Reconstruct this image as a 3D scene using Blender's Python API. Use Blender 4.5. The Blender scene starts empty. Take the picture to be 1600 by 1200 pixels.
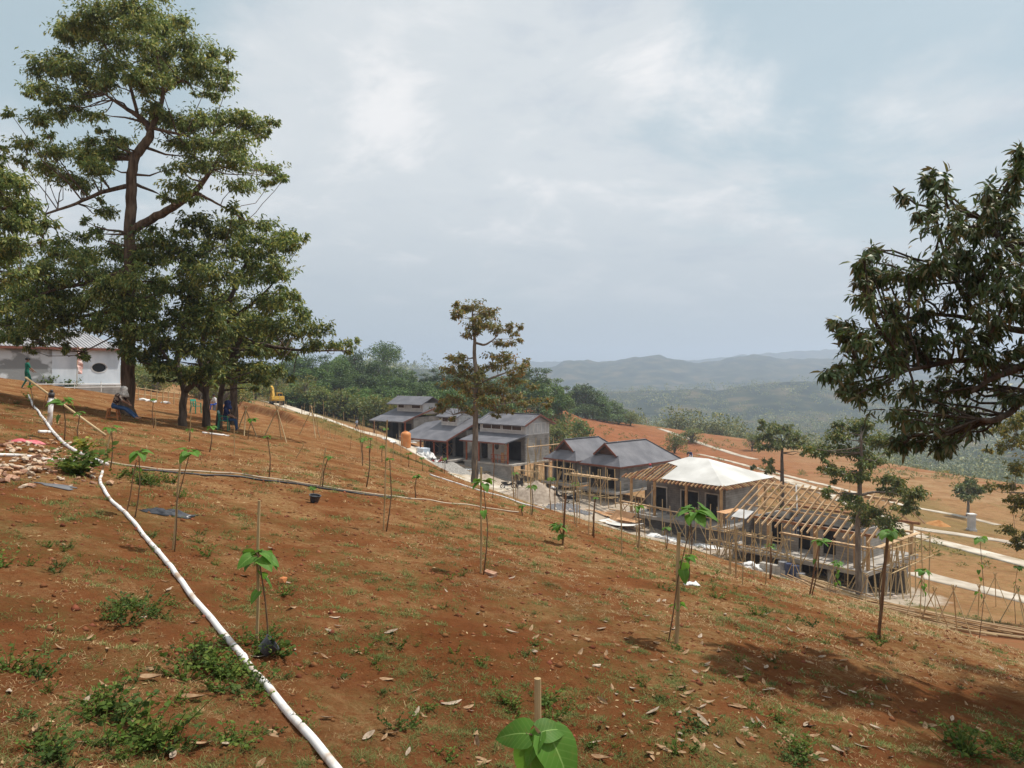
import bpy, bmesh, math, random
import numpy as np
from mathutils import Vector, Matrix
random.seed(7); RNG = np.random.default_rng(7)
R = math.radians
SC = bpy.context.scene; COL = SC.collection

# ---------------------------------------------------------------- camera, sky, sun, exposure
EYE = 1.6; F = 1186.0; HOR = 580.0
cam = bpy.data.objects.new('camera', bpy.data.cameras.new('camera')); COL.objects.link(cam)
cam.location = (0, 0, EYE); cam.rotation_euler = (R(90), 0, 0)
cam.data.sensor_width = 36; cam.data.lens = 36 * F / 1600; cam.data.shift_y = -20 / 1600
cam.data.clip_start = 0.1; cam.data.clip_end = 20000
SC.camera = cam
SUN = Vector((0.42, 0.20, 0.885)).normalized()
sun = bpy.data.objects.new('sun', bpy.data.lights.new('sun', 'SUN')); COL.objects.link(sun)
sun.data.energy = 4.8; sun.data.angle = R(1.2); sun.data.color = (1.0, 0.94, 0.85)
sun.rotation_euler = SUN.to_track_quat('Z', 'Y').to_euler()
SC.view_settings.view_transform = 'Standard'; SC.view_settings.look = 'None'
SC.view_settings.exposure = 0.0; SC.view_settings.gamma = 1.0
SC.view_settings.use_curve_mapping = False
SC.render.engine = 'CYCLES'
SC.cycles.use_denoising = True
SC.cycles.max_bounces = 6; SC.cycles.transparent_max_bounces = 8; SC.cycles.volume_bounces = 1

def make_world():
    w = bpy.data.worlds.new('World'); SC.world = w; w.use_nodes = True
    nt = w.node_tree; N = nt.nodes; L = nt.links; N.clear()
    out = N.new('ShaderNodeOutputWorld')
    sky = N.new('ShaderNodeTexSky'); sky.sky_type = 'NISHITA'; sky.sun_disc = False
    sky.sun_elevation = math.asin(SUN.z); sky.sun_rotation = math.atan2(SUN.x, SUN.y)
    sky.dust_density = 3.0; sky.air_density = 1.0
    b1 = N.new('ShaderNodeBackground'); b1.inputs[1].default_value = 0.085
    # clear patches between the cloud: pale, milky
    mixs = N.new('ShaderNodeMix'); mixs.data_type = 'RGBA'; mixs.inputs[0].default_value = 0.62
    L.new(sky.outputs[0], mixs.inputs[6]); mixs.inputs[7].default_value = (6.9, 8.8, 9.3, 1)
    L.new(mixs.outputs[2], b1.inputs[0])
    b2 = N.new('ShaderNodeBackground'); b2.inputs[1].default_value = 1.0
    tc = N.new('ShaderNodeTexCoord')
    sep = N.new('ShaderNodeSeparateXYZ'); L.new(tc.outputs['Generated'], sep.inputs[0])
    # project direction on a cloud plane: (x,y)/(z+0.25)
    add = N.new('ShaderNodeMath'); add.operation = 'ADD'; add.inputs[1].default_value = 0.22
    mx = N.new('ShaderNodeMath'); mx.operation = 'MAXIMUM'; mx.inputs[1].default_value = 0.0
    L.new(sep.outputs[2], mx.inputs[0]); L.new(mx.outputs[0], add.inputs[0])
    dx = N.new('ShaderNodeMath'); dx.operation = 'DIVIDE'; L.new(sep.outputs[0], dx.inputs[0]); L.new(add.outputs[0], dx.inputs[1])
    dy = N.new('ShaderNodeMath'); dy.operation = 'DIVIDE'; L.new(sep.outputs[1], dy.inputs[0]); L.new(add.outputs[0], dy.inputs[1])
    cmb = N.new('ShaderNodeCombineXYZ'); L.new(dx.outputs[0], cmb.inputs[0]); L.new(dy.outputs[0], cmb.inputs[1])
    def noise(scale, det, off, dist=0.0, rough=0.55):
        mp = N.new('ShaderNodeMapping'); mp.inputs[1].default_value = off; L.new(cmb.outputs[0], mp.inputs[0])
        n = N.new('ShaderNodeTexNoise'); n.inputs['Scale'].default_value = scale; n.inputs['Detail'].default_value = det
        n.inputs['Distortion'].default_value = dist; n.inputs['Roughness'].default_value = rough
        L.new(mp.outputs[0], n.inputs['Vector']); return n.outputs[0]
    def ramp(src, stops):
        r = N.new('ShaderNodeValToRGB'); L.new(src, r.inputs[0]); r.color_ramp.interpolation = 'EASE'
        e = r.color_ramp.elements
        while len(e) < len(stops): e.new(0.5)
        for k, (p, c) in enumerate(stops): e[k].position = p; e[k].color = c if len(c) == 4 else (*c, 1)
        return r.outputs[0]
    shade = ramp(noise(2.0, 9, (3.1, 1.7, 0), 0.35, 0.6), [(0.3, (0.60, 0.66, 0.72)), (0.48, (0.71, 0.755, 0.785)), (0.68, (0.92, 0.92, 0.925))])
    lowm = ramp(sep.outputs[2], [(0.0, (0, 0, 0)), (0.28, (1, 1, 1))])
    mixl = N.new('ShaderNodeMix'); mixl.data_type = 'RGBA'
    L.new(lowm, mixl.inputs[0]); mixl.inputs[6].default_value = (0.49, 0.555, 0.605, 1); L.new(shade, mixl.inputs[7])
    L.new(mixl.outputs[2], b2.inputs[0])
    cov = ramp(noise(0.9, 6, (0.55, 4.3, 0), 0.2), [(0.33, (0.12, 0.12, 0.12)), (0.52, (0.97, 0.97, 0.97))])
    # thinner cloud high up toward +x
    dp = N.new('ShaderNodeVectorMath'); dp.operation = 'DOT_PRODUCT'; dp.inputs[1].default_value = Vector((0.52, 0.72, 0.50)).normalized(); L.new(tc.outputs['Generated'], dp.inputs[0])
    dp2 = N.new('ShaderNodeVectorMath'); dp2.operation = 'DOT_PRODUCT'; dp2.inputs[1].default_value = Vector((-0.62, 0.72, 0.30)).normalized(); L.new(tc.outputs['Generated'], dp2.inputs[0])
    gap = ramp(dp.outputs['Value'], [(0.88, (0, 0, 0)), (1.0, (.26, .26, .26))]); gap2 = ramp(dp2.outputs['Value'], [(0.92, (0, 0, 0)), (1.0, (.14, .14, .14))])
    cn = N.new('ShaderNodeMath'); cn.operation = 'SUBTRACT'; L.new(noise(0.9, 9, (2.55, 7.3, 0), 0.3, 0.6), cn.inputs[0]); L.new(gap, cn.inputs[1]); cn2 = N.new('ShaderNodeMath'); cn2.operation = 'SUBTRACT'; L.new(cn.outputs[0], cn2.inputs[0]); L.new(gap2, cn2.inputs[1])
    cov = ramp(cn2.outputs[0], [(0.30, (0.10, 0.10, 0.10)), (0.46, (0.97, 0.97, 0.97))])
    inv = N.new('ShaderNodeMix'); inv.data_type = 'RGBA'; L.new(lowm, inv.inputs[0]); inv.inputs[6].default_value = (0.95,) * 3 + (1,); L.new(cov, inv.inputs[7])
    ms = N.new('ShaderNodeMixShader'); L.new(inv.outputs[2], ms.inputs[0]); L.new(b1.outputs[0], ms.inputs[1]); L.new(b2.outputs[0], ms.inputs[2])
    L.new(ms.outputs[0], out.inputs[0])
make_world()

# ---------------------------------------------------------------- small helpers
def P(px, py, d):                       # point seen at photo position (px, py), d metres deep
    return np.array([(px - 800) / F * d, d, EYE - (py - HOR) / F * d])

def lerp(a, b, t): return a + (b - a) * t
def sstep(a, b, x):
    t = np.clip((np.asarray(x, float) - a) / (b - a), 0, 1); return t * t * (3 - 2 * t)

_perm = np.random.default_rng(11).random((256, 256))
def vnoise(x, y):
    x = np.asarray(x, float); y = np.asarray(y, float)
    xi = np.floor(x).astype(int); yi = np.floor(y).astype(int); fx = x - xi; fy = y - yi
    fx = fx * fx * (3 - 2 * fx); fy = fy * fy * (3 - 2 * fy)
    g = lambda a, b: _perm[a & 255, b & 255]
    return lerp(lerp(g(xi, yi), g(xi + 1, yi), fx), lerp(g(xi, yi + 1), g(xi + 1, yi + 1), fx), fy) * 2 - 1
def fbm(x, y, o=4):
    s = 0; a = 1.0; t = 0
    for k in range(o): s = s + a * vnoise(x * 2 ** k + 17.3 * k, y * 2 ** k - 9.1 * k); t += a; a *= .5
    return s / t

# ---------------------------------------------------------------- terrain height
def field(x, y):                        # the planted hill the camera stands on
    q = 0.17 * x + 0.088 * y
    q2 = np.maximum(0, q - 0.9)
    q2 = np.where(q2 > 3, 9 + 6 * (q2 - 3), q2 * q2)
    side = sstep(-18, 1, x) * (1 - 0.24 * sstep(3.5, 8, x))
    return -0.2 - q - (0.05 + 0.155 * side) * q2

_LC = [  # px, py, depth : yard, road, far slopes
 (440,634,128),(520,660,114),(600,691,101),(650,714,95),(700,735,90),(780,765,83),(860,792,77),(940,821,70),(1020,846,65),(1120,872,60),(1220,895,55),(1300,932,48),
 (400,622,150),(330,608,150),(640,696,112),(715,716,101),(770,738,93),(830,757,92),(870,742,103),(900,766,83),(960,777,80),(1010,795,80),
 (1000,832,70),(1130,857,66),(1230,890,60),(1340,929,52),(1400,935,52),(1450,908,62),(1600,942,57),(1500,878,76),(1430,838,88),(1600,880,76),
 (1300,770,122),(1200,742,145),(1100,712,180),(1000,668,262),(1000,692,200),(1250,697,225),(1500,748,160),(1600,768,140),(1512,806,110),
 (850,630,190),(880,640,192),(905,652,196),(960,668,216),(870,700,150),(940,702,165),(1000,708,165),
 (560,655,140),(450,614,160),(700,660,150),(300,602,130),(200,600,100),(40,598,140),(-200,590,140),(780,655,165),
 (1750,990,46),(1500,990,38),(1420,975,38),(1800,960,60),(1900,860,110),(1560,1010,30),
]
def _lower_pts():
    pts = [tuple(P(*c)) for c in _LC]
    for x, y in [(-30, 20), (-10, 10), (0, 0), (0, 30), (10, 0), (12, 18), (-30, 50), (-10, 50), (30, 0), (-60, 0), (0, -60), (60, -60), (-80, 60), (-12, 72), (6, 48), (14, 36)]:
        b = float(field(np.array(x * 1.), np.array(y * 1.)))
        pts.append((x, y, max(b - 4, -15.5 if y > 20 else b - 4)))
    for x, y, z in [(70, 0, -24), (140, 60, -27), (200, 160, -36), (120, 240, -33), (60, 300, -33), (0, 300, -24), (-80, 250, -2), (-160, 200, 1), (-200, 60, 3), (-30, 220, -6), (150, -100, -30)]:
        pts.append((x, y, z))
    return np.array(pts)
_LP = _lower_pts()
def _tps_fit(p):
    n = len(p); d = np.linalg.norm(p[:, None, :2] - p[None, :, :2], axis=2) / 50
    K = d * d * np.log(d + 1e-9) + np.eye(n) * 0.004
    Q = np.c_[np.ones(n), p[:, :2] / 50]
    A = np.block([[K, Q], [Q.T, np.zeros((3, 3))]])
    return np.linalg.solve(A, np.r_[p[:, 2], 0, 0, 0])
_LW = _tps_fit(_LP)
def lower(x, y):
    x = np.asarray(x, float); y = np.asarray(y, float); sh = x.shape; x = x.ravel(); y = y.ravel(); out = np.empty(len(x))
    for i in range(0, len(x), 20000):
        d2 = ((x[i:i+20000, None] - _LP[None, :, 0]) ** 2 + (y[i:i+20000, None] - _LP[None, :, 1]) ** 2) / 2500
        out[i:i+20000] = (0.5 * d2 * np.log(d2 + 1e-12)) @ _LW[:-3] + _LW[-3] + _LW[-2] * x[i:i+20000] / 50 + _LW[-1] * y[i:i+20000] / 50
    return out.reshape(sh)

def ridge(x, y, prof, d, wid):          # one line of hills: prof = [(px, py)] skyline at depth d
    pxs = x / np.maximum(y, 1) * F + 800
    top = EYE + (HOR - np.interp(pxs, [p[0] for p in prof], [p[1] for p in prof])) / F * d
    return top, np.exp(-((y - d) / wid) ** 2)
R1 = [(300,566),(600,570),(800,572),(860,574),(880,564),(905,561),(935,566),(965,562),(1000,557),(1030,556),(1050,560),(1085,569),(1110,567),(1140,562),(1180,555),(1200,558),(1225,563),(1260,561),(1300,563),(1400,558),(1500,566),(1700,560),(2100,566)]
R2 = [(300,560),(900,566),(1100,562),(1190,553),(1240,550),(1300,546),(1400,550),(1500,546),(1700,552),(2100,556)]
R0 = [(300,616),(900,618),(960,614),(1040,612),(1085,609),(1120,613),(1165,604),(1215,598),(1260,596),(1330,603),(1450,614),(1700,606),(2100,616)]
def valley(x, y):
    r = np.hypot(x, y)
    z = -44 - 24 * sstep(200, 620, r) - 6 * sstep(900, 1600, r) + 5 * fbm(x / 130, y / 130, 3) * sstep(150, 400, r) + 9 * fbm(x / 420 + 5, y / 420, 3) * sstep(300, 700, r)
    for prof, d, wid, rough in ((R0, 1350, 230, 5), (R1, 2500, 420, 10), (R2, 3900, 520, 12)):
        top, w = ridge(x, y, prof, d, wid)
        top = top + rough * fbm(x / 90, y / 90, 4) + 0.6 * rough * fbm(x / 31, y / 31, 3)
        z = np.where(y > 300, np.maximum(z, z * (1 - w) + top * w), z)
    return z

BERMLINE = [(lerp(-31, -8.5, t), lerp(84, 47.5, t) + 2.0 * math.sin(t * 7)) for t in np.linspace(0, 1, 40)]
def gz(x, y, fine=True):
    x = np.asarray(x, float); y = np.asarray(y, float); r = np.hypot(x, y)
    f = field(x, y)
    if fine:
        f = f + 0.07 * fbm(x / 1.3, y / 1.3, 3) + 0.034 * fbm(x / .24, y / .24, 3) * np.clip(1.6 - r / 30, 0.3, 1) + 0.012 * vnoise(x / .085, y / .085) * sstep(13, 6, r) + 0.12 * fbm(x / 6 + 3, y / 6, 2)
    l = lower(x, y) + (0.10 * fbm(x / 3 + 40, y / 3, 3) if fine else 0)
    if True:                                # low cut bank with a grassed berm behind it
        bx, by = np.array(BERMLINE).T; i = np.argmin((x[..., None] - bx) ** 2 + (y[..., None] - by) ** 2, axis=-1); j = np.clip(i, 1, len(bx) - 2)
        tx, ty = bx[j + 1] - bx[j - 1], by[j + 1] - by[j - 1]; tl = np.hypot(tx, ty); s = ((x - bx[i]) * -ty + (y - by[i]) * tx) / tl; al = ((x - bx[0]) * tx + (y - by[0]) * ty) / tl
        dl = np.sqrt((x - bx[i]) ** 2 + (y - by[i]) ** 2)
        f = f + 0.85 * (1 - sstep(17, 31, i)) * sstep(0, .7, s) * sstep(13, 3, s) * sstep(14, 9, dl) * (1 - sstep(0, 1, (i == len(bx) - 1) * 1.0) * sstep(0, 3, al - 44)) * (i > 0)
    k = 0.35; h = np.clip(0.5 + 0.5 * (f - l) / k, 0, 1)     # smooth maximum
    z = l + (f - l) * h + k * h * (1 - h)
    far = np.maximum(sstep(240, 330, np.hypot(x, y * .97)), sstep(150, 260, np.hypot(x - 0, 0 * y)))
    back = sstep(-20, -120, y)
    z = z * (1 - far) + valley(x, y) * far
    west = sstep(-60, -140, x) * sstep(0, 1, far)
    z = z * (1 - west) + west * (2 + 6 * fbm(x / 60, y / 60, 2))
    return z
def g(x, y): return float(gz(np.array([x * 1.]), np.array([y * 1.]))[0])
def gp(px, py, far=2500):               # where the sight line through (px, py) meets the ground
    d = np.exp(np.linspace(math.log(2.0), math.log(far), 420)); p = P(px, py, d[:, None].T[0])
    x = (px - 800) / F * d; z = EYE - (py - HOR) / F * d
    below = z < gz(x, d)
    i = int(np.argmax(below)) if below.any() else len(d) - 1
    if i == 0: return np.array([x[0], d[0], g(x[0], d[0])])
    lo, hi = d[i-1], d[i]
    for _ in range(12):
        m = (lo + hi) / 2
        if EYE - (py - HOR) / F * m < g((px - 800) / F * m, m): hi = m
        else: lo = m
    return np.array([(px - 800) / F * hi, hi, g((px - 800) / F * hi, hi)])

def gl(px, py):                         # the same, for the yard and slopes beyond the planted hill
    d = np.exp(np.linspace(math.log(26), math.log(420), 400)); x = (px - 800) / F * d; z = EYE - (py - HOR) / F * d; b = z < lower(x, d); i = int(np.argmax(b)) if b.any() else len(d) - 1
    lo, hi = d[max(i - 1, 0)], d[i]
    for _ in range(10):
        m = (lo + hi) / 2
        if EYE - (py - HOR) / F * m < float(lower(np.array([(px - 800) / F * m]), np.array([m]))[0]): hi = m
        else: lo = m
    x = (px - 800) / F * hi; return np.array([x, hi, g(x, hi)])
# ---------------------------------------------------------------- materials
MAT = {}
def mat(name, col, rough=0.8, col2=None, scale=8.0, det=5, bump=0.0, bscale=None, island=0.0, spec=0.3, stretch=None, metal=0.0, trans=None, lo=0.35, hi=0.65, col3=None):
    """procedural material: two colours through object-space noise, optional bump, optional per-piece brightness change"""
    if name in MAT: return MAT[name]
    m = bpy.data.materials.new(name); MAT[name] = m; m.use_nodes = True
    nt = m.node_tree; N = nt.nodes; L = nt.links; b = N['Principled BSDF']
    b.inputs['Roughness'].default_value = rough; b.inputs['Specular IOR Level'].default_value = spec; b.inputs['Metallic'].default_value = metal
    c4 = lambda c: (*c, 1)
    tc = N.new('ShaderNodeTexCoord'); vec = tc.outputs['Object']
    if stretch:
        mp = N.new('ShaderNodeMapping'); mp.inputs[3].default_value = stretch; L.new(vec, mp.inputs[0]); vec = mp.outputs[0]
    src = None
    if col2 is not None:
        n = N.new('ShaderNodeTexNoise'); n.inputs['Scale'].default_value = scale; n.inputs['Detail'].default_value = det; L.new(vec, n.inputs['Vector'])
        r = N.new('ShaderNodeValToRGB'); e = r.color_ramp.elements; e[0].position = lo; e[1].position = hi; e[0].color = c4(col); e[1].color = c4(col2)
        if col3 is not None:
            k = e.new((lo + hi) / 2); k.color = c4(col3)
        L.new(n.outputs[0], r.inputs[0]); src = r.outputs[0]
    if island:
        ge = N.new('ShaderNodeNewGeometry'); hs = N.new('ShaderNodeHueSaturation')
        mr = N.new('ShaderNodeMapRange'); mr.inputs[3].default_value = 1 - island; mr.inputs[4].default_value = 1 + island
        L.new(ge.outputs['Random Per Island'], mr.inputs[0]); L.new(mr.outputs[0], hs.inputs['Value'])
        mr2 = N.new('ShaderNodeMapRange'); mr2.inputs[3].default_value = 0.5 - island * 0.06; mr2.inputs[4].default_value = 0.5 + island * 0.06
        wn = N.new('ShaderNodeTexWhiteNoise'); wn.noise_dimensions = '1D'; L.new(ge.outputs['Random Per Island'], wn.inputs['W'])
        L.new(wn.outputs[0], mr2.inputs[0]); L.new(mr2.outputs[0], hs.inputs['Hue'])
        if src is not None: L.new(src, hs.inputs['Color'])
        else: hs.inputs['Color'].default_value = c4(col)
        src = hs.outputs[0]
    if src is not None: L.new(src, b.inputs['Base Color'])
    else: b.inputs['Base Color'].default_value = c4(col)
    if bump:
        n2 = N.new('ShaderNodeTexNoise'); n2.inputs['Scale'].default_value = bscale or scale * 3; n2.inputs['Detail'].default_value = 6; L.new(vec, n2.inputs['Vector'])
        bp = N.new('ShaderNodeBump'); bp.inputs['Strength'].default_value = bump; bp.inputs['Distance'].default_value = 0.05
        L.new(n2.outputs[0], bp.inputs['Height']); L.new(bp.outputs[0], b.inputs['Normal'])
    if trans:                                            # light through thin leaves
        tr = N.new('ShaderNodeBsdfTranslucent'); mx = N.new('ShaderNodeMixShader'); mx.inputs[0].default_value = trans
        if src is not None:
            hs2 = N.new('ShaderNodeHueSaturation'); hs2.inputs['Saturation'].default_value = 1.25; hs2.inputs['Value'].default_value = 1.5
            hs2.inputs['Hue'].default_value = 0.485; L.new(src, hs2.inputs['Color']); L.new(hs2.outputs[0], tr.inputs[0])
        else: tr.inputs[0].default_value = c4(col)
        o = N['Material Output']; L.new(b.outputs[0], mx.inputs[1]); L.new(tr.outputs[0], mx.inputs[2]); L.new(mx.outputs[0], o.inputs[0])
    return m

def leafmat(name, c1, c2, c3, island=0.35, trans=0.28, rough=0.5, spec=0.35):
    """foliage: each leaf takes its own colour between three"""
    m = bpy.data.materials.new(name); MAT[name] = m; m.use_nodes = True
    nt = m.node_tree; N = nt.nodes; L = nt.links; b = N['Principled BSDF']; o = N['Material Output']
    b.inputs['Roughness'].default_value = rough; b.inputs['Specular IOR Level'].default_value = spec
    ge = N.new('ShaderNodeNewGeometry'); r = N.new('ShaderNodeValToRGB'); L.new(ge.outputs['Random Per Island'], r.inputs[0])
    e = r.color_ramp.elements; e[0].color = (*c1, 1); e[1].color = (*c3, 1); k = e.new(0.55); k.color = (*c2, 1); e[2].position = 0.97
    oi = N.new('ShaderNodeObjectInfo'); mr = N.new('ShaderNodeMapRange'); mr.inputs[3].default_value = 1 - island; mr.inputs[4].default_value = 1 + island
    L.new(oi.outputs['Random'], mr.inputs[0])
    tc = N.new('ShaderNodeTexCoord'); n = N.new('ShaderNodeTexNoise'); n.inputs['Scale'].default_value = 0.55; n.inputs['Detail'].default_value = 3; L.new(tc.outputs['Object'], n.inputs['Vector'])
    mr3 = N.new('ShaderNodeMapRange'); mr3.inputs[1].default_value = .3; mr3.inputs[2].default_value = .7; mr3.inputs[3].default_value = 0.75; mr3.inputs[4].default_value = 1.25; L.new(n.outputs[0], mr3.inputs[0])
    mu = N.new('ShaderNodeMath'); mu.operation = 'MULTIPLY'; L.new(mr.outputs[0], mu.inputs[0]); L.new(mr3.outputs[0], mu.inputs[1])
    hs = N.new('ShaderNodeHueSaturation'); L.new(r.outputs[0], hs.inputs['Color']); L.new(mu.outputs[0], hs.inputs['Value']); L.new(hs.outputs[0], b.inputs['Base Color'])
    tr = N.new('ShaderNodeBsdfTranslucent'); h2 = N.new('ShaderNodeHueSaturation'); h2.inputs['Hue'].default_value = 0.48; h2.inputs['Value'].default_value = 1.6; L.new(hs.outputs[0], h2.inputs['Color']); L.new(h2.outputs[0], tr.inputs[0])
    mx = N.new('ShaderNodeMixShader'); mx.inputs[0].default_value = trans; L.new(b.outputs[0], mx.inputs[1]); L.new(tr.outputs[0], mx.inputs[2]); L.new(mx.outputs[0], o.inputs[0])
    return m

def ground_material():
    """red hillside soil with dry straw, green patches, bare orange cuttings and pale building dust, mixed by the zone attributes"""
    m = bpy.data.materials.new('ground_soil'); m.use_nodes = True; nt = m.node_tree; N = nt.nodes; L = nt.links; b = N['Principled BSDF']
    b.inputs['Roughness'].default_value = 1.0; b.inputs['Specular IOR Level'].default_value = 0.0
    tc = N.new('ShaderNodeTexCoord'); pos = tc.outputs['Object']
    def noise(s, d=6, rough=0.6, dist=0.0, stretch=None):
        v = pos
        if stretch: mp = N.new('ShaderNodeMapping'); mp.inputs[3].default_value = stretch; L.new(pos, mp.inputs[0]); v = mp.outputs[0]
        n = N.new('ShaderNodeTexNoise'); n.inputs['Scale'].default_value = s; n.inputs['Detail'].default_value = d; n.inputs['Roughness'].default_value = rough; n.inputs['Distortion'].default_value = dist
        L.new(v, n.inputs['Vector']); return n.outputs[0]
    def ramp(src, a, bb, c0=(0, 0, 0), c1=(1, 1, 1)):
        r = N.new('ShaderNodeValToRGB'); e = r.color_ramp.elements; e[0].position = a; e[1].position = bb; e[0].color = (*c0, 1); e[1].color = (*c1, 1); L.new(src, r.inputs[0]); return r.outputs[0]
    def mix(f, a, c):
        x = N.new('ShaderNodeMix'); x.data_type = 'RGBA'; L.new(f, x.inputs[0])
        for k, v in ((6, a), (7, c)):
            if isinstance(v, tuple): x.inputs[k].default_value = (*v, 1)
            else: L.new(v, x.inputs[k])
        return x.outputs[2]
    def math_(op, a, c):
        x = N.new('ShaderNodeMath'); x.operation = op; x.use_clamp = True
        for k, v in ((0, a), (1, c)):
            if isinstance(v, (int, float)): x.inputs[k].default_value = v
            else: L.new(v, x.inputs[k])
        return x.outputs[0]
    at = N.new('ShaderNodeAttribute'); at.attribute_name = 'zone'; sp = N.new('ShaderNodeSeparateColor'); L.new(at.outputs['Color'], sp.inputs[0])
    green, bare, dust = sp.outputs[0], sp.outputs[1], sp.outputs[2]; woods = at.outputs['Alpha']
    soil = ramp(noise(1.1, 8, 0.62), 0.3, 0.72, (0.122, 0.045, 0.019), (0.240, 0.102, 0.043))
    soil = mix(ramp(noise(14, 5, 0.7), 0.42, 0.66), soil, (0.174, 0.063, 0.025))
    soil = mix(ramp(noise(42, 4, 0.75), 0.55, 0.72), soil, (0.25, 0.105, 0.045))
    straw_col = ramp(noise(30, 4, 0.7), 0.3, 0.7, (0.24, 0.125, 0.052), (0.40, 0.265, 0.13))
    st = N.new('ShaderNodeAttribute'); st.attribute_name = 'straw'
    sm = math_('ADD', noise(0.85, 7, 0.7), st.outputs['Fac'])
    straw_m = math_('MULTIPLY', ramp(sm, 0.40, 0.60), ramp(math_('ADD', math_('MULTIPLY', noise(16, 6, 0.8, 0.6), .6), math_('MULTIPLY', noise(4.2, 7, 0.8, 1.2, (.45, 1, 1)), .4)), 0.43, 0.54))
    c = mix(straw_m, soil, straw_col)
    orange = ramp(noise(0.25, 8, 0.6), 0.3, 0.7, (0.20, 0.088, 0.036), (0.345, 0.215, 0.115))
    orange = mix(math_('MULTIPLY', ramp(noise(0.09, 7, 0.65), 0.42, 0.62), ramp(noise(2.2, 6, 0.75), 0.36, 0.6)), orange, (0.33, 0.225, 0.125))
    orange = mix(ramp(noise(0.6, 7, 0.75, 0.4, (1, .35, 1)), 0.56, 0.72), orange, (0.135, 0.07, 0.032))
    c = mix(ramp(noise(0.34, 6, 0.7, 0.8), 0.50, 0.68), c, mix(ramp(noise(9, 5, .7), .4, .6), (0.115, 0.040, 0.015), (0.165, 0.060, 0.023)))
    rd = N.new('ShaderNodeAttribute'); rd.attribute_name = 'redbank'; orange = mix(rd.outputs['Fac'], orange, ramp(noise(0.35, 8, 0.65), 0.3, 0.7, (0.19, 0.068, 0.030), (0.30, 0.125, 0.062)))
    c = mix(math_('MULTIPLY', bare, 0.95), c, orange)
    gcol = ramp(noise(5, 6, 0.7), 0.3, 0.7, (0.05, 0.075, 0.022), (0.15, 0.155, 0.055))
    gm = math_('MULTIPLY', math_('MULTIPLY', ramp(math_('ADD', noise(1.8, 8, 0.75), math_('SUBTRACT', green, 0.5)), 0.46, 0.60), ramp(noise(19, 6, 0.8), 0.38, 0.58)), math_('MULTIPLY', green, math_('ADD', 0.75, math_('MULTIPLY', bare, 0.6))))
    c = mix(gm, c, gcol)
    dcol = ramp(noise(0.6, 9, 0.7), 0.3, 0.72, (0.29, 0.235, 0.18), (0.50, 0.43, 0.345))
    dm = ramp(math_('ADD', dust, math_('MULTIPLY', math_('SUBTRACT', noise(0.7, 6, 0.7), 0.5), 0.9)), 0.4, 0.6)
    c = mix(dm, c, dcol)
    c = mix(woods, c, ramp(noise(0.5, 6), 0.3, 0.7, (0.045, 0.05, 0.02), (0.12, 0.105, 0.045)))
    L.new(c, b.inputs['Base Color'])
    bp = N.new('ShaderNodeBump'); bp.inputs['Strength'].default_value = 0.95; bp.inputs['Distance'].default_value = 0.08
    L.new(math_('ADD', math_('MULTIPLY', noise(26, 7, 0.75), 0.6), math_('MULTIPLY', noise(7, 5, 0.7), 0.5)), bp.inputs['Height']); L.new(bp.outputs[0], b.inputs['Normal'])
    return m
# ---------------------------------------------------------------- mesh plumbing
def npmesh(name, V, Fq, mats, fm=None, smooth=False):
    """mesh from arrays; Fq = array of tris or quads (or a list of such arrays)"""
    me = bpy.data.meshes.new(name); V = np.asarray(V, np.float32)
    Fs = [np.asarray(f, np.int32) for f in (Fq if isinstance(Fq, list) else [Fq]) if len(f)]
    tot = sum(f.size for f in Fs); nf = sum(len(f) for f in Fs)
    me.vertices.add(len(V)); me.vertices.foreach_set('co', V.ravel())
    me.loops.add(tot); me.loops.foreach_set('vertex_index', np.concatenate([f.ravel() for f in Fs]))
    me.polygons.add(nf)
    sizes = np.concatenate([np.full(len(f), f.shape[1], np.int32) for f in Fs]); st = np.r_[0, np.cumsum(sizes)[:-1]].astype(np.int32)
    me.polygons.foreach_set('loop_start', st)
    if fm is not None: me.polygons.foreach_set('material_index', np.asarray(fm, np.int32))
    if smooth: me.polygons.foreach_set('use_smooth', np.ones(nf, bool))
    for m in (mats if isinstance(mats, (list, tuple)) else [mats]): me.materials.append(m)
    me.update(calc_edges=True); me.validate(); return me

ORG = {}
def tag(o, label=None, cat=None, group=None, kind=None):
    for k, v in (('label', label), ('category', cat), ('group', group), ('kind', kind)):
        if v: o[k] = v
    return o
def place(name, me, parent=None, loc=(0, 0, 0), rot=(0, 0, 0), scale=(1, 1, 1)):
    o = bpy.data.objects.new(name, me); COL.objects.link(o); o.location = loc; o.rotation_euler = rot; o.scale = scale
    if parent is not None: o.parent = parent
    return o
def thing(name, label, cat, loc=(0, 0, 0), group=None, rz=0):
    o = bpy.data.objects.new(name, None); COL.objects.link(o); o.location = loc; o.rotation_euler = (0, 0, rz); o.empty_display_size = 0.3
    ORG[o.name] = np.array(loc, float); return tag(o, label, cat, group)
def tree_of(o, kids):
    """copy a thing with its parts and sub-parts"""
    def cp(a, par):
        b = a.copy(); COL.objects.link(b)
        if par is not None: b.parent = par
        for ch in kids.get(a.name, ()): cp(ch, b)
        return b
    return cp(o, None)
def kids_map(o):
    d = {}
    def rec(a):
        for ch in a.children: d.setdefault(a.name, []).append(ch); rec(ch)
    rec(o); return d

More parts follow.
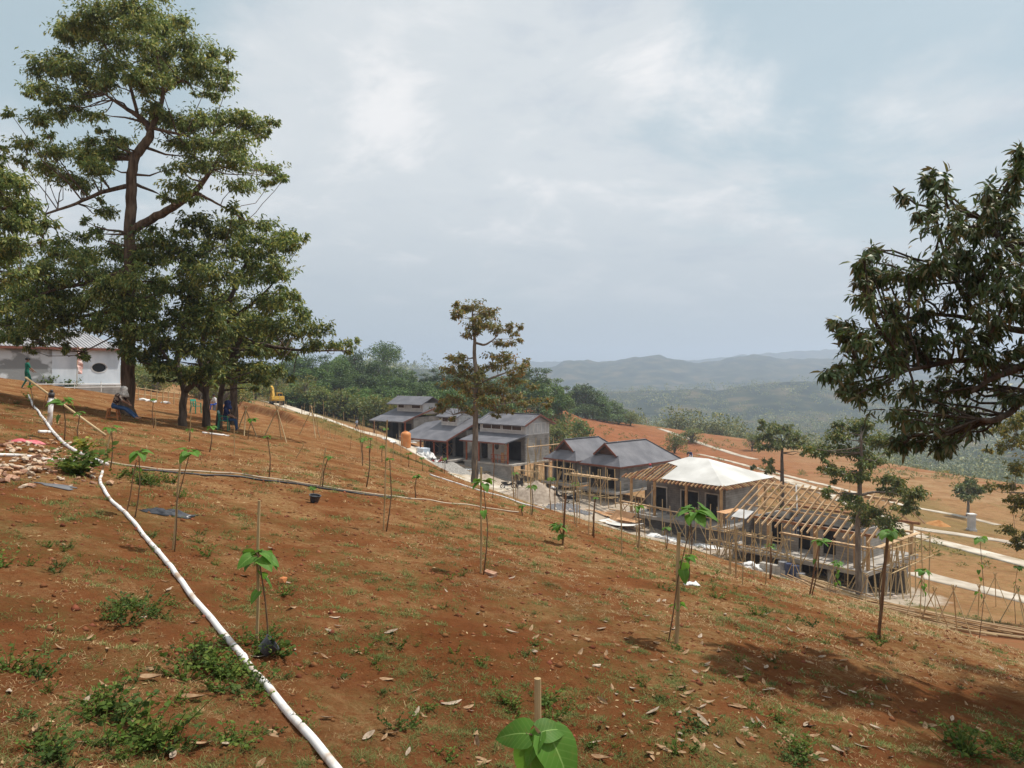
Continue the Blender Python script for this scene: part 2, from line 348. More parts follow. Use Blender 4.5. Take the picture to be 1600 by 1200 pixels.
class MB:
    """collects shapes in world coordinates; build() makes one mesh object, in its parent's space"""
    def __init__(s): s.v = []; s.f = []; s.n = 0; s.m = []; s.cur = 0
    def add(s, V, Fc):
        V = np.asarray(V, float); s.v.append(V)
        for f in Fc: s.f.append(tuple(int(i) + s.n for i in f)); s.m.append(s.cur)
        s.n += len(V); return s
    def hexa(s, c8):                       # bottom ring 0-3, top ring 4-7
        return s.add(c8, [(3, 2, 1, 0), (4, 5, 6, 7), (0, 1, 5, 4), (1, 2, 6, 5), (2, 3, 7, 6), (3, 0, 4, 7)])
    def box(s, a, b):
        (x0, y0, z0), (x1, y1, z1) = a, b
        return s.hexa([(x0, y0, z0), (x1, y0, z0), (x1, y1, z0), (x0, y1, z0), (x0, y0, z1), (x1, y0, z1), (x1, y1, z1), (x0, y1, z1)])
    def obox(s, o, u, v, w):               # corner + three edge vectors
        o, u, v, w = (np.asarray(k, float) for k in (o, u, v, w))
        return s.hexa([o, o + u, o + u + v, o + v, o + w, o + u + w, o + u + v + w, o + v + w])
    def bar(s, a, b, wd, th=None, up=(0, 0, 1)):
        a = np.asarray(a, float); b = np.asarray(b, float); th = th or wd; d = b - a; d = d / (np.linalg.norm(d) + 1e-9)
        up = np.asarray(up, float)
        if abs(d @ up) > .95: up = np.array([1., 0, 0])
        x = np.cross(d, up); x /= np.linalg.norm(x); y = np.cross(x, d)
        p = [a - x * wd / 2 - y * th / 2, a + x * wd / 2 - y * th / 2, a + x * wd / 2 + y * th / 2, a - x * wd / 2 + y * th / 2]
        return s.hexa(p + [q + (b - a) for q in p])
    def tube(s, pts, rad, n=8, cap=True):
        pts = np.asarray(pts, float); rad = np.broadcast_to(np.asarray(rad, float), (len(pts),))
        V = []; T = np.gradient(pts, axis=0); T /= np.linalg.norm(T, axis=1)[:, None] + 1e-9
        x = np.cross(T[0], (0.13, 0.31, 0.94)); x /= np.linalg.norm(x) + 1e-9
        for k in range(len(pts)):
            x = x - T[k] * (x @ T[k]); x /= np.linalg.norm(x) + 1e-9; y = np.cross(T[k], x)
            for j in range(n):
                t = 2 * math.pi * j / n; V.append(pts[k] + rad[k] * (math.cos(t) * x + math.sin(t) * y))
        Fc = [(k * n + j, k * n + (j + 1) % n, (k + 1) * n + (j + 1) % n, (k + 1) * n + j) for k in range(len(pts) - 1) for j in range(n)]
        if cap: Fc += [tuple(range(n - 1, -1, -1)), tuple((len(pts) - 1) * n + j for j in range(n))]
        return s.add(V, Fc)
    def lathe(s, c, prof, n=16, sx=1, sy=1):  # prof = [(radius, z)]
        V = []; c = np.asarray(c, float)
        for r, z in prof:
            for j in range(n): t = 2 * math.pi * j / n; V.append(c + (r * sx * math.cos(t), r * sy * math.sin(t), z))
        m = len(prof); Fc = [(k * n + j, k * n + (j + 1) % n, (k + 1) * n + (j + 1) % n, (k + 1) * n + j) for k in range(m - 1) for j in range(n)]
        Fc += [tuple(range(n - 1, -1, -1)), tuple((m - 1) * n + j for j in range(n))]
        return s.add(V, Fc)
    def prism(s, poly, h):                 # planar outline pushed along h
        poly = np.asarray(poly, float); n = len(poly); h = np.asarray(h, float)
        return s.add(np.r_[poly, poly + h], [tuple(range(n - 1, -1, -1)), tuple(range(n, 2 * n))] + [(j, (j + 1) % n, n + (j + 1) % n, n + j) for j in range(n)])
    def build(s, name, mats, parent=None, smooth=False, loc=None):
        V = np.concatenate(s.v); o0 = np.array(loc, float) if loc is not None else np.zeros(3)
        base = ORG.get(parent.name, np.zeros(3)) if parent is not None else np.zeros(3)
        if loc is None and parent is None: o0 = np.array([V[:, 0].mean(), V[:, 1].mean(), V[:, 2].min()])
        if parent is not None and loc is None: o0 = base
        me = bpy.data.meshes.new(name); me.from_pydata((V - o0).tolist(), [], s.f)
        for m in (mats if isinstance(mats, (list, tuple)) else [mats]): me.materials.append(m)
        if max(s.m, default=0): me.polygons.foreach_set('material_index', np.array(s.m, np.int32))
        if smooth: me.polygons.foreach_set('use_smooth', np.ones(len(me.polygons), bool))
        me.update(); o = bpy.data.objects.new(name, me); COL.objects.link(o)
        if parent is not None: o.parent = parent; o.location = o0 - base
        else: o.location = o0
        ORG[o.name] = o0
        return o

# ---------------------------------------------------------------- the land
def seg_dist(x, y, pts):
    """distance to a polyline in plan"""
    out = np.full(np.shape(x), 1e9)
    for (ax, ay), (bx, by) in zip(pts[:-1], pts[1:]):
        dx, dy = bx - ax, by - ay; t = np.clip(((x - ax) * dx + (y - ay) * dy) / (dx * dx + dy * dy + 1e-9), 0, 1)
        out = np.minimum(out, np.hypot(x - ax - t * dx, y - ay - t * dy))
    return out
def plan(pxs, d=None): return [tuple(P(*q)[:2]) for q in pxs]
ROAD = plan([(425,629,132),(440,634,126),(470,645,119),(520,660,111),(560,677,104),(600,692,98),(640,709,93),(690,732,88),(740,750,85.5),(790,768,82)])
YARD = plan([(600,690,101),(650,714,95),(700,735,90),(780,765,83),(860,790,78),(940,818,72),(1020,843,67),(1120,868,62),(1220,892,57)])
BANK = BERMLINE
BERM = [(x + 3.6, y + 2.3) for x, y in BERMLINE]
GR1 = plan([(1395,828,92),(1440,846,86),(1500,862,81),(1570,876,78),(1640,890,74)]); GR2 = plan([(1400,945,48),(1470,962,44),(1540,985,40),(1620,1000,38)])
def zones(x, y, z):
    n = fbm(x / 7, y / 7, 3)
    r = np.hypot(x, y)
    fz = field(x, y); up = fz > lower(x, y) - 0.1                        # the planted hill
    d_yard = seg_dist(x, y, YARD)
    dust = np.where(up, 0, sstep(13, 7, d_yard + 2 * n))
    d_b = seg_dist(x, y, BERM)
    green = 0.34 + 0.16 * n + 0.0 * x
    green = np.where(up, np.clip(0.36 + 0.30 * fbm(x / 4.2, y / 4.2, 3) + 0.12 * sstep(16, 5, r), 0, 1), green)
    green = np.maximum(green, 0.9 * sstep(5, 2, d_b) )
    bare = np.where(up, 0.0, 1.0)
    bare = np.where(seg_dist(x, y, BANK) < 1.4, 0.0, bare)
    green = green * (1 - sstep(1.6, .8, seg_dist(x, y, BANK)))
    west = sstep(-38, -50, x - 0.05 * y) * (y > 50)
    woods = np.maximum(sstep(240, 300, r), 0)
    wood_edge = sstep(118, 132, y + 0.9 * (x + 20) * (x < -20) * -0.2) * sstep(-2, -14, x - 0.11 * (y - 130))
    woods = np.maximum(woods, 0.8 * wood_edge)
    # grassy ground right of the houses and on the terraces
    gr = sstep(24, 34, x - 0.0 * y) * (y < 125) * ~up
    green = np.maximum(green, gr * (0.52 + 0.35 * fbm(x / 9, y / 9, 3)))
    for ln, w in ((GR1, 4.0), (GR2, 3.2)): green = np.maximum(green, 0.95 * sstep(w, w * .4, seg_dist(x, y, ln) + 1.5 * n))
    bare = bare * (1 - 0.62 * gr)
    return np.c_[np.clip(green, 0, 1), np.clip(bare, 0, 1), np.clip(dust, 0, 1), np.clip(woods, 0, 1)]

def land():
    gm = ground_material()
    a_f = np.linspace(R(-40), R(40), 560); a_b = np.linspace(R(40), R(320), 90)[1:-1]
    ang = np.r_[a_f, a_b]; rr = np.exp(np.linspace(math.log(1.2), math.log(330), 720))
    A, RR = np.meshgrid(ang, rr); X = RR * np.sin(A); Y = RR * np.cos(A); Z = gz(X, Y)
    V = np.c_[X.ravel(), Y.ravel(), Z.ravel()]; na = len(ang); nr = len(rr)
    i = np.arange(nr - 1)[:, None] * na; j = np.arange(na)[None]; j2 = (j + 1) % na
    Fq = np.stack([i + j, i + j2, i + na + j2, i + na + j], -1).reshape(-1, 4)[:, ::-1]
    V = np.r_[V, [[0, 0, g(0, 0)]]]; ctr = len(V) - 1
    tri = np.c_[np.full(na, ctr), (np.arange(na) + 1) % na, np.arange(na)][:, ::-1]
    me = npmesh('ground', V, [Fq, tri], gm, smooth=True)
    zz = zones(V[:, 0], V[:, 1], V[:, 2])
    at = me.attributes.new('zone', 'FLOAT_COLOR', 'POINT'); at.data.foreach_set('color', zz.astype(np.float32).ravel())
    rr_ = np.hypot(V[:, 0], V[:, 1]); st = me.attributes.new('straw', 'FLOAT', 'POINT'); st.data.foreach_set('value', (-0.09 + 0.095 * sstep(5, 16, rr_) - 0.10 * sstep(-6, -14, V[:, 0]) * sstep(30, 15, rr_) + 0.22 * sstep(22, 34, V[:, 0]) * (V[:, 1] < 160)).astype(np.float32))
    mc = P(895, 650, 188); rb = me.attributes.new('redbank', 'FLOAT', 'POINT'); rb.data.foreach_set('value', np.maximum(sstep(75, 30, np.hypot(V[:, 0] - mc[0], (V[:, 1] - mc[1]) * .8) + 8 * fbm(V[:, 0] / 12, V[:, 1] / 12, 3)), 0.8 * (1 - sstep(20, 34, V[:, 0]) * (V[:, 1] < 150)) * sstep(0.0, 0.3, fbm(V[:, 0] / 30 + 7, V[:, 1] / 16, 3))).astype(np.float32))
    tag(place('ground', me), kind='structure')
    # valley floor and hills beyond
    rr = np.exp(np.linspace(math.log(329), math.log(4900), 240)); ang = np.r_[np.linspace(R(-40), R(40), 420), np.linspace(R(40), R(320), 60)[1:-1]]
    A, RR = np.meshgrid(ang, rr); X = RR * np.sin(A); Y = RR * np.cos(A); Z = gz(X, Y, False); na = len(ang); nr = len(rr)
    Z[0] -= 0.5
    V = np.c_[X.ravel(), Y.ravel(), Z.ravel()]; i = np.arange(nr - 1)[:, None] * na; j = np.arange(na)[None]; j2 = (j + 1) % na
    Fq = np.stack([i + j, i + j2, i + na + j2, i + na + j], -1).reshape(-1, 4)[:, ::-1]
    hm = mat('valley_scrub', (0.012, 0.020, 0.011), 1.0, (0.105, 0.085, 0.043), 0.022, 12, 0.0, island=0, col3=(0.032, 0.043, 0.020), spec=0.0)
    tag(place('hills', npmesh('hills', V, Fq, hm, smooth=True)), kind='structure')
land()

def strip(name, line, width, m, lift=0.05, kind='structure', seg=1.5, thick=0.12, jitter=0.0):
    """a paved strip laid along a plan line, with its own thickness"""
    pts = np.array(line, float); d = np.r_[0, np.cumsum(np.hypot(*np.diff(pts, axis=0).T))]; n = max(3, int(d[-1] / seg)); t = np.linspace(0, d[-1], n)
    px = np.interp(t, d, pts[:, 0]); py = np.interp(t, d, pts[:, 1])
    k = np.array([.25, .5, .25])
    for _ in range(3): px[1:-1] = np.convolve(px, k, 'valid'); py[1:-1] = np.convolve(py, k, 'valid')
    tx, ty = np.gradient(px), np.gradient(py); l = np.hypot(tx, ty); nx, ny = -ty / l, tx / l
    rows = []; w = np.interp(t, d, np.broadcast_to(width, (len(pts),))) / 2
    for o in (-1, -.5, 0, .5, 1): rows.append((px + nx * w * o, py + ny * w * o))
    zc = gz(px, py, False); zc[1:-1] = np.convolve(zc, k, 'valid')
    V = []; nn = len(rows)
    for a, b in rows:
        V.append(np.c_[a, b, np.maximum(gz(a, b), zc * .5 + .5 * gz(a, b)) + lift])
    bot = [v - (0, 0, thick) for v in (V[0], V[-1])]
    V = [bot[0]] + V + [bot[1]]; M = len(V); Vv = np.stack(V, 1).reshape(-1, 3)
    i = np.arange(n - 1)[:, None] * M; j = np.arange(M - 1)[None]
    Fq = np.stack([i + j, i + j + 1, i + M + j + 1, i + M + j], -1).reshape(-1, 4)
    return tag(place(name, npmesh(name, Vv, Fq, m)), kind=kind)

conc = mat('pale_concrete', (0.33, 0.265, 0.19), 0.95, (0.56, 0.51, 0.43), 0.55, 10, 0.2, 6, spec=0.15)
dusty = mat('dusty_concrete', (0.33, 0.28, 0.22), 0.95, (0.50, 0.445, 0.37), 0.5, 9, 0.2, 5, spec=0.1)
strip('road', ROAD, 4.0, conc)
strip('path', plan([(1425,888,66),(1450,898,64),(1500,912,62),(1560,928,60),(1620,945,57),(1700,968,54)]), 3.4, dusty)
strip('road', plan([(1385,812,97),(1430,838,88),(1480,851,84.5),(1540,866,80),(1600,882,75.5),(1680,902,71)]), 2.6, conc, lift=0.1)
strip('road', plan([(1180,735,148),(1230,752,136),(1290,772,121),(1350,797,106),(1400,818,95)]), 3.2, conc, lift=0.1)
strip('path', plan([(1090,706,185),(1150,722,166),(1250,748,140),(1350,775,122),(1430,795,112),(1500,806,109),(1560,822,104)]), 1.6, conc, lift=0.06)
strip('path', plan([(1395,815,95),(1440,822,93),(1500,826,92),(1560,832,90),(1640,842,88)]), 2.2, dusty, lift=0.07)
strip('path', plan([(1030,685,232),(1080,693,215),(1130,700,200),(1180,712,180)]), 2.0, dusty, lift=0.07)

def haze():
    m = bpy.data.materials.new('air'); m.use_nodes = True; nt = m.node_tree; nt.nodes.remove(nt.nodes['Principled BSDF'])
    v = nt.nodes.new('ShaderNodeVolumePrincipled'); v.inputs['Color'].default_value = (0.655, 0.76, 0.935, 1); v.inputs['Density'].default_value = 0.00036; v.inputs['Anisotropy'].default_value = 0.3
    nt.links.new(v.outputs[0], nt.nodes['Material Output'].inputs['Volume'])
    mb = MB().box((-5000, -5000, -95), (5000, 5000, 142)); o = mb.build('haze', m, loc=(0, 0, 0)); tag(o, kind='stuff')
# ---------------------------------------------------------------- foliage
LEAF_DK = leafmat('leaf_dark', (0.071, 0.121, 0.033), (0.141, 0.216, 0.053), (0.414, 0.414, 0.095))
LEAF_BIG = leafmat('leaf_olive', (0.075, 0.125, 0.034), (0.150, 0.218, 0.058), (0.350, 0.350, 0.100), island=0.1)
LEAF_DUR = leafmat('leaf_brown_olive', (0.085, 0.105, 0.024), (0.165, 0.170, 0.042), (0.270, 0.165, 0.045), island=0.1)
LEAF_NEAR = leafmat('leaf_near', (0.036, 0.062, 0.020), (0.066, 0.104, 0.030), (0.140, 0.105, 0.042), island=0.05, trans=0.2, rough=0.45)
LEAF_MID = leafmat('leaf_mid', (0.056, 0.094, 0.024), (0.111, 0.160, 0.036), (0.236, 0.216, 0.055), island=0.15)
LEAF_YEL = leafmat('leaf_yellow', (0.066, 0.090, 0.019), (0.144, 0.162, 0.030), (0.288, 0.228, 0.036), island=0.1)
LEAF_WOOD = leafmat('leaf_wood', (0.035, 0.080, 0.017), (0.073, 0.143, 0.028), (0.141, 0.207, 0.041), island=0.40, trans=0.12)
LEAF_VAL = leafmat('leaf_valley', (0.060, 0.094, 0.026), (0.135, 0.173, 0.044), (0.334, 0.311, 0.105), island=0.1, trans=0.15)
LEAF_SAP = leafmat('leaf_sapling', (0.050, 0.135, 0.016), (0.075, 0.195, 0.024), (0.160, 0.250, 0.035), island=0.2, trans=0.35, rough=0.55, spec=0.2)
LEAF_WEED = leafmat('leaf_weed', (0.050, 0.092, 0.014), (0.085, 0.140, 0.022), (0.150, 0.180, 0.035), island=0.2, trans=0.25, rough=0.65, spec=0.15)
def side_veins():
    nt = LEAF_SAP.node_tree; N = nt.nodes; L = nt.links; b = N['Principled BSDF']; src = b.inputs['Base Color'].links[0].from_socket; tc = N.new('ShaderNodeTexCoord'); sp = N.new('ShaderNodeSeparateXYZ'); L.new(tc.outputs['Object'], sp.inputs[0])
    def M(op, a, c=None):
        x = N.new('ShaderNodeMath'); x.operation = op
        for k, v in ((0, a), (1, c)):
            if v is None: continue
            if isinstance(v, (int, float)): x.inputs[k].default_value = v
            else: L.new(v, x.inputs[k])
        return x.outputs[0]
    w = M('SINE', M('MULTIPLY', M('SUBTRACT', sp.outputs[0], M('MULTIPLY', M('ABSOLUTE', sp.outputs[1]), .75)), 42.)); r = N.new('ShaderNodeMapRange'); r.inputs[1].default_value = .72; r.inputs[2].default_value = 1.0; r.inputs[4].default_value = .45; L.new(w, r.inputs[0])
    n = N.new('ShaderNodeTexNoise'); n.inputs['Scale'].default_value = 5; n.inputs['Detail'].default_value = 6; L.new(tc.outputs['Object'], n.inputs['Vector']); r2 = N.new('ShaderNodeMapRange'); r2.inputs[1].default_value = .55; r2.inputs[2].default_value = .75; r2.inputs[4].default_value = .5; L.new(n.outputs[0], r2.inputs[0])
    m = N.new('ShaderNodeMix'); m.data_type = 'RGBA'; L.new(r.outputs[0], m.inputs[0]); L.new(src, m.inputs[6]); m.inputs[7].default_value = (.16, .28, .06, 1)
    m2 = N.new('ShaderNodeMix'); m2.data_type = 'RGBA'; L.new(r2.outputs[0], m2.inputs[0]); L.new(m.outputs[2], m2.inputs[6]); m2.inputs[7].default_value = (.17, .19, .035, 1); L.new(m2.outputs[2], b.inputs['Base Color'])
side_veins()
VEIN = mat('leaf_vein', (0.16, 0.26, 0.06), 0.6, spec=0.2)
BARK = mat('bark_brown', (0.075, 0.050, 0.034), 0.95, (0.19, 0.135, 0.095), 3.0, 8, 0.9, 9, stretch=(3, 3, 0.5), spec=0.1)
BARK_DK = mat('bark_dark', (0.055, 0.042, 0.033), 0.95, (0.14, 0.108, 0.084), 3.0, 8, 0.8, 9, stretch=(3, 3, 0.6), spec=0.1)
BARK_GR = mat('bark_grey', (0.13, 0.105, 0.085), 0.95, (0.26, 0.22, 0.18), 2.0, 8, 0.6, 8, stretch=(3, 3, 0.7), spec=0.1)

def leaf_quads(B, D, Lg, Wd, rng, fold=0.25, droop=0.35):
    """B base points, D unit directions -> two-triangle folded leaves"""
    n = len(B); up = np.array([0, 0, 1.]) + rng.normal(0, .45, (n, 3)); S = np.cross(D, up); S /= np.linalg.norm(S, axis=1)[:, None] + 1e-9
    U = np.cross(S, D); Lg = np.broadcast_to(Lg, (n,))[:, None]; Wd = np.broadcast_to(Wd, (n,))[:, None]
    mid = B + D * Lg * .48; tip = B + D * Lg - U * Lg * droop * .5
    a = mid + S * Wd * .5 + U * Wd * fold; c = mid - S * Wd * .5 + U * Wd * fold
    V = np.stack([B, a, tip, c], 1).reshape(-1, 3); k = np.arange(n)[:, None] * 4
    return V, np.concatenate([k + (0, 1, 2), k + (0, 2, 3)])
def leaf_six(B, D, Lg, Wd, rng, fold=0.2, droop=0.5):
    """longer bent leaf for trees close to the camera: six points, four triangles"""
    n = len(B); up = np.array([0, 0, 1.]) + rng.normal(0, .5, (n, 3)); S = np.cross(D, up); S /= np.linalg.norm(S, axis=1)[:, None] + 1e-9
    U = np.cross(S, D); Lg = np.broadcast_to(Lg, (n,))[:, None]; Wd = np.broadcast_to(Wd, (n,))[:, None]
    m1 = B + D * Lg * .33; m2 = B + D * Lg * .68 - U * Lg * droop * .16; tip = B + D * Lg - U * Lg * droop * .5
    q = [B, m1 + S * Wd * .5 + U * Wd * fold, m2 + S * Wd * .42 + U * Wd * fold, tip, m2 - S * Wd * .42 + U * Wd * fold, m1 - S * Wd * .5 + U * Wd * fold]
    V = np.stack(q, 1).reshape(-1, 3); k = np.arange(n)[:, None] * 6
    return V, np.concatenate([k + (0, 1, 5), k + (1, 2, 5), k + (2, 4, 5), k + (2, 3, 4)])

def hero_tree(name, label, D, trunk, limbs, blobs, leafm, barkm, leaf=(.16, .055), per=240, rng_seed=1, base=None, twigs=12, flat=.8, six=False, group=None, dd=0.7, cat='tree', hang=0.55, depthk=0.85, scat=.09):
    """trunk / limbs: [(px, py, depth offset, radius m)], blobs: [(px, py, rx px, ry px)] leaf sprays at depth D (+ random)"""
    rng = np.random.default_rng(rng_seed); k = D / F
    T = [(P(a, b, D + c), r) for a, b, c, r in trunk]
    gx = T[0][0]; bz = g(gx[0], gx[1]); 
    if base is None: base = np.array([gx[0], gx[1], min(bz, gx[2])])
    root = thing(name, label, cat, base, group)
    mb = MB(); nodes = []
    def limb(pts, rr, n=9):
        p = np.array(pts); t = np.linspace(0, 1, len(p)); tt = np.linspace(0, 1, len(p) * 4)
        q = np.c_[[np.interp(tt, t, p[:, i]) for i in range(3)]].T; kk = np.array([.25, .5, .25])
        for _ in range(2):
            for i in range(3): q[1:-1, i] = np.convolve(q[:, i], kk, 'valid')
        r = np.interp(tt, t, rr); q[1:-1] += rng.normal(0, .10, (len(q) - 2, 3)) * r[1:-1, None]
        mb.tube(q, r, n); return list(zip(q, r))
    t0 = [t[0] for t in T]; r0 = [t[1] for t in T]
    if t0[0][2] > bz - .2: t0 = [np.array([t0[0][0], t0[0][1], bz - .3])] + t0; r0 = [r0[0] * 1.3] + r0
    nodes += limb(t0, r0, 12)
    for lm in limbs:
        nodes += limb([P(a, b, D + c) for a, b, c, r in lm], [r for *_, r in lm])
    NP = np.array([n[0] for n in nodes]); NR = np.array([n[1] for n in nodes])
    bl = []; extra = []
    for q in blobs:
        for _ in range(2): extra.append((q[0] + rng.normal(0, .75) * q[2], q[1] + rng.normal(0, 1.0) * q[3], q[2] * .42, q[3] * .55) + tuple(q[4:]))
    for px, py, rx, ry, *fw in list(blobs) + extra:
        off = rng.uniform(-1, 1) * dd * depthk
        c = P(px, py, D + (fw[0] if fw else off)); bl.append((c, rx * k, ry * k))
    LB, LD, LS = [], [], []
    for c, rx, ry in bl:
        dist = np.linalg.norm((NP - c) * (1, .6, 1), axis=1) + np.maximum(0, NP[:, 2] - c[2]) * 1.2 + (NR < 0.02) * .3
        i = int(np.argmin(dist)); a = NP[i]; r = min(NR[i] * .5, .02 + .03 * np.linalg.norm(a - c)); L = np.linalg.norm(c - a)
        m = (a + c) / 2 + rng.normal(0, .06, 3) * L + np.array([0, 0, -.06 * L])
        if L > .15:
            mb.tube([a, (a + m) / 2 + rng.normal(0, .02, 3) * L, m, (m + c) / 2 + rng.normal(0, .02, 3) * L, c], np.linspace(max(r, .014), .010, 5), 5, cap=False)
        if six and L > .12:                 # leaves set singly along the limbs too
            q = int(6 + 18 * L); t = rng.uniform(.25, 1, q)[:, None]; LB.append(a + (m - a) * np.minimum(1, t * 2) + (c - m) * np.maximum(0, t * 2 - 1) + rng.normal(0, .055, (q, 3))); dv = (c - a) / L * .5 + rng.normal(0, .55, (q, 3)) - (0, 0, .6); LD.append(dv / np.linalg.norm(dv, axis=1)[:, None]); LS.append(rng.uniform(.5, 1.2, q))
        area = rx * ry / (k * k) / 620.; N = max(40, int(per * area ** .85)); nl = 16; nt = max(5, N // nl)
        for _ in range(nt):
            u = rng.normal(0, 1, 3); u /= np.linalg.norm(u); u[2] = u[2] * .85 + .12; out = rng.uniform(.55, 1.0) if rng.random() < .72 else rng.uniform(1.0, 1.45)
            if six: u[2] -= .12; out *= rng.uniform(.9, 1.55)
            e = c + u * (rx, rx * flat, ry * 1.15) * out; s = c + (e - c) * rng.uniform(.0, .45)
            tl = np.linalg.norm(e - s)
            if tl > .15 and rng.random() < .6: mb.tube([s, (s + e) / 2 + (0, 0, .06 * tl), e], [.008, .006, .003], 3, cap=False)
            t = rng.uniform(.0, 1.05, nl); b = s + (e - s) * t[:, None] + rng.normal(0, scat, (nl, 3)) * min(rx, .9) * (1.5 if six else 1)
            dv = (e - s) / (tl + 1e-6) * .6 + rng.normal(0, .55, (nl, 3)) - (0, 0, hang)
            LB.append(b); LD.append(dv / np.linalg.norm(dv, axis=1)[:, None]); LS.append(rng.uniform(.65, 1.25, nl) if not six else rng.uniform(.45, 1.25, nl))
    B = np.concatenate(LB); Dv = np.concatenate(LD); S = np.concatenate(LS)
    mb.build('trunk', barkm, root, smooth=True)
    V, Fc = (leaf_six if six else leaf_quads)(B - base, Dv, leaf[0] * S, leaf[1] * S, rng)
    place('crown', npmesh('crown', V, Fc, leafm), root)
    return root

BIG = [(150,25,50,28),(210,18,55,30),(250,45,45,30),(120,55,40,25),(180,60,55,28),(290,70,35,25),(330,85,22,14),(70,105,35,22),(110,110,45,25),(150,130,40,22),(60,138,24,14),(95,150,35,16),(240,95,45,25),(270,120,45,18),(310,108,40,20),(347,133,28,12),(230,138,28,16),(175,100,35,18),(330,150,22,9),
 (60,185,28,15),(95,178,30,13),(140,180,32,9),(260,190,48,16),(310,195,48,20),(360,190,42,18),(400,200,32,16),(428,190,12,8),(240,170,22,12),(285,225,40,14),(330,225,38,12),(370,220,32,10),(40,225,28,9),(80,235,35,15),(130,245,45,20),(168,240,30,18),(70,265,35,16),(115,282,38,14),(150,265,28,13),(185,222,26,12),
 (320,260,45,16),(370,255,42,14),(420,265,30,11),(440,275,14,7),(280,290,32,13),(370,290,38,10),(300,310,22,8),(262,310,13,7),(165,330,22,10),(150,362,18,10),(90,392,48,14),(60,420,40,16),(130,402,40,16),(180,390,38,18),(230,400,45,22),(170,430,48,22),(40,460,45,20),(20,500,35,18),(90,462,48,20),(140,470,45,20),(80,505,45,16),(190,480,42,22),(20,520,32,9),(105,520,20,8),(150,512,28,12),(190,515,28,15),(230,470,36,22),(205,440,30,18),(222,520,32,18),(120,428,40,14),(42,545,10,6),(100,540,9,7),(133,558,7,6),(190,540,20,9),(165,500,30,14),(60,480,40,14),(245,440,30,14),(10,525,28,8),(60,518,36,10),(15,450,34,16),(110,490,40,14),(205,552,20,9),(215,490,34,16),(75,440,36,14),(160,455,36,16),(240,510,30,14)]
_b = gp(197, 648)
hero_tree('shade_tree', 'tallest shade tree, S-bent trunk and layered olive crown, behind the person on a wooden stool', _b[1],
  [(197,648,0,.31),(199,600,0,.26),(202,520,0,.235),(203,420,0,.22),(204,345,0,.21),(205,290,0,.20),(208,248,0,.18),(222,230,0,.18),(236,212,0,.16),(232,196,.1,.13),(215,180,.1,.10),(190,165,.2,.07),(165,148,.2,.04)],
  [[(204,362,0,.17),(232,345,-.3,.17),(270,325,-.6,.15),(305,300,-.9,.12),(330,268,-1.1,.07),(345,240,-1.2,.03)],
   [(235,205,0,.12),(250,172,.2,.10),(256,140,.3,.07),(250,110,.3,.05),(240,60,.3,.03)],[(256,145,.3,.06),(275,130,.3,.05),(300,118,.3,.03)],
   [(203,290,0,.10),(165,298,-.4,.08),(120,318,-.8,.06),(70,335,-1.2,.04)],[(215,180,.1,.07),(200,120,.4,.06),(165,75,.6,.04),(150,40,.7,.02)],
   [(238,200,0,.07),(290,212,-.5,.05),(330,225,-.8,.03)],[(305,300,-.9,.07),(340,318,-1.2,.04),(385,345,-1.4,.02)],
   [(203,420,0,.12),(150,440,-.6,.09),(90,450,-1.2,.06),(40,470,-1.6,.04)],[(203,480,0,.12),(150,490,.6,.08),(100,500,1,.05)],[(203,390,0,.13),(240,380,.3,.11),(280,395,.6,.07)],[(203,510,0,.05),(170,530,-.8,.03),(130,550,-1.1,.02)]],
  BIG, LEAF_BIG, BARK, leaf=(.17, .066), per=760, rng_seed=3, twigs=14, dd=2.4, depthk=1)

G1 = [(300,400,50,22),(330,430,50,22),(290,450,40,22),(280,500,35,22),(260,540,38,20),(310,545,45,20),(330,510,50,22),(252,566,24,10),(330,578,38,12),(300,345,38,16),(340,362,38,16),(240,372,36,14),(310,480,42,20),(250,578,22,9),(300,588,26,9),(345,592,24,9),(225,560,18,10)]
G2 = [(360,390,48,20),(410,400,42,18),(450,388,16,10),(390,430,48,22),(440,428,28,16),(350,470,48,22),(420,470,42,20),(455,462,14,11),(380,370,40,14),(430,375,28,12),(442,365,18,9),(370,345,30,10),(410,350,30,9)]
G3 = [(400,500,48,20),(430,510,40,16),(470,520,32,13),(505,515,20,10),(526,540,24,9),(546,535,13,7),(470,496,28,12),(420,540,40,14),(360,540,42,18),(380,572,40,14),(445,550,28,9),(490,538,24,8),(350,510,40,18),(400,590,26,9),(435,578,24,9),(365,592,22,9),(330,560,30,12)]
D2 = 30.
hero_tree('shade_tree', 'low forked tree with a crooked dark trunk beside the empty green chair', D2, [(285,645,0,.15),(289,610,0,.13),(283,590,0,.11),(276,575,0,.10),(280,530,.2,.13),(295,470,.4,.09),(305,410,.5,.05)],
  [[(289,612,0,.115),(303,600,-.2,.11),(316,585,-.3,.105),(312,560,-.2,.09),(320,520,0,.10),(335,470,.2,.06)],[(283,590,0,.1),(262,560,-.3,.07),(250,545,-.4,.04)]],
  G1, LEAF_DK, BARK_DK, leaf=(.19, .074), per=640, rng_seed=5, dd=2.2, depthk=1)
hero_tree('shade_tree', 'dark leaning tree with a bamboo pole against it, crown reaching highest of the clump', 33., [(322,640,0,.15),(322,610,0,.13),(328,580,0,.115),(335,540,.2,.10),(355,480,.4,.11),(380,420,.5,.07),(400,380,.5,.03)],
  [[(322,612,0,.16),(310,600,.2,.15),(304,590,.3,.12)],[(345,510,.3,.09),(400,470,0,.06),(430,440,0,.03)]],
  G2, LEAF_DK, BARK_DK, leaf=(.19, .074), per=640, rng_seed=6, dd=2.0, depthk=1)
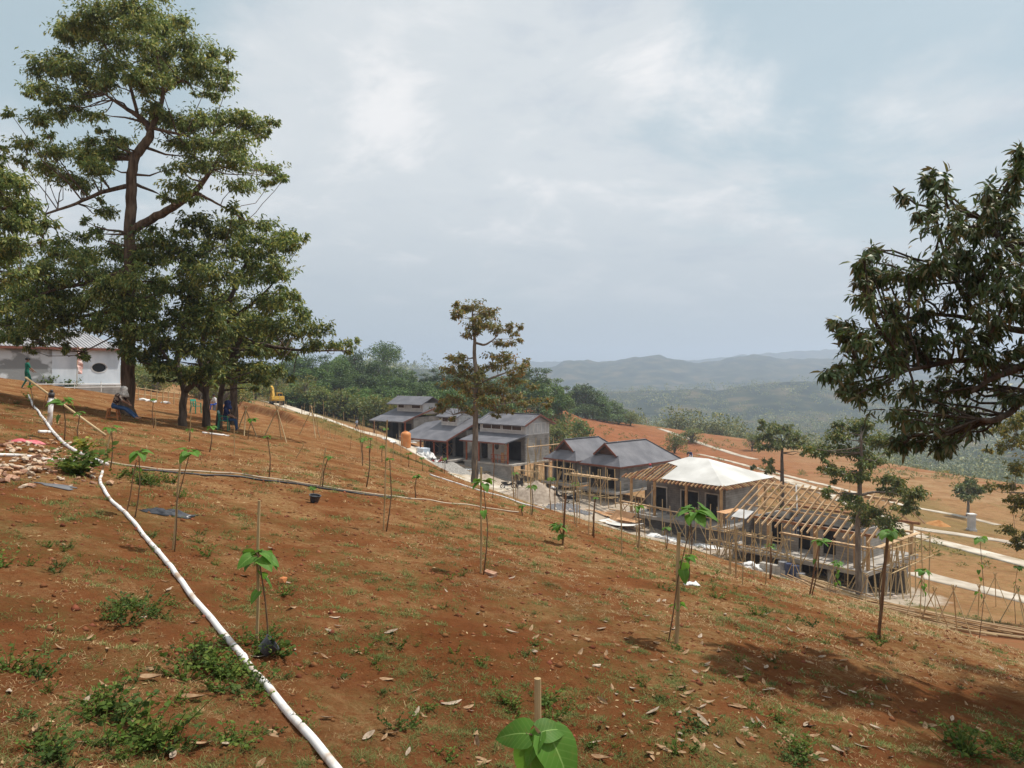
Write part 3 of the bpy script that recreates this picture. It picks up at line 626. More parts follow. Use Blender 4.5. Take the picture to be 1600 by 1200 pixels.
hero_tree('shade_tree', 'slanting tree whose long low branch reaches out toward the forest', 35., [(343,638,0,.13),(346,610,0,.115),(352,590,0,.105),(362,560,.2,.14),(375,530,.2,.11),(395,500,.2,.06)],
  [[(362,560,.2,.12),(400,535,-.2,.10),(440,545,-.5,.07),(490,548,-.8,.05),(545,548,-1,.02)]],
  G3, LEAF_DK, BARK_DK, leaf=(.19, .074), per=640, rng_seed=8, dd=1.8, depthk=1)
hero_tree('shade_tree', 'straight dark trunk standing behind the clump of leaning trees', 42., [(365,618,0,.2),(365,590,0,.19),(368,560,0,.15),(372,520,0,.12)], [],
  [(350,520,50,22),(400,515,50,20),(372,545,55,18),(340,555,40,14),(415,548,35,12)], LEAF_DK, BARK_DK, leaf=(.24, .09), per=900, rng_seed=9, dd=2, depthk=1)
hero_tree('shade_tree', 'leafy crown entering beside the tallest shade tree, its trunk out of view', 23., [(-75,650,0,.3),(-70,520,0,.26),(-60,400,0,.2),(-50,320,0,.12)],
  [[(-60,400,0,.12),(-20,395,-.3,.08),(30,385,-.5,.03)],[(-52,340,0,.08),(-10,330,0,.05),(30,320,0,.03)]],
  [(5,282,38,18),(35,320,35,18),(15,350,40,20),(48,345,22,12),(5,395,40,20),(30,428,26,10),(-35,330,60,50),(-40,420,60,36),(-50,270,40,26),(-45,480,50,26),(5,310,30,16),(18,385,30,14)], LEAF_BIG, BARK, leaf=(.165, .062), per=560, rng_seed=11, dd=1.6, depthk=1)

DUR = [(735,480,22,12),(760,490,22,12),(715,490,12,9),(750,508,24,10),(777,515,20,9),(735,520,15,7),(800,520,13,7),(790,535,18,7),(715,558,18,9),(700,577,22,8),(725,573,18,7),(790,558,28,9),(815,573,17,9),(770,573,24,9),(740,590,28,9),(708,600,30,8),(800,594,25,9),(770,605,24,9),(740,614,26,7),(705,624,28,7),(690,638,15,6),(760,628,22,6),(802,620,24,7),(832,627,16,5),(730,638,20,5),(780,640,18,5)]
hero_tree('durian_tree', 'slender bare-trunked tree with brown-green sprays, standing alone before the tiled houses', 54., [(742,760,0,.27),(742,700,0,.21),(743,640,0,.18),(744,590,0,.155),(741,550,0,.13),(742,530,0,.11),(739,505,0,.08),(738,480,0,.05)],
  [[(742,535,0,.09),(757,540,-.2,.08),(772,530,-.3,.05),(780,520,-.3,.03)],[(743,632,0,.10),(770,635,-.3,.07),(800,628,-.4,.03)],[(743,650,0,.10),(725,643,-.2,.08),(708,648,-.3,.04)],[(744,600,0,.10),(775,588,.2,.07),(810,575,.3,.03)],[(744,592,0,.08),(720,585,.3,.05),(700,578,.4,.03)]],
  DUR, LEAF_DUR, BARK_GR, leaf=(.25, .10), per=820, rng_seed=21, dd=1.6, depthk=1.1)
MIDT = [(1345,665,28,13),(1310,680,25,13),(1375,690,25,13),(1285,705,24,11),(1330,705,34,13),(1360,720,28,11),(1300,735,20,9),(1340,745,24,10),(1293,765,11,5),(1400,765,28,11),(1430,770,20,12),(1420,795,16,8),(1385,750,16,8),(1335,790,20,7),(1360,802,28,9),(1385,815,24,9),(1330,775,14,5),(1395,832,16,7),(1345,812,18,7)]
hero_tree('durian_tree', 'tall pale-trunked tree with tiered crown in front of the half-built rafter house', 49., [(1343,930,0,.23),(1341,880,0,.185),(1340,830,0,.165),(1343,770,0,.14),(1346,720,0,.11),(1345,680,0,.07)],
  [[(1343,775,0,.1),(1365,768,-.2,.08),(1395,770,-.3,.05)],[(1343,760,0,.08),(1338,735,.2,.06)],[(1342,805,0,.08),(1365,808,.2,.05),(1390,820,.2,.03)]],
  MIDT, LEAF_MID, BARK_GR, leaf=(.25, .105), per=1100, rng_seed=23, dd=1.6, depthk=1.1)
hero_tree('durian_tree', 'small round-topped tree rising behind the white membrane roof', 100., [(1222,757,0,.26),(1222,720,0,.2),(1222,690,0,.12)], [[(1222,738,0,.1),(1208,733,-.2,.06)]],
  [(1220,668,24,9),(1200,680,17,9),(1240,682,19,9),(1216,695,27,9),(1251,694,9,7),(1193,699,14,7),(1200,732,14,6)], LEAF_MID, BARK_DK, leaf=(.40, .19), per=1300, rng_seed=25, dd=2, depthk=1)
hero_tree('small_tree', 'small dome-crowned tree alone on the bare terrace beside the white pillar', 109., [(1512,808,0,.22),(1513,790,0,.17),(1513,770,0,.1)], [],
  [(1512,752,13,6),(1500,765,13,8),(1526,765,13,8),(1512,775,22,7),(1512,763,18,8)], LEAF_MID, BARK_GR, leaf=(.40, .19), per=1300, rng_seed=27, dd=2, depthk=1)
hero_tree('yellow_tree', 'sparse tree with yellow-green sprays, cut off by the picture edge', 44., [(1650,960,0,.3),(1645,880,0,.25),(1640,780,0,.2),(1630,700,0,.12)],
  [[(1640,780,0,.1),(1610,770,-.2,.07),(1580,770,-.3,.03)],[(1635,720,0,.1),(1605,705,0,.06),(1580,690,0,.03)],[(1640,860,0,.08),(1610,845,0,.05),(1585,840,0,.03)]],
  [(1572,670,24,9),(1592,690,20,10),(1562,700,13,7),(1586,730,22,10),(1575,760,18,9),(1592,782,20,9),(1580,830,16,8),(1592,850,14,7),(1602,652,18,8),(1640,650,40,20),(1640,720,40,20),(1630,800,30,16)], LEAF_YEL, BARK_GR, leaf=(.22, .09), per=800, rng_seed=29, dd=1.4, depthk=1)
NEAR = [(1452,278,12,14),(1458,300,18,22),(1362,392,10,12),(1545,300,12,16),(1590,262,9,16),(1440,332,16,16),(1472,350,26,22),(1350,408,16,12),(1375,432,26,14),(1420,430,28,18),(1345,440,14,12),(1360,470,28,14),(1410,470,32,18),(1460,420,32,22),(1500,400,32,22),(1550,322,22,20),(1530,360,28,22),(1578,305,16,18),(1596,262,9,14),(1580,370,36,26),(1320,505,16,9),(1345,520,26,12),(1390,515,32,16),(1440,490,32,18),(1500,470,38,22),(1560,440,38,26),(1302,575,22,10),(1340,560,26,12),(1390,565,32,14),(1440,550,32,16),(1490,530,36,18),(1550,510,38,20),(1595,480,24,22),(1320,600,18,9),(1360,605,26,12),(1410,612,32,12),(1460,605,36,14),(1510,590,32,14),(1390,640,24,10),(1430,655,28,10),(1470,650,32,9),(1500,640,22,9),(1550,560,26,12),(1592,545,16,9),(1590,622,16,8),(1420,680,18,8),(1402,690,12,6),(1478,698,11,9),(1670,440,60,50),(1680,530,60,50),(1760,450,90,70),(1760,560,90,60),(1860,480,90,80),(1840,350,90,60),(1920,600,80,60),(1880,330,110,70,-2),(2000,420,120,80,-2.2),(1960,260,110,80,-1.5),(2150,300,140,100,-3),(2050,560,120,80,-2.4),(1800,380,90,60,1.5),(1700,460,90,60,2.5),(1560,395,30,22),(1520,430,34,20),(1430,520,34,16)]
hero_tree('durian_tree', 'dark near tree leaning in over the slope, long drooping leaves', 8.2, [(1800,1180,0,.26),(1780,900,0,.22),(1740,700,0,.18),(1700,560,0,.14),(1660,450,0,.08)],
  [[(1700,580,0,.06),(1640,560,-.3,.05),(1590,575,-.5,.042),(1550,590,-.6,.03),(1520,612,-.7,.018)],[(1640,560,-.3,.045),(1600,622,-.5,.036),(1580,645,-.6,.03),(1550,658,-.7,.03),(1530,655,-.7,.02)],[(1680,500,0,.08),(1600,520,.3,.04),(1530,500,.5,.03),(1470,490,.6,.02),(1400,500,.7,.012)],[(1660,450,0,.06),(1590,400,.2,.04),(1540,350,.3,.025),(1520,330,.3,.015)],[(1590,575,-.5,.04),(1500,560,-.2,.03),(1420,580,-.1,.02),(1340,570,0,.012)],[(1530,500,.5,.03),(1480,420,.5,.02),(1460,330,.5,.012)]],
  NEAR, LEAF_NEAR, BARK_DK, leaf=(.112, .027), per=185, rng_seed=31, dd=.9, twigs=9, six=True, hang=.75, depthk=.9)

# ---------------------------------------------------------------- woods beyond the road: every tree a thing, few crowns shared
def wood_proto(seed, w, h, leafm, bark, kind='round', n=2600, lf=(.52, .30)):
    rng = np.random.default_rng(seed); nb = {'round': 26, 'tall': 22, 'wide': 24}[kind]
    V0 = []; Dd = []; Sz = []
    mb = MB(); hh = h * .34; mb.tube([(0, 0, -1.5), (0.05, 0, 0), (.1, .1, hh), (.2, .1, h * .6), (.1, 0, h * .85)], [.26, .22, .17, .12, .04], 7)
    for _ in range(nb):
        a = rng.uniform(0, 2 * math.pi); t = rng.uniform(0, 1)
        if kind == 'tall': zc = h * lerp(.18, .95, t); rr = w * .5 * (1 - .55 * t) * math.sqrt(rng.random())
        elif kind == 'wide': zc = h * lerp(.62, .93, t); rr = w * .5 * (1 - .5 * t) * math.sqrt(rng.random())
        else: zc = h * lerp(.22, .9, t); rr = w * .5 * math.sqrt(max(0.02, 1 - (2 * t - .75) ** 2 * .6)) * math.sqrt(rng.random())
        c = np.array([rr * math.cos(a), rr * math.sin(a), zc]); r = w * rng.uniform(.13, .23)
        mb.tube([(.1, .05, max(.3, zc - r - rr * .6)), c * (.5, .5, .92), c], [.08, .05, .02], 4, cap=False)
        m = n // nb; u = rng.normal(0, 1, (m, 3)); u /= np.linalg.norm(u, axis=1)[:, None]; q = rng.uniform(.55, 1.08, m)[:, None]
        V0.append(c + u * q * r * (1, 1, .72)); d = u * .7 + rng.normal(0, .5, (m, 3)) - (0, 0, .25); Dd.append(d / np.linalg.norm(d, axis=1)[:, None]); Sz.append(rng.uniform(.6, 1.3, m))
    B = np.concatenate(V0); D = np.concatenate(Dd); S = np.concatenate(Sz)
    V, Fc = leaf_quads(B, D, lf[0] * S, lf[1] * S, rng)
    cm = npmesh('crown', V, Fc, leafm)
    t = mb.build('trunk', bark, None, smooth=True, loc=(0, 0, 0)); tm = t.data; bpy.data.objects.remove(t)
    return cm, tm
WOOD_LT = leafmat('leaf_wood_bright', (0.043, 0.106, 0.020), (0.088, 0.179, 0.032), (0.155, 0.211, 0.043), island=0.25, trans=0.15)
PROTO = {'round': wood_proto(41, 9, 10, LEAF_WOOD, BARK_DK), 'round2': wood_proto(42, 8, 11, LEAF_WOOD, BARK_DK), 'tall': wood_proto(43, 6, 13, LEAF_WOOD, BARK_GR, 'tall', 2200),
         'bright': wood_proto(44, 7.5, 9, WOOD_LT, BARK_DK), 'wide': wood_proto(45, 13, 15, LEAF_WOOD, BARK_GR, 'wide', 2600), 'scrub': wood_proto(46, 5, 4.2, LEAF_MID, BARK_DK, 'round', 1000, (.42, .22)), 'dry': wood_proto(47, 5, 5, LEAF_YEL, BARK_GR, 'tall', 900, (.36, .14))}
WL = {'round': 'dense dark green tree in the forest edge behind the road and houses', 'round2': 'dense dark green tree in the forest edge behind the road and houses', 'tall': 'narrow upright tree in the forest edge behind the road and houses', 'bright': 'brighter green leafy tree in the forest edge behind the tiled houses', 'scrub': 'low bushy shrub at the foot of the forest', 'dry': 'thin yellowish shrub at the foot of the forest'}
def wood_tree(kind, x, y, hs, ws, rz, label=None, group='forest trees beyond the road', name='forest_tree', zoff=0.0, cat='tree'):
    cm, tm = PROTO[kind]; z = g(x, y) + zoff
    t = thing(name, label or WL[kind], cat, (x, y, z), group, rz); t.scale = (ws, ws, hs)
    place('crown', cm, t); place('trunk', tm, t); return t
_r = random.Random(5)
def wood_row(tops, d0, d1, kinds, step):
    """trees whose tops follow a skyline [(px, py)], in a belt between two depths"""
    px = tops[0][0]
    while px < tops[-1][0]:
        d = _r.uniform(d0, d1); ty = float(np.interp(px, [t[0] for t in tops], [t[1] for t in tops])) + _r.uniform(-4, 12)
        x = (px - 800) / F * d; zt = EYE - (ty - HOR) / F * d; zb = g(x, d); kind = _r.choice(kinds); h0 = {'round': 10, 'round2': 11, 'tall': 13, 'bright': 9, 'wide': 15, 'scrub': 4.2, 'dry': 5}[kind]
        h = max(zt - zb, 3.0)
        hs = h / h0; wood_tree(kind, x, d, hs, max(.75, min(1.35, hs * _r.uniform(.85, 1.2))), _r.uniform(0, 6.28))
        px += step * _r.uniform(.7, 1.3)
wood_row([(225,575),(330,570),(400,566),(470,552),(520,545),(560,548),(640,572),(700,572),(760,590),(800,575),(850,575),(885,596),(900,612)], 185, 215, ['round', 'round2', 'tall', 'round'], 17)
wood_row([(230,590),(330,585),(430,575),(520,562),(600,580),(680,590),(780,592),(850,590),(884,606)], 165, 182, ['round', 'round2', 'bright', 'tall'], 20)
wood_row([(420,600),(520,590),(600,596),(680,602),(760,618),(820,612)], 146, 162, ['round', 'bright', 'round2'], 24)
wood_row([(890,604),(905,598),(940,608),(965,618),(985,640)], 228, 250, ['round', 'round2'], 14)
wood_row([(450,618),(520,612),(600,612),(640,618)], 136, 144, ['round', 'round2'], 20)
wood_row([(885,630),(925,632),(960,645),(982,655)], 222, 232, ['round'], 15)
_p = P(600, 545, 205); wood_tree('wide', _p[0], _p[1], (EYE + 45 / F * 205 - g(_p[0], _p[1])) / 15, .95, 1.0, 'umbrella-crowned tree standing highest on the forest skyline')
for px, py, k, s in [(470,622,'dry',.8),(500,630,'scrub',.9),(530,635,'dry',.9),(560,640,'scrub',1),(585,640,'dry',1),(610,645,'dry',1.1),(640,640,'scrub',1.2),(590,632,'scrub',1.2),(540,622,'scrub',1.2),(505,615,'scrub',1.1),(400,606,'scrub',.9),(430,606,'dry',1),(385,604,'scrub',.7),(660,660,'dry',.9),(690,655,'scrub',1.0),(625,622,'dry',1.2),(480,606,'dry',1.2),(455,612,'scrub',.8)]:
    d = float(np.interp(px, [380, 450, 600, 700], [120, 138, 128, 118])); q = P(px, py, d)
    wood_tree(k, q[0], q[1], s, s, px * .7, group='shrubs at the forest foot', name='shrub', cat='shrub')
for k in range(26):
    px = _r.uniform(205, 385); d = _r.uniform(88, 118); q = P(px, 600, d); s = _r.uniform(.5, .95)
    wood_tree(_r.choice(('dry', 'dry', 'scrub')), q[0], q[1], s * .8, s * 1.2, px, 'tall dry brush on the slope behind the shade trees', 'brush behind the shade trees', 'shrub', cat='shrub')
for px, py, d, k, hs, ws, lab in [(905,672,150,'bright',.75,.7,'bright green bushy tree at the foot of the red earth mound'),(880,690,140,'scrub',1.5,1.3,'rounded green bush behind the gabled house by the bare earth'),(865,695,135,'scrub',1.3,1.2,'dark bush directly behind the gabled house corner'),(1054,708,180,'scrub',1.05,.95,'dark bush on bare ground behind the dark hipped roofs'),(1083,692,220,'scrub',.95,1.35,'wide dark bush alone on the bare field'),(1175,704,200,'scrub',1.0,.8,'small tree on bare field behind the white roof'),(985,660,230,'scrub',.9,1,'dark bush where the forest edge meets the bare field')]:
    q = gp(px, py) if px > 1000 else P(px, py, d); wood_tree(k, q[0], q[1], hs, ws, px, lab, None, 'shrub', cat='shrub')

def valley_woods():
    """the wooded valley floor: too many and too far to count"""
    rng = np.random.default_rng(77); n = 8200
    r = 258 + 1150 * rng.random(n) ** 1.5; a = rng.uniform(R(-12), R(40), n); x = r * np.sin(a); y = r * np.cos(a)
    keep = (fbm(x / 90, y / 90, 3) > -.34) & (r > 235 + 60 * (x < 40)) & ~((r < 275) & (fbm(x / 30, y / 30, 2) < 0)); x, y, r = x[keep], y[keep], r[keep]; n = len(x)
    h = (rng.gamma(3.2, 1.7, n) + 3) * (1 + .3 * fbm(x / 60, y / 60, 2)) * (.62 + .38 * sstep(300, 480, r)); w = h * rng.uniform(.7, 1.15, n); z = gz(x, y, False)
    Bs, Ds, Ss = [], [], []
    for k in range(n):
        m = 190 if r[k] < 420 else (90 if r[k] < 700 else 30)
        nb = 5; bc = rng.normal(0, .24, (nb, 3)) * (w[k], w[k], h[k] * .6) + (0, 0, h[k] * .55); pick = rng.integers(0, nb, m)
        u = rng.normal(0, 1, (m, 3)); u /= np.linalg.norm(u, axis=1)[:, None]
        b = bc[pick] + u * w[k] * .25 * rng.uniform(.6, 1.1, m)[:, None]; Bs.append(b + (x[k], y[k], z[k])); d = u * .8 + rng.normal(0, .4, (m, 3)); Ds.append(d / np.linalg.norm(d, axis=1)[:, None])
        Ss.append(np.full(m, w[k] * (.085 if r[k] < 420 else (.12 if r[k] < 700 else .19))) * rng.uniform(.7, 1.3, m))
    B = np.concatenate(Bs); D = np.concatenate(Ds); S = np.concatenate(Ss); V, Fc = leaf_quads(B, D, S, S * .62, rng)
    m1 = LEAF_VAL
    tag(place('woods', npmesh('woods', V, Fc, m1)), kind='stuff')
valley_woods()
def scrub_tufts():
    rng = np.random.default_rng(91); n = 1500; x = rng.uniform(20, 150, n); y = rng.uniform(70, 255, n); k = (field(x, y) < lower(x, y)) & (fbm(x / 14, y / 14, 3) > .02) & (np.hypot(x, y) < 250); x, y = x[k], y[k]; n = len(x); z = gz(x, y); m = 26; w = rng.gamma(2, .22, n) + .2
    u = rng.normal(0, 1, (n, m, 3)); u /= np.linalg.norm(u, axis=2)[..., None]; u[..., 2] = np.abs(u[..., 2]); b = np.stack([x, y, z], 1)[:, None] + u * w[:, None, None] * rng.uniform(.3, 1, (n, m, 1)) * (1, 1, .7); s = np.repeat(w, m) * .5
    V, Fc = leaf_quads(b.reshape(-1, 3), u.reshape(-1, 3), s, s * .4, rng); tag(place('low_scrub', npmesh('low_scrub', V, Fc, LEAF_YEL)), kind='stuff')
scrub_tufts()
# ---------------------------------------------------------------- houses on the building site
def tile_mat():
    m = mat('grey_roof_tiles', (0.105, 0.107, 0.123), 0.62, (0.165, 0.165, 0.182), 0.7, 7, 0, spec=0.35)
    nt = m.node_tree; N = nt.nodes; L = nt.links; b = N['Principled BSDF']
    tc = N.new('ShaderNodeTexCoord'); w = N.new('ShaderNodeTexWave'); w.wave_type = 'BANDS'; w.bands_direction = 'Z'; w.inputs['Scale'].default_value = 2.2; w.inputs['Distortion'].default_value = 0.3; w.wave_profile = 'SAW'
    L.new(tc.outputs['Object'], w.inputs[0]); bp = N.new('ShaderNodeBump'); bp.inputs['Distance'].default_value = .05; bp.inputs['Strength'].default_value = .7; L.new(w.outputs[1], bp.inputs['Height']); L.new(bp.outputs[0], b.inputs['Normal'])
    return m
TILE = tile_mat()
CEM = mat('grey_cement_render', (0.247, 0.232, 0.217), 0.95, (0.398, 0.383, 0.360), 0.9, 8, 0.25, 7, spec=0.1, col3=(0.330, 0.315, 0.292))
CEM_DK = mat('dark_cement_wall', (0.128, 0.121, 0.115), 0.95, (0.230, 0.216, 0.203), 0.8, 8, 0.25, 7, spec=0.1)
CONC = mat('raw_concrete', (0.280, 0.259, 0.231), 0.95, (0.462, 0.427, 0.385), 1.1, 8, 0.3, 8, spec=0.1)
PLASTER = mat('white_plaster', (0.40, 0.40, 0.39), 0.9, (0.56, 0.555, 0.545), 1.3, 7, 0.1, 8, spec=0.1)
FRAMEW = mat('white_painted_trim', (0.60, 0.59, 0.57), 0.7, (0.70, 0.69, 0.67), 3, 4, spec=0.2)
SHEETG = mat('grey_clad_sheet', (0.405, 0.398, 0.398), 0.7, (0.513, 0.506, 0.499), 1.5, 5, spec=0.2)
REDWOOD = mat('red_painted_steel', (0.23, 0.062, 0.028), 0.7, (0.32, 0.095, 0.045), 3, 6, spec=0.2)
FASC = mat('red_brown_fascia', (0.13, 0.052, 0.038), 0.8, (0.20, 0.08, 0.055), 2, 5, spec=0.2)
DARKIN = mat('painted_room_shade', (0.022, 0.021, 0.021), 0.95, (0.045, 0.042, 0.04), 1, 5, spec=0.05)
def block_joints(m, k=.78):
    nt = m.node_tree; N = nt.nodes; L = nt.links; b = N['Principled BSDF']; src = b.inputs['Base Color'].links[0].from_socket; tc = N.new('ShaderNodeTexCoord'); sp = N.new('ShaderNodeSeparateXYZ'); L.new(tc.outputs['Object'], sp.inputs[0])
    s1 = N.new('ShaderNodeMath'); s1.operation = 'SUBTRACT'; L.new(sp.outputs[0], s1.inputs[0]); L.new(sp.outputs[1], s1.inputs[1]); cb = N.new('ShaderNodeCombineXYZ'); L.new(s1.outputs[0], cb.inputs[0]); L.new(sp.outputs[2], cb.inputs[1])
    br = N.new('ShaderNodeTexBrick'); br.inputs['Scale'].default_value = 1.0; br.inputs['Brick Width'].default_value = .6; br.inputs['Row Height'].default_value = .21; br.inputs['Mortar Size'].default_value = .018; br.inputs['Color1'].default_value = (1, 1, 1, 1); br.inputs['Color2'].default_value = (k, k, k, 1); br.inputs['Mortar'].default_value = (.62, .61, .6, 1); L.new(cb.outputs[0], br.inputs[0])
    mx = N.new('ShaderNodeMix'); mx.data_type = 'RGBA'; mx.blend_type = 'MULTIPLY'; mx.inputs[0].default_value = .75; L.new(src, mx.inputs[6]); L.new(br.outputs[0], mx.inputs[7]); L.new(mx.outputs[2], b.inputs['Base Color'])
block_joints(CEM, .8); block_joints(CEM_DK, .85)
GLASSD = mat('dark_window_glass', (0.018, 0.018, 0.02), 0.15, spec=0.5)
LOUV = mat('brown_louvre', (0.055, 0.030, 0.022), 0.6, (0.09, 0.05, 0.035), 3, 4)
TIMBER = mat('new_timber', (0.36, 0.235, 0.125), 0.85, (0.56, 0.415, 0.25), 1.6, 7, 0.1, 10, spec=0.12, island=0.15)
TIMB_RED = mat('treated_timber', (0.23, 0.105, 0.055), 0.85, (0.36, 0.19, 0.10), 1.5, 6, spec=0.15)
TIMB_OR = mat('orange_timber_post', (0.36, 0.215, 0.105), 0.85, (0.52, 0.35, 0.19), 1.5, 6, spec=0.15)
BAMBOO = mat('bamboo_pole', (0.36, 0.25, 0.125), 0.65, (0.56, 0.43, 0.25), 1.3, 6, 0.0, spec=0.2)
PLY = mat('plywood_sheet', (0.44, 0.235, 0.115), 0.75, (0.56, 0.335, 0.18), 1.2, 7, spec=0.15)
MEMB = mat('white_roof_membrane', (0.46, 0.455, 0.43), 0.85, (0.66, 0.655, 0.63), 0.35, 8, 0.08, 2, spec=0.2)
CHILD = {}
class Fr:
    """house frame: u along the ridge (to the right and nearer), v into the block, w up; o = near corner at floor level"""
    def __init__(s, o, th):
        s.o = np.array(o, float); s.u = np.array([math.cos(th), -math.sin(th), 0]); s.v = np.array([math.sin(th), math.cos(th), 0]); s.w = np.array([0, 0, 1.])
    def p(s, u, v, w): return s.o + s.u * u + s.v * v + s.w * w
    def box(s, mb, u0, u1, v0, v1, w0, w1): return mb.obox(s.p(u0, v0, w0), s.u * (u1 - u0), s.v * (v1 - v0), s.w * (w1 - w0))
    def slab(s, mb, q, t=.12):             # roof panel: 4 (u,v,w) corners, thickened downward
        c = [s.p(*k) for k in q]; n = len(c); V = [k - s.w * t for k in c] + c
        return mb.add(V, [tuple(range(n - 1, -1, -1)), tuple(range(n, 2 * n))] + [(j, (j + 1) % n, n + (j + 1) % n, n + j) for j in range(n)])
def wall_part(h, fr, par, name, m, *b):
    o = fr.box(MB(), *b).build(name, m, par); return o
def window(fr, par, u0, u1, v, w0, w1, face='u', depth=.07, fm=None, pm=None, mull=1):
    """frame with its pane; face 'u': in a wall running along u at v (outside is -v); 'v': in a wall running along v at u = v argument (outside is +u)"""
    mb = MB(); t = .07
    if face == 'u':
        B = lambda a, b, c, d: fr.box(mb, a, b, v - depth, v + .02, c, d)
        pane = lambda m2: fr.box(m2, u0 + t, u1 - t, v - depth * .35, v + .01, w0 + t, w1 - t)
    else:
        B = lambda a, b, c, d: fr.box(mb, v - .02, v + depth, a, b, c, d)
        pane = lambda m2: fr.box(m2, v - .01, v + depth * .35, u0 + t, u1 - t, w0 + t, w1 - t)
    B(u0, u1, w0, w0 + t); B(u0, u1, w1 - t, w1); B(u0, u0 + t, w0 + t, w1 - t); B(u1 - t, u1, w0 + t, w1 - t)
    for k in range(1, mull): x = lerp(u0, u1, k / mull); B(x - t / 2, x + t / 2, w0 + t, w1 - t)
    f = mb.build('window', fm or FRAMEW, par); m2 = MB(); pane(m2); m2.build('pane', pm or GLASSD, f); return f
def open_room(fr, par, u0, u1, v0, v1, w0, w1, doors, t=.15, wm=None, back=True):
    """front wall with openings (list of (u0,u1,w_top)), side and back walls: a hollow room, its darkness painted on a sheet behind the openings"""
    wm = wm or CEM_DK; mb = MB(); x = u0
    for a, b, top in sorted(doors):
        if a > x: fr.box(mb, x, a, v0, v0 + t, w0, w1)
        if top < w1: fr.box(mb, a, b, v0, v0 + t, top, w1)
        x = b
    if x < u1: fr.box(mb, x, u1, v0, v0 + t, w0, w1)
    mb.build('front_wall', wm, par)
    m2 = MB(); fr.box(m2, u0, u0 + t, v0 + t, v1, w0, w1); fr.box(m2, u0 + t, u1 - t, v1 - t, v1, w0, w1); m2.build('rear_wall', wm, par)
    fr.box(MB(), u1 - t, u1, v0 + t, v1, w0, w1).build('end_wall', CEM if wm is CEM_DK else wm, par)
    m3 = MB(); fr.box(m3, u0 + t, u1 - t, v0 + .9 + t, v0 + 1.0 + t, w0, w1 - .05); m3.build('room_shade_sheet', DARKIN, par)  # near-black sheet just behind the openings, the room's shade put into its colour
def posts(fr, par, spots, w0, w1, s, m, name='post'):
    for u, v in spots: fr.box(MB(), u - s / 2, u + s / 2, v - s / 2, v + s / 2, w0, w1).build(name, m, par)

def gable_house(label, o, th, L, W, eave, ridge, porch, wing, clere, ground, right_gable=True):
    """L along u to the left of the near corner; lower roof in front (porch), taller block behind"""
    fr = Fr(o, th); h = thing('house', label, 'house', o); oh = .55
    pd, pw0, pw1 = porch                    # porch depth, eave height, height where it meets the wall
    fr.box(MB(), -L - .3, .35, -pd, W + .1, -.22, 0).build('floor_slab', CONC, h)
    fr.box(MB(), -L - .2, .2, -pd + .15, -pd + .35, ground, -.22).build('plinth', CEM, h)
    posts(fr, h, [(-.2, -pd + .5), (-.2, W * .5), (-.2, W - .3), (-L * .55, W - .3), (-L, W - .3)], ground - .6, -.22, .4, CEM_DK, 'stilt')
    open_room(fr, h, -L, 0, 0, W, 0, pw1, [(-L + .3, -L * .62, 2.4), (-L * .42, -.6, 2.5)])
    # upper clad band with windows and the gable end
    fr.box(MB(), -L, 0, 0, .15, pw1, eave).build('upper_wall', SHEETG, h)
    mb = MB(); fr.box(mb, -.15, 0, .15, W, pw1, eave); c = [fr.p(-.15, 0, eave), fr.p(-.15, W, eave), fr.p(-.15, W / 2, ridge)]; mb.prism(c, fr.u * .15); mb.build('gable_wall', SHEETG, h)
    mb = MB(); c = [fr.p(-L, 0, eave), fr.p(-L, W, eave), fr.p(-L, W / 2, ridge)]; mb.prism(c, fr.u * .15); fr.box(mb, -L, -L + .15, .15, W, pw1, eave); mb.build('gable_wall', SHEETG, h)
    for k in range(clere):
        a = lerp(-L + .35, -.35, k / clere); b = lerp(-L + .35, -.35, (k + 1) / clere)
        window(fr, h, a + .12, b - .12, 0, eave - .95, eave - .2, 'u', pm=LOUV, mull=2)
    for k in range(3): window(fr, h, .12 + k * (W - .24) / 3, .12 + (k + 1) * (W - .24) / 3 - .04, 0, pw1 + .05, eave - .05, 'v', pm=SHEETG, mull=2)
    # roofs
    mb = MB(); k = (ridge - eave) / (W / 2)
    fr.slab(mb, [(-L - oh, -oh, eave - oh * k), (oh, -oh, eave - oh * k), (oh, W / 2, ridge), (-L - oh, W / 2, ridge)])
    fr.slab(mb, [(-L - oh, W / 2, ridge), (oh, W / 2, ridge), (oh, W + oh, eave - oh * k), (-L - oh, W + oh, eave - oh * k)])
    rf = mb.build('roof', TILE, h)
    m2 = MB()
    for s in (1, -1):
        a = fr.p(oh + .02, W / 2, ridge - .04); b = fr.p(oh + .02, W / 2 - s * (W / 2 + oh), eave - oh * k - .04); m2.bar(a, b, .05, .22)
    m2.build('fascia', FASC, rf)
    fr.bar = None
    m2 = MB(); fr.box(m2, -L - oh, oh, W / 2 - .1, W / 2 + .1, ridge - .02, ridge + .09); m2.build('ridge_cap', TILE, rf)
    mb = MB(); fr.slab(mb, [(-L - wing, -pd - .5, pw0), (-.35, -pd - .5, pw0), (.55, 0 - .01, pw1 + .1), (-L - wing * .7, 0 - .01, pw1 + .1)], .14); mb.build('porch_roof', TILE, h)
    mb = MB(); mb.bar(fr.p(-L - wing, -pd - .52, pw0 - .1), fr.p(-.35, -pd - .52, pw0 - .1), .05, .16); mb.build('fascia', FASC, h)
    posts(fr, h, [(-.5, -pd + .2), (-L * .38, -pd + .2), (-L * .7, -pd + .2), (-L + .1, -pd + .2)], 0, pw0 - .02, .16, REDWOOD, 'porch_post')
    return h, fr

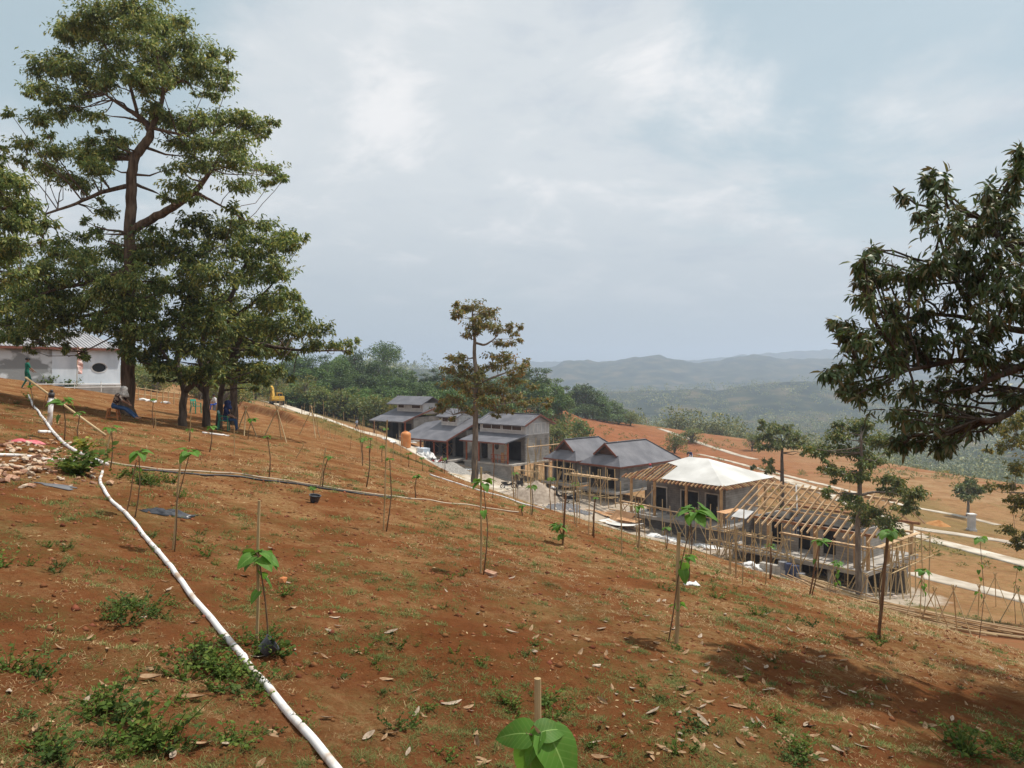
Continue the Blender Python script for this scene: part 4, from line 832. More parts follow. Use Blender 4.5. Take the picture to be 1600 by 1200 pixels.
# the nearest gabled house, its two neighbours beyond
_o = P(820, 723, 92.)
hC, fC = gable_house('gabled tiled house with pale clad upper gable and red porch posts', _o, R(42), 7.6, 4.7, 4.75, 5.75, (2.7, 2.55, 3.3), 0.5, 2, -3.0)
mb = MB()
for a in np.linspace(-3.2, -.5, 6): mb.bar(fC.p(a, -2.55, .05), fC.p(a, -2.55, 1.0), .06)
mb.bar(fC.p(-3.2, -2.55, 1.0), fC.p(-.5, -2.55, 1.0), .07); mb.bar(fC.p(-3.2, -2.55, .5), fC.p(-.5, -2.55, .5), .06)
mb.build('porch_railing', REDWOOD, hC)
mb = MB(); 
for j in range(20):
    t = 2 * math.pi * j / 20
mb.prism([fC.p(-4.6 + .34 * math.cos(2 * math.pi * j / 20), -.02, 1.7 + .42 * math.sin(2 * math.pi * j / 20)) for j in range(20)], fC.v * -.05); mb.build('round_window', GLASSD, hC)
fC.box(MB(), -6.2, -2.9, -.03, -.005, .02, 2.45).build('plaster_panel', PLASTER, hC)
mb = MB(); mb.bar(fC.p(-1.6, -2.2, .05), fC.p(-1.3, -2.0, 2.4), .06); mb.bar(fC.p(-1.2, -2.2, .05), fC.p(-.9, -2.0, 2.4), .06)
lad = thing('ladder', 'thin wooden ladder on the porch of the nearest gabled house', 'ladder', fC.p(-1.4, -2.2, 0)); mb.build('rail', TIMB_OR, lad)
for k in range(6): MB().bar(fC.p(-1.57 + .05 * k, -2.17 + .03 * k, .35 + .36 * k), fC.p(-1.17 + .05 * k, -2.17 + .03 * k, .35 + .36 * k), .045).build('rung', TIMB_OR, lad)
ORG_ = None
o = fC.box(MB(), -2.2, -1.75, -1.9, -1.85, .02, 1.25).build('plywood_board', PLY, None); tag(o, 'brown plywood board leaning on the porch of the nearest gabled house', 'board')

# middle house: one long low front roof with a dormer box
_o = P(747, 714, 99.)
def mid_house():
    fr = Fr(_o, R(42)); h = thing('house', 'middle tiled house with a long low front roof and a small clerestory box', 'house', _o); L = 8.4
    fr.box(MB(), -L, .3, -5.2, 4, -.22, 0).build('floor_slab', CONC, h); fr.box(MB(), -L + .1, .2, -5.0, -4.8, -2.5, -.22).build('plinth', CEM, h)
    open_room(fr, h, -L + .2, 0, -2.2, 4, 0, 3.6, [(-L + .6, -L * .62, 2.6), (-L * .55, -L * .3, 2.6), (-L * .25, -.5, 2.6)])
    mb = MB(); fr.slab(mb, [(-L - .9, -5.6, 2.45), (-.2, -5.6, 2.45), (.5, .3, 5.0), (-L * .5, .3, 5.0), (-L - .2, -1.5, 4.2)], .14); fr.slab(mb, [(-L, .3, 5.0), (.5, .3, 5.0), (.5, 4.6, 3.3), (-L, 4.6, 3.3)], .14); rf = mb.build('roof', TILE, h)
    mb = MB(); mb.bar(fr.p(-.18, -5.62, 2.34), fr.p(.52, .3, 4.9), .05, .2); mb.bar(fr.p(-L - .9, -5.62, 2.34), fr.p(-.2, -5.62, 2.34), .05, .16); mb.build('fascia', FASC, rf)
    fr.box(MB(), -5.0, -1.9, -1.9, 1.4, 4.0, 5.35).build('clerestory', SHEETG, h)
    for k in range(2): window(fr, h, -4.8 + k * 1.45, -3.55 + k * 1.45, -1.9, 4.45, 5.15, 'u', pm=LOUV)
    for k in range(2): window(fr, h, -1.7 + k * 1.5, -.3 + k * 1.5, -1.9, 4.75, 5.25, 'v', pm=SHEETG)
    mb = MB(); fr.slab(mb, [(-5.6, -2.4, 5.2), (-1.5, -2.4, 5.2), (-1.5, -.2, 6.2), (-5.6, -.2, 6.2)], .12); fr.slab(mb, [(-5.6, -.2, 6.2), (-1.5, -.2, 6.2), (-1.5, 2, 5.2), (-5.6, 2, 5.2)], .12); mb.build('clerestory_roof', TILE, h)
    mb = MB(); mb.prism([fr.p(-1.95, -1.9, 5.35), fr.p(-1.95, 1.4, 5.35), fr.p(-1.95, -.2, 6.05)], fr.u * .1); mb.build('gable_wall', SHEETG, h)
    posts(fr, h, [(-.5, -5.0), (-3.0, -5.0), (-5.6, -5.0), (-L, -5.0)], 0, 2.46, .16, REDWOOD, 'porch_post')
    return h, fr
hB, fB = mid_house()
_o = P(653, 687, 108.)
def left_house():
    fr = Fr(_o, R(36)); h = thing('house', 'farthest tiled house at the forest edge, raised upper roof over a lower roof', 'house', _o); L = 5.2
    fr.box(MB(), -L - 1.2, .2, -2.6, 4.6, -.22, 0).build('floor_slab', CONC, h); fr.box(MB(), -L - .6, .15, -2.5, -2.3, -2.4, -.22).build('plinth', CEM, h)
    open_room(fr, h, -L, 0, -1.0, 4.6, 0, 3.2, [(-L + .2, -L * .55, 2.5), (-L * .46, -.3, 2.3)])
    mb = MB(); fr.slab(mb, [(-L - 1.6, -3.0, 2.7), (.0, -3.0, 2.7), (.9, 2.6, 4.5), (-L - .9, 2.6, 4.5)], .14); fr.slab(mb, [(-L - .9, 2.6, 4.5), (.9, 2.6, 4.5), (.9, 5.4, 3.4), (-L - .9, 5.4, 3.4)], .14); rf = mb.build('roof', TILE, h)
    mb = MB(); mb.bar(fr.p(.02, -3.02, 2.6), fr.p(.92, 2.6, 4.4), .05, .2); mb.build('fascia', FASC, rf)
    fr.box(MB(), -L + .4, .3, .7, 3.6, 3.6, 5.15).build('clerestory', SHEETG, h)
    for a, b in ((-L + .6, -L + 1.9), (-L * .36, -.1)): window(fr, h, a, b, .7, 4.35, 5.0, 'u', pm=LOUV)
    mb = MB(); fr.slab(mb, [(-L - .9, -.2, 5.0), (.9, -.2, 5.0), (.9, 2.2, 6.1), (-L - .9, 2.2, 6.1)], .12); fr.slab(mb, [(-L - .9, 2.2, 6.1), (.9, 2.2, 6.1), (.9, 4.4, 5.0), (-L - .9, 4.4, 5.0)], .12); mb.build('upper_roof', TILE, h)
    posts(fr, h, [(-L - 1.1, -2.4), (-.2, -2.4)], -2.0, 2.75, .16, REDWOOD, 'porch_post')
    return h, fr
hA, fA = left_house()

# twin hipped houses with gablets: the gable end faces the road
def gablet_house(label, corner, th, Wd, Dp, eave, ridge, ground):
    """corner = near front corner of the eave; front runs along -u, depth along v"""
    fr = Fr(corner, th); h = thing('house', label, 'house', corner); e = .7
    fr.box(MB(), -Wd + .2, -.2, -.6, Dp - .5, -.22, 0).build('floor_slab', CONC, h)
    posts(fr, h, [(-Wd + .6, .2), (-Wd / 2, .2), (-.6, .2), (-.6, Dp * .5), (-.6, Dp - 1)], ground - .6, -.22, .4, CEM_DK, 'stilt')
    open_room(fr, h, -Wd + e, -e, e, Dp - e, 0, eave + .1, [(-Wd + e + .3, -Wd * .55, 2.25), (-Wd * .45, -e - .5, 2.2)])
    g0 = e * 1.6; m = -Wd / 2; k = (ridge - eave) / (Wd / 2)        # slopes
    gw = .56 * Wd / 2; gz_ = ridge - gw * k; gv = (gz_ - eave) / k  # gablet half width, its sill height and setback
    mb = MB()
    fr.slab(mb, [(-Wd, 0, eave), (0, 0, eave), (m + gw, gv, gz_), (m - gw, gv, gz_)], .12)                     # front skirt
    rb = Dp - Wd / 2
    fr.slab(mb, [(0, 0, eave), (0, Dp, eave), (m, rb, ridge), (m, gv - .35, ridge), (m + gw, gv - .35, gz_ ), (m + gw, gv, gz_)], .12)
    fr.slab(mb, [(-Wd, Dp, eave), (-Wd, 0, eave), (m - gw, gv, gz_), (m - gw, gv - .35, gz_), (m, gv - .35, ridge), (m, rb, ridge)], .12)
    fr.slab(mb, [(0, Dp, eave), (-Wd, Dp, eave), (m, rb, ridge)], .12)
    rf = mb.build('roof', TILE, h)
    MB().prism([fr.p(m - gw * .9, gv + .12, gz_), fr.p(m + gw * .9, gv + .12, gz_), fr.p(m, gv + .12, ridge - .12)], fr.v * .1).build('gablet', LOUV, rf)
    mb = MB()
    for s in (1, -1): mb.bar(fr.p(m, gv - .37, ridge - .06), fr.p(m + s * gw, gv - .37, gz_ - .06), .06, .2)
    mb.build('fascia', FASC, rf)
    mb = MB(); mb.bar(fr.p(m, gv - .35, ridge + .03), fr.p(m, rb, ridge + .03), .22, .09); mb.bar(fr.p(m, rb, ridge + .03), fr.p(0, Dp, eave + .05), .2, .08); mb.build('ridge_cap', TILE, rf)
    mb = MB(); mb.bar(fr.p(-Wd, -.03, eave - .1), fr.p(0, -.03, eave - .1), .05, .18); mb.bar(fr.p(.03, 0, eave - .1), fr.p(.03, Dp, eave - .1), .05, .18); mb.build('eave_board', FASC, rf)
    window(fr, h, Dp * .45, Dp * .62, -e, .9, 2.0, 'v')
    return h, fr
_e = P(900, 720.6, 83.5); fl = EYE - 12.5
hD, fD = gablet_house('dark-tiled hipped house with gablet, farther of the twin pair', (_e[0], _e[1], fl), R(47), 5.0, 9.2, _e[2] - fl, _e[2] - fl + 2.15, -1.4)
_e = P(969, 730, 78.); 
hE, fE = gablet_house('dark-tiled hipped house with gablet, nearer of the twin pair', (_e[0], _e[1], fl), R(47), 5.6, 10.8, _e[2] - fl, _e[2] - fl + 2.2, -1.6)

def hip_frame(label, corner, th, Wd, Dp, eave_w, ridge_w, ground, cover, step, rm, name_r='rafter'):
    """half-built house: eave corner nearest the road; Wd along -u (road front), Dp along v"""
    fr = Fr(corner, th); h = thing('house', label, 'house', corner)
    e = .95
    fr.box(MB(), -Wd + .3, -.2, -.2, Dp - .5, -.28, 0).build('floor_slab', CONC, h)
    return fr, h
# house under the white membrane
_e = P(1130, 766, 66.); fl5 = EYE - 247 / F * 66
def membrane_house():
    c = np.array([_e[0], _e[1], fl5]); fr = Fr(c, R(48)); h = thing('house', 'unfinished house with white membrane over its hipped timber roof', 'house', c); W, D = 11.2, 9.0; ev = _e[2] - fl5; rd = ev + 1.75; hip = D / 2
    fr.box(MB(), -W + .2, -.1, .1, D - .5, -.3, 0).build('floor_slab', CONC, h)
    fr.box(MB(), -W + .6, -.5, .5, .7, -2.3, -.3).build('basement_wall', CEM_DK, h); fr.box(MB(), -.7, -.5, .7, D - .8, -2.6, -.3).build('basement_wall', CEM_DK, h)
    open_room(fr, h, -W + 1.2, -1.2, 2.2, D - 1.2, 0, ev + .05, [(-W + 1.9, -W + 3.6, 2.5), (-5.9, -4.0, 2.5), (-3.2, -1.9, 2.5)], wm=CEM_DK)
    for a, b in ((-W + 1.8, -W + 3.7), (-6.0, -3.9), (-3.3, -1.8)):
        mb = MB(); t = .12
        fr.box(mb, a, a + t, 2.12, 2.2, .02, 2.6); fr.box(mb, b - t, b, 2.12, 2.2, .02, 2.6); fr.box(mb, a + t, b - t, 2.12, 2.2, 2.48, 2.6); mb.build('door_frame', CONC, h)
    posts(fr, h, [(-.55, .55), (-4.2, .55), (-7.8, .55), (-W + .6, .55), (-.55, D - 1)], 0, ev - .05, .2, TIMB_OR, 'post')
    fr.box(MB(), -W + .5, -.45, .45, .62, ev - .05, ev + .16).build('beam', TIMB_RED, h); fr.box(MB(), -.62, -.45, .62, D - .6, ev - .05, ev + .16).build('beam', TIMB_RED, h)
    # rafters every 0.42 m on the two slopes in view
    k = (rd - ev) / hip
    for i in range(27):
        u = -W + .15 + i * (W - .3) / 26; run = min(hip, max(.4, u + W), max(.4, -u)); ov = .35
        MB().bar(fr.p(u, -ov, ev - ov * k + .16), fr.p(u, run, ev + run * k + .16), .07, .14).build('rafter', TIMB_OR if i % 3 else TIMB_RED, h)
    for i in range(21):
        v = .15 + i * (D - .3) / 20; run = min(hip, max(.4, v), max(.4, D - v)); ov = .35
        MB().bar(fr.p(ov, v, ev - ov * k + .16), fr.p(-run, v, ev + run * k + .16), .07, .14).build('rafter', TIMB_OR if i % 3 else TIMB_RED, h)
    for s in ((0, 0), (-W, 0), (0, D)):
        q = (-hip if s[0] == 0 else -W + hip, hip); MB().bar(fr.p(s[0], s[1], ev + .06), fr.p(q[0], q[1], rd + .06), .1, .18).build('hip_rafter', TIMB_RED, h)
    z = .27; cl = 1.35                       # membrane: whole right slope, most of the front slope
    a = .12
    mb = MB(); fr.slab(mb, [(-a, a, ev + a * k + z), (-hip, hip, rd + z), (-W + hip, hip, rd + z), (-W + 3.1, 3.0, ev + 3.0 * k + z), (-W + 4.6, 2.6, ev + 2.6 * k + z), (-W + 4.5, a, ev + a * k + z)], .03)
    fr.slab(mb, [(-a, a, ev + a * k + z), (-a, D - a, ev + a * k + z), (-hip, D - hip, rd + z)], .03)
    fr.slab(mb, [(-a, D - a, ev + a * k + z), (-W + a, D - a, ev + a * k + z), (-W + hip, hip, rd + z), (-hip, hip, rd + z)], .03)
    mb.build('membrane', MEMB, h); return h, fr
h5, f5 = membrane_house()
# rafter house
_e6 = P(1340, 838, 53.); fl6 = EYE - 13.9
def rafter_house():
    c = np.array([_e6[0], _e6[1], fl6]); fr = Fr(c, R(50)); h = thing('house', 'half-built house with bare timber rafters, its slab on concrete stilts', 'house', c); W, D = 9.9, 8.2; ev = _e6[2] - fl6; rd = ev + 2.1; hip = D / 2; k = (rd - ev) / hip
    fr.box(MB(), -W - .6, .75, -.3, D, -.3, 0).build('floor_slab', CONC, h)
    fr.box(MB(), -W - .4, 1.3, D * .55, D * .55 + .2, -2.9, -.3).build('basement_wall', CEM_DK, h)
    posts(fr, h, [(-W, .1), (-W * .72, .1), (-W * .45, .1), (-W * .2, .1), (.45, .1), (.45, D * .4), (.45, D * .8)], -3.4, -.3, .34, CONC, 'stilt')
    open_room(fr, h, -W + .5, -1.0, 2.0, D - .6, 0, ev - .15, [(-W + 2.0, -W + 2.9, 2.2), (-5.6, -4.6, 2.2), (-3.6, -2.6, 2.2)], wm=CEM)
    posts(fr, h, [(-.4, .5), (-3.4, .5), (-7.2, .5), (.5, .5), (.5, D * .45), (.5, D - .6)], 0, ev, .2, TIMB_OR, 'post')
    fr.box(MB(), -W + .2, 1.1, .42, .6, ev - .02, ev + .16).build('beam', TIMB_RED, h); fr.box(MB(), -W, 1.1, hip - .1, hip + .1, rd - .02, rd + .16).build('ridge_beam', TIMBER, h); fr.box(MB(), -W + .2, 1.1, D - .7, D - .5, ev - .02, ev + .16).build('beam', TIMB_RED, h)
    for v in (1.4, 2.6): fr.box(MB(), -W + .2, 1.1, v, v + .12, ev + v * k - .02, ev + v * k + .09).build('purlin', TIMBER, h)
    for i in range(19):
        u = -W - .3 + i * (W + 1.4) / 18; j = .12 * math.sin(i * 5.1)
        MB().bar(fr.p(u + j, -.75, ev - .75 * k + .2), fr.p(u, hip + .25, rd + .25 * k + .2), .08, .15).build('rafter', TIMBER if i % 4 else TIMB_OR, h)
        if i % 2 == 0: MB().bar(fr.p(u, hip, rd + .2), fr.p(u + j, D + .5, ev - .5 * k + .2), .08, .14).build('rafter', TIMBER, h)
    MB().bar(fr.p(-W * .7, hip, rd + .3), fr.p(-W * .52, 1.2, ev - .6), .12, .06).build('brace', PLASTER, h)
    fr.box(MB(), 1.2, 2.6, D * .3, D * .3 + .3, ev + .3, ev + .42).build('beam', TIMBER, h)
    mb = MB(); fr.box(mb, -W + .35, -W + .5, .6, 2.0, 0, ev - .2); mb.build('side_wall', CEM_DK, h)
    return h, fr
h6, f6 = rafter_house()

# long pale building at the hill top
def pale_building():
    y = 56.; a = np.array([(-60 - 800) / F * 49., 49., 0]); b = np.array([(188 - 800) / F * 58., 58., 0]); zb = EYE - (601 - HOR) / F * 58.; o = np.array([b[0], b[1], zb])
    th = -math.atan2(b[1] - a[1], b[0] - a[0]); fr = Fr(o, th); h = thing('hall', 'long pale hall with flaking grey render, oval window and grey ribbed hip roof', 'building', o); L = 15.5; H = 2.75
    # wall with oval opening: ring of quads
    W0 = mat('white_flaking_wall', (0.50, 0.57, 0.635), 0.9, (0.70, 0.755, 0.81), 0.9, 8, 0.15, 6, spec=0.1, stretch=(1, 1, .5))
    mb = MB(); cu, cw, ru, rw = -1.62, H * .47, .56, .34; u0, u1 = -5.0, 0; n = 32; inner = []; outer = []
    for j in range(n):
        t = 2 * math.pi * j / n; c, s_ = math.cos(t), math.sin(t); inner.append(fr.p(cu + ru * c, 0, cw + rw * s_))
        q = min((u1 - cu) / c if c > 1e-6 else 1e9, (u0 - cu) / c if c < -1e-6 else 1e9, (H - cw) / s_ if s_ > 1e-6 else 1e9, (-cw) / s_ if s_ < -1e-6 else 1e9); outer.append(fr.p(cu + q * c, 0, cw + q * s_))
    # corners: add as triangles
    mb.add(inner + outer, [(j, (j + 1) % n, n + (j + 1) % n, n + j) for j in range(n)])
    for (cu_, cw_) in ((u0, 0), (u0, H), (u1, 0), (u1, H)):
        c = fr.p(cu_, 0, cw_); ds = [np.linalg.norm(np.array(q) - c) for q in outer]; j = int(np.argsort(ds)[0]); 
        cand = [(j, (j + 1) % n), ((j - 1) % n, j)]
        for p_, q_ in cand:
            A, Bq = outer[p_], outer[q_]; rel = lambda z: ((z - fr.o) @ fr.u, (z - fr.o)[2]); a1, b1 = rel(A), rel(Bq)
            if abs(a1[0] - b1[0]) > 1e-3 and abs(a1[1] - b1[1]) > 1e-3: mb.add([A, Bq, c], [(0, 1, 2)])
    mb.add([q for q in inner] + [q + fr.v * .18 for q in inner], [(j, n + j, n + (j + 1) % n, (j + 1) % n) for j in range(n)])
    mb.build('front_wall', W0, h)
    mb = MB(); mb.add([fr.p(cu + ru * math.cos(2 * math.pi * j / n), .15, cw + rw * math.sin(2 * math.pi * j / n)) for j in range(n)], [tuple(range(n))]); gl = mb.build('oval_window', GLASSD, h)
    mb = MB(); r_in = inner; r_out = [fr.p(cu + (ru + .045) * math.cos(2 * math.pi * j / n), -.03, cw + (rw + .045) * math.sin(2 * math.pi * j / n)) for j in range(n)]; r_in = [q - fr.v * .03 for q in inner]
    mb.add(r_in + r_out, [(j, n + j, n + (j + 1) % n, (j + 1) % n) for j in range(n)]); mb.add(r_out + [q + fr.v * .04 for q in r_out], [(j, n + j, n + (j + 1) % n, (j + 1) % n) for j in range(n)]); mb.build('window_surround', FRAMEW, gl)
    GR = mat('grey_patched_render', (0.235, 0.25, 0.255), 0.95, (0.56, 0.60, 0.63), 0.75, 7, 0.2, 6, spec=0.1, lo=.52, hi=.60, stretch=(1, 1, 1.5))
    fr.box(MB(), -L, -5.0, 0, .18, 0, H).build('front_wall', GR, h)
    mb = MB(); fr.box(mb, -.18, 0, .19, 7, 0, H); fr.box(mb, -L, -L + .18, .19, 7, 0, H); fr.box(mb, -L, 0, 7, 7.18, 0, H); mb.build('rear_wall', W0, h)
    RB = mat('grey_ribbed_sheet', (0.26, 0.26, 0.275), 0.5, (0.34, 0.34, 0.355), 1.2, 5, spec=0.4)
    mb = MB(); e = .35
    fr.slab(mb, [(-L - e, -e, H), (e, -e, H), (-1.6, 2.7, H + 1.35), (-L - e, 2.7, H + 1.35)], .06)
    fr.slab(mb, [(e, -e, H), (e, 7.4, H), (-1.6, 2.7, H + 1.35)], .06); fr.slab(mb, [(-L - e, 7.4, H), (-L - e, 2.7, H + 1.35), (-1.6, 2.7, H + 1.35), (e, 7.4, H)], .06); rf = mb.build('roof', RB, h)
    mb = MB()
    for i in range(60):
        u = -L - e + .1 + i * (L + 2 * e - .2) / 59; run = 3.05 if u < -1.6 else 3.05 * (e - u) / (1.6 + e); kk = 1.35 / 3.05
        if run > .1: mb.bar(fr.p(u, -e, H + .02), fr.p(u, -e + run, H + .02 + run * kk), .05, .05)
    mb.build('roof_ribs', RB, rf)['kind'] = 'stuff'
    mb = MB(); mb.bar(fr.p(-L - e, -e - .02, H - .1), fr.p(e, -e - .02, H - .1), .05, .17); mb.build('fascia', FASC, rf)
    fr.box(MB(), -L - .1, .1, -.3, .17, -1.8, -.02).build('plinth', CEM, h)
    mb = MB()
    for w in (-.12, .12): mb.tube([fr.p(-L - 1, -.8, w + .1), fr.p(.2, -.8, w - .05)], .035, 6)
    for u in np.linspace(-L, 0, 9): mb.bar(fr.p(u, -.8, -.5), fr.p(u, -.8, .25), .05)
    t = thing('rail', 'low pale rail running along the foot of the long pale hall', 'rail', fr.p(-L / 2, -.8, -.3)); mb.build('bars', FRAMEW, t)
    m = mat('red_white_banner', (0.62, 0.30, 0.26), 0.8, (0.75, 0.62, 0.58), 5, 4)
    mb = MB(); V = []; 
    for i in range(9):
        z = H * 1.0 - i * .24; V += [fr.p(-3.62 + .05 * math.sin(i), -.75 + .05 * math.sin(i * 1.7), z), fr.p(-3.28 + .06 * math.sin(i * 1.3), -.75 + .06 * math.cos(i * 1.9), z)]
    mb.add(V, [(2 * i, 2 * i + 1, 2 * i + 3, 2 * i + 2) for i in range(8)])
    t = thing('banner', 'narrow pink and white banner hanging on a pole before the pale hall', 'banner', fr.p(-3.45, -.75, 0)); mb.build('cloth', m, t); MB().tube([fr.p(-3.68, -.75, -.6), fr.p(-3.62, -.72, H * 1.06)], .02, 6).build('pole', BAMBOO, t)
pale_building()
# ---------------------------------------------------------------- saplings, stakes, pipes on the planted slope
STEM = mat('sapling_stem', (0.105, 0.062, 0.035), 0.8, (0.20, 0.13, 0.075), 6, 5, spec=0.2)
STAKE = mat('dry_bamboo_stake', (0.30, 0.20, 0.095), 0.75, (0.50, 0.37, 0.20), 4, 6, spec=0.2, stretch=(4, 4, .6))
BROWNST = mat('brown_wood_stake', (0.14, 0.075, 0.04), 0.85, (0.26, 0.15, 0.085), 4, 6, spec=0.1, stretch=(4, 4, .6))
def heart_leaf(n=9, fold=.16, droop=.45):
    """heart-shaped blade: stalk joins in the notch at the origin, tip along +x, length 1, veins pressed in"""
    V = []; Fc = []; cols = (-1, -.66, -.33, -.035, .035, .33, .66, 1)
    for i in range(n):
        t = i / (n - 1); w = .47 * max(.0, math.sin(math.pi * (t * .93 + .07) ** .62)) ** .75 + .004
        for c in cols:
            y = c * w; x = t * 1.08 - .08 - .16 * abs(c) ** 1.5 * (1 - t) ** 2 - .03 * abs(c) * math.sin(math.pi * t); z = -droop * max(0, x) ** 1.8 + fold * abs(y) - .5 * fold * y * y * 3 + .012 * math.cos(12 * t - 5 * abs(c)) * abs(c)
            V.append((x, y, z))
    m = len(cols)
    Fc = [(i * m + j, i * m + j + 1, (i + 1) * m + j + 1, (i + 1) * m + j) for i in range(n - 1) for j in range(m - 1)]
    me = bpy.data.meshes.new('leaf'); me.from_pydata(V, [], Fc); me.materials.append(LEAF_SAP); me.materials.append(VEIN); me.polygons.foreach_set('use_smooth', np.ones(len(Fc), bool)); me.polygons.foreach_set('material_index', np.array([1 if k % (m - 1) == 3 else 0 for k in range(len(Fc))], np.int32)); me.update(); return me
HEART = [heart_leaf(9, .22, .38), heart_leaf(9, .14, .6), heart_leaf(9, .30, .22)]
def leaf_rot(az, pitch, roll=0.0):
    return (Matrix.Rotation(az, 3, 'Z') @ Matrix.Rotation(pitch, 3, 'Y') @ Matrix.Rotation(roll, 3, 'X')).to_euler()
SG = 'young broad-leaved saplings tied to stakes'
def sapling(bx, by, tx, ty, wpx, label, leaves=5, stem_m=None, d=None, bend=0.05, seed=0, low=0, group=None, leafk=.47):
    """stem from ground pixel to crown pixel; wpx = crown width in the photo"""
    rs = random.Random(int(bx * 7 + by * 3 + seed)); b = gp(bx, by) if d is None else np.array([(bx - 800) / F * d, d, g((bx - 800) / F * d, d)])
    D = b[1]; top = P(tx, ty, D + rs.uniform(-.04, .04) * D * .1); h = top - b; w = wpx / F * D
    root = thing('sapling', label, 'sapling', b, group); r = max(.006, min(.014, .9 / F * D))
    mid = b + h * .5 + np.array([bend * h[2], 0, 0]) * rs.choice((-1, 1)); mb = MB(); mb.tube([b - (0, 0, .05), (b + mid) / 2 + (.01, 0, 0), mid, (mid + top) / 2, top], [r * 1.2, r * 1.1, r, r * .9, r * .7], 6)
    pts = []
    leaves = leaves + 3
    for k in range(leaves):
        az = k * 2 * math.pi / leaves + rs.uniform(-.5, .5); pl = w * .24 * rs.uniform(.5, 1.25); s = w * leafk * rs.uniform(.75, 1.15); st = top + (0, 0, -.10 * w * k / leaves)
        e = st + np.array([math.cos(az) * pl, math.sin(az) * pl, pl * rs.uniform(.1, .7)]); mb.tube([st, (st + e) / 2 + (0, 0, .02 * w), e], r * .35, 4, cap=False); pts.append((e, az, rs.uniform(-.1, .45), s))
    for k in range(low):
        az = rs.uniform(0, 6.28); st = lerp(b, top, rs.uniform(.45, .85)); e = st + np.array([math.cos(az), math.sin(az), .3]) * w * .15; pts.append((e, az, rs.uniform(.4, 1.1), w * leafk * .7))
    mb.build('stem', stem_m or STEM, root, smooth=True)
    for e, az, pit, s in pts:
        l = place('leaf', rs.choice(HEART), root, e - b, leaf_rot(az, pit, rs.uniform(-.4, .4)), (s, s, s))
    return root
def stake(bx, by, tx, ty, label, m=None, r=.014, d=None, group='bamboo stakes standing on the slope', name='stake'):
    b = gp(bx, by) if d is None else np.array([(bx - 800) / F * d, d, g((bx - 800) / F * d, d)]); t = P(tx, ty, b[1])
    dirv = (t - b); o = MB().tube([b - dirv * .05, lerp(b, t, .33) + (.006, 0, 0), lerp(b, t, .66) - (.004, 0, 0), t], [r, r * .97, r * .93, r * .88], 7).build(name, m or STAKE)
    return tag(o, label, 'stake', group)

SAP = [  # base, crown, crown width px, leaves, label
 (100,688,98,627,38,7,'broad-crowned sapling just beside the white standpipe'),
 (122,701,125,645,17,4,'small-crowned sapling between the standpipe and the pink cloth'),
 (172,732,174,669,25,5,'sapling with a slanting stake just past the green bush'),
 (210,808,217,707,29,5,'leaning sapling with a yellowing leaf beside the black plastic bag'),
 (272,862,297,706,36,5,'tall two-leaved sapling above the black plastic bag'),
 (240,669,240,624,9,4,'thin sapling on the bare soil past the wooden stool'),
 (295,690,297,672,13,5,'short yellow-green sapling in front of the empty green chair'),
 (327,706,331,667,17,5,'round-crowned sapling in front of the person on the green chair'),
 (387,687,394,655,16,6,'round-crowned sapling at the top edge of the red bank'),
 (52,640,47,603,11,5,'small sapling standing near the worker in green'),
 (420,747,418,682,13,5,'thin sapling on the straw slope below the red bank'),
 (503,762,513,714,12,5,'leafy-topped sapling standing past the black hose, straw all round'),
 (572,761,577,698,12,5,'dark-leaved tall sapling on the far straw slope'),
 (603,830,609,717,12,4,'very tall thin sapling crossing the black hose'),
 (649,780,651,744,13,6,'bushy little sapling at the end of the black hose'),
 (755,898,755,754,36,6,'big-leaved sapling with a stake and an orange brick at its foot'),
 (492,783,489,762,11,7,'upright leafy sapling in a dark pot by the hose'),
 (928,840,931,778,11,4,'thin sapling in front of the brown plywood ramp'),
 (816,806,815,791,11,6,'low leafy sapling beside the thin white pipe'),
 (1075,911,1076,870,23,6,'shorter sapling standing behind the leaning tall one'),
 (1057,1002,1059,946,27,4,'low sapling with pale leaves at the foot of the leaning one'),
 (1267,932,1281,845,23,5,'dark-stemmed sapling before the blue barrels'),
 (1375,1002,1390,832,35,6,'tallest dark sapling bound to a thick brown stake'),
 (602,694,602,670,10,5,'small sapling at the edge of the pale road'),
 (638,730,638,709,10,5,'small sapling near the orange water tank'),
 (660,736,659,716,9,5,'small sapling in front of the white-tarped cart'),
 (144,607,144,588,12,4,'small sapling against the white hall wall under the oval window')]
for i, (bx, by, tx, ty, w, n, lab) in enumerate(SAP): sapling(bx, by, tx, ty, w, lab, n, seed=i, group=SG, low=(i % 3 == 0))
sapling(1043, 1004, 1084, 800, 52, 'big-leaved leaning sapling, tallest before the white membrane roof', 8, bend=.02, low=2, group=SG, leafk=.5)
sapling(417, 1016, 404, 868, 54, 'large-leaved sapling planted in a black pot close to the white pipe', 8, bend=.03, low=3, group=SG, leafk=.5)
sapling(880, 852, 873, 822, 24, 'yellow-green shrubby sapling on the slope left of the plywood ramp', 8, low=6, group=SG)
for px, py, d, ty, w, lab in [(1440,935,38,893,20,'green sapling beside the right-hand concrete path'),(1528,978,30,842,20,'tall thin sapling with tripod props beside the pale path'),(1587,938,44,886,15,'thin sapling propped at the far end of the path'),(1306,915,40,880,20,'yellowish sapling standing before the concrete stilts'),(1380,760,70,742,12,'tiny sapling on the terrace')]:
    if px != 1380: sapling(px, py, px + 3, ty, w, lab.replace('right-hand ', ''), 6, d=d, low=5, group=SG)

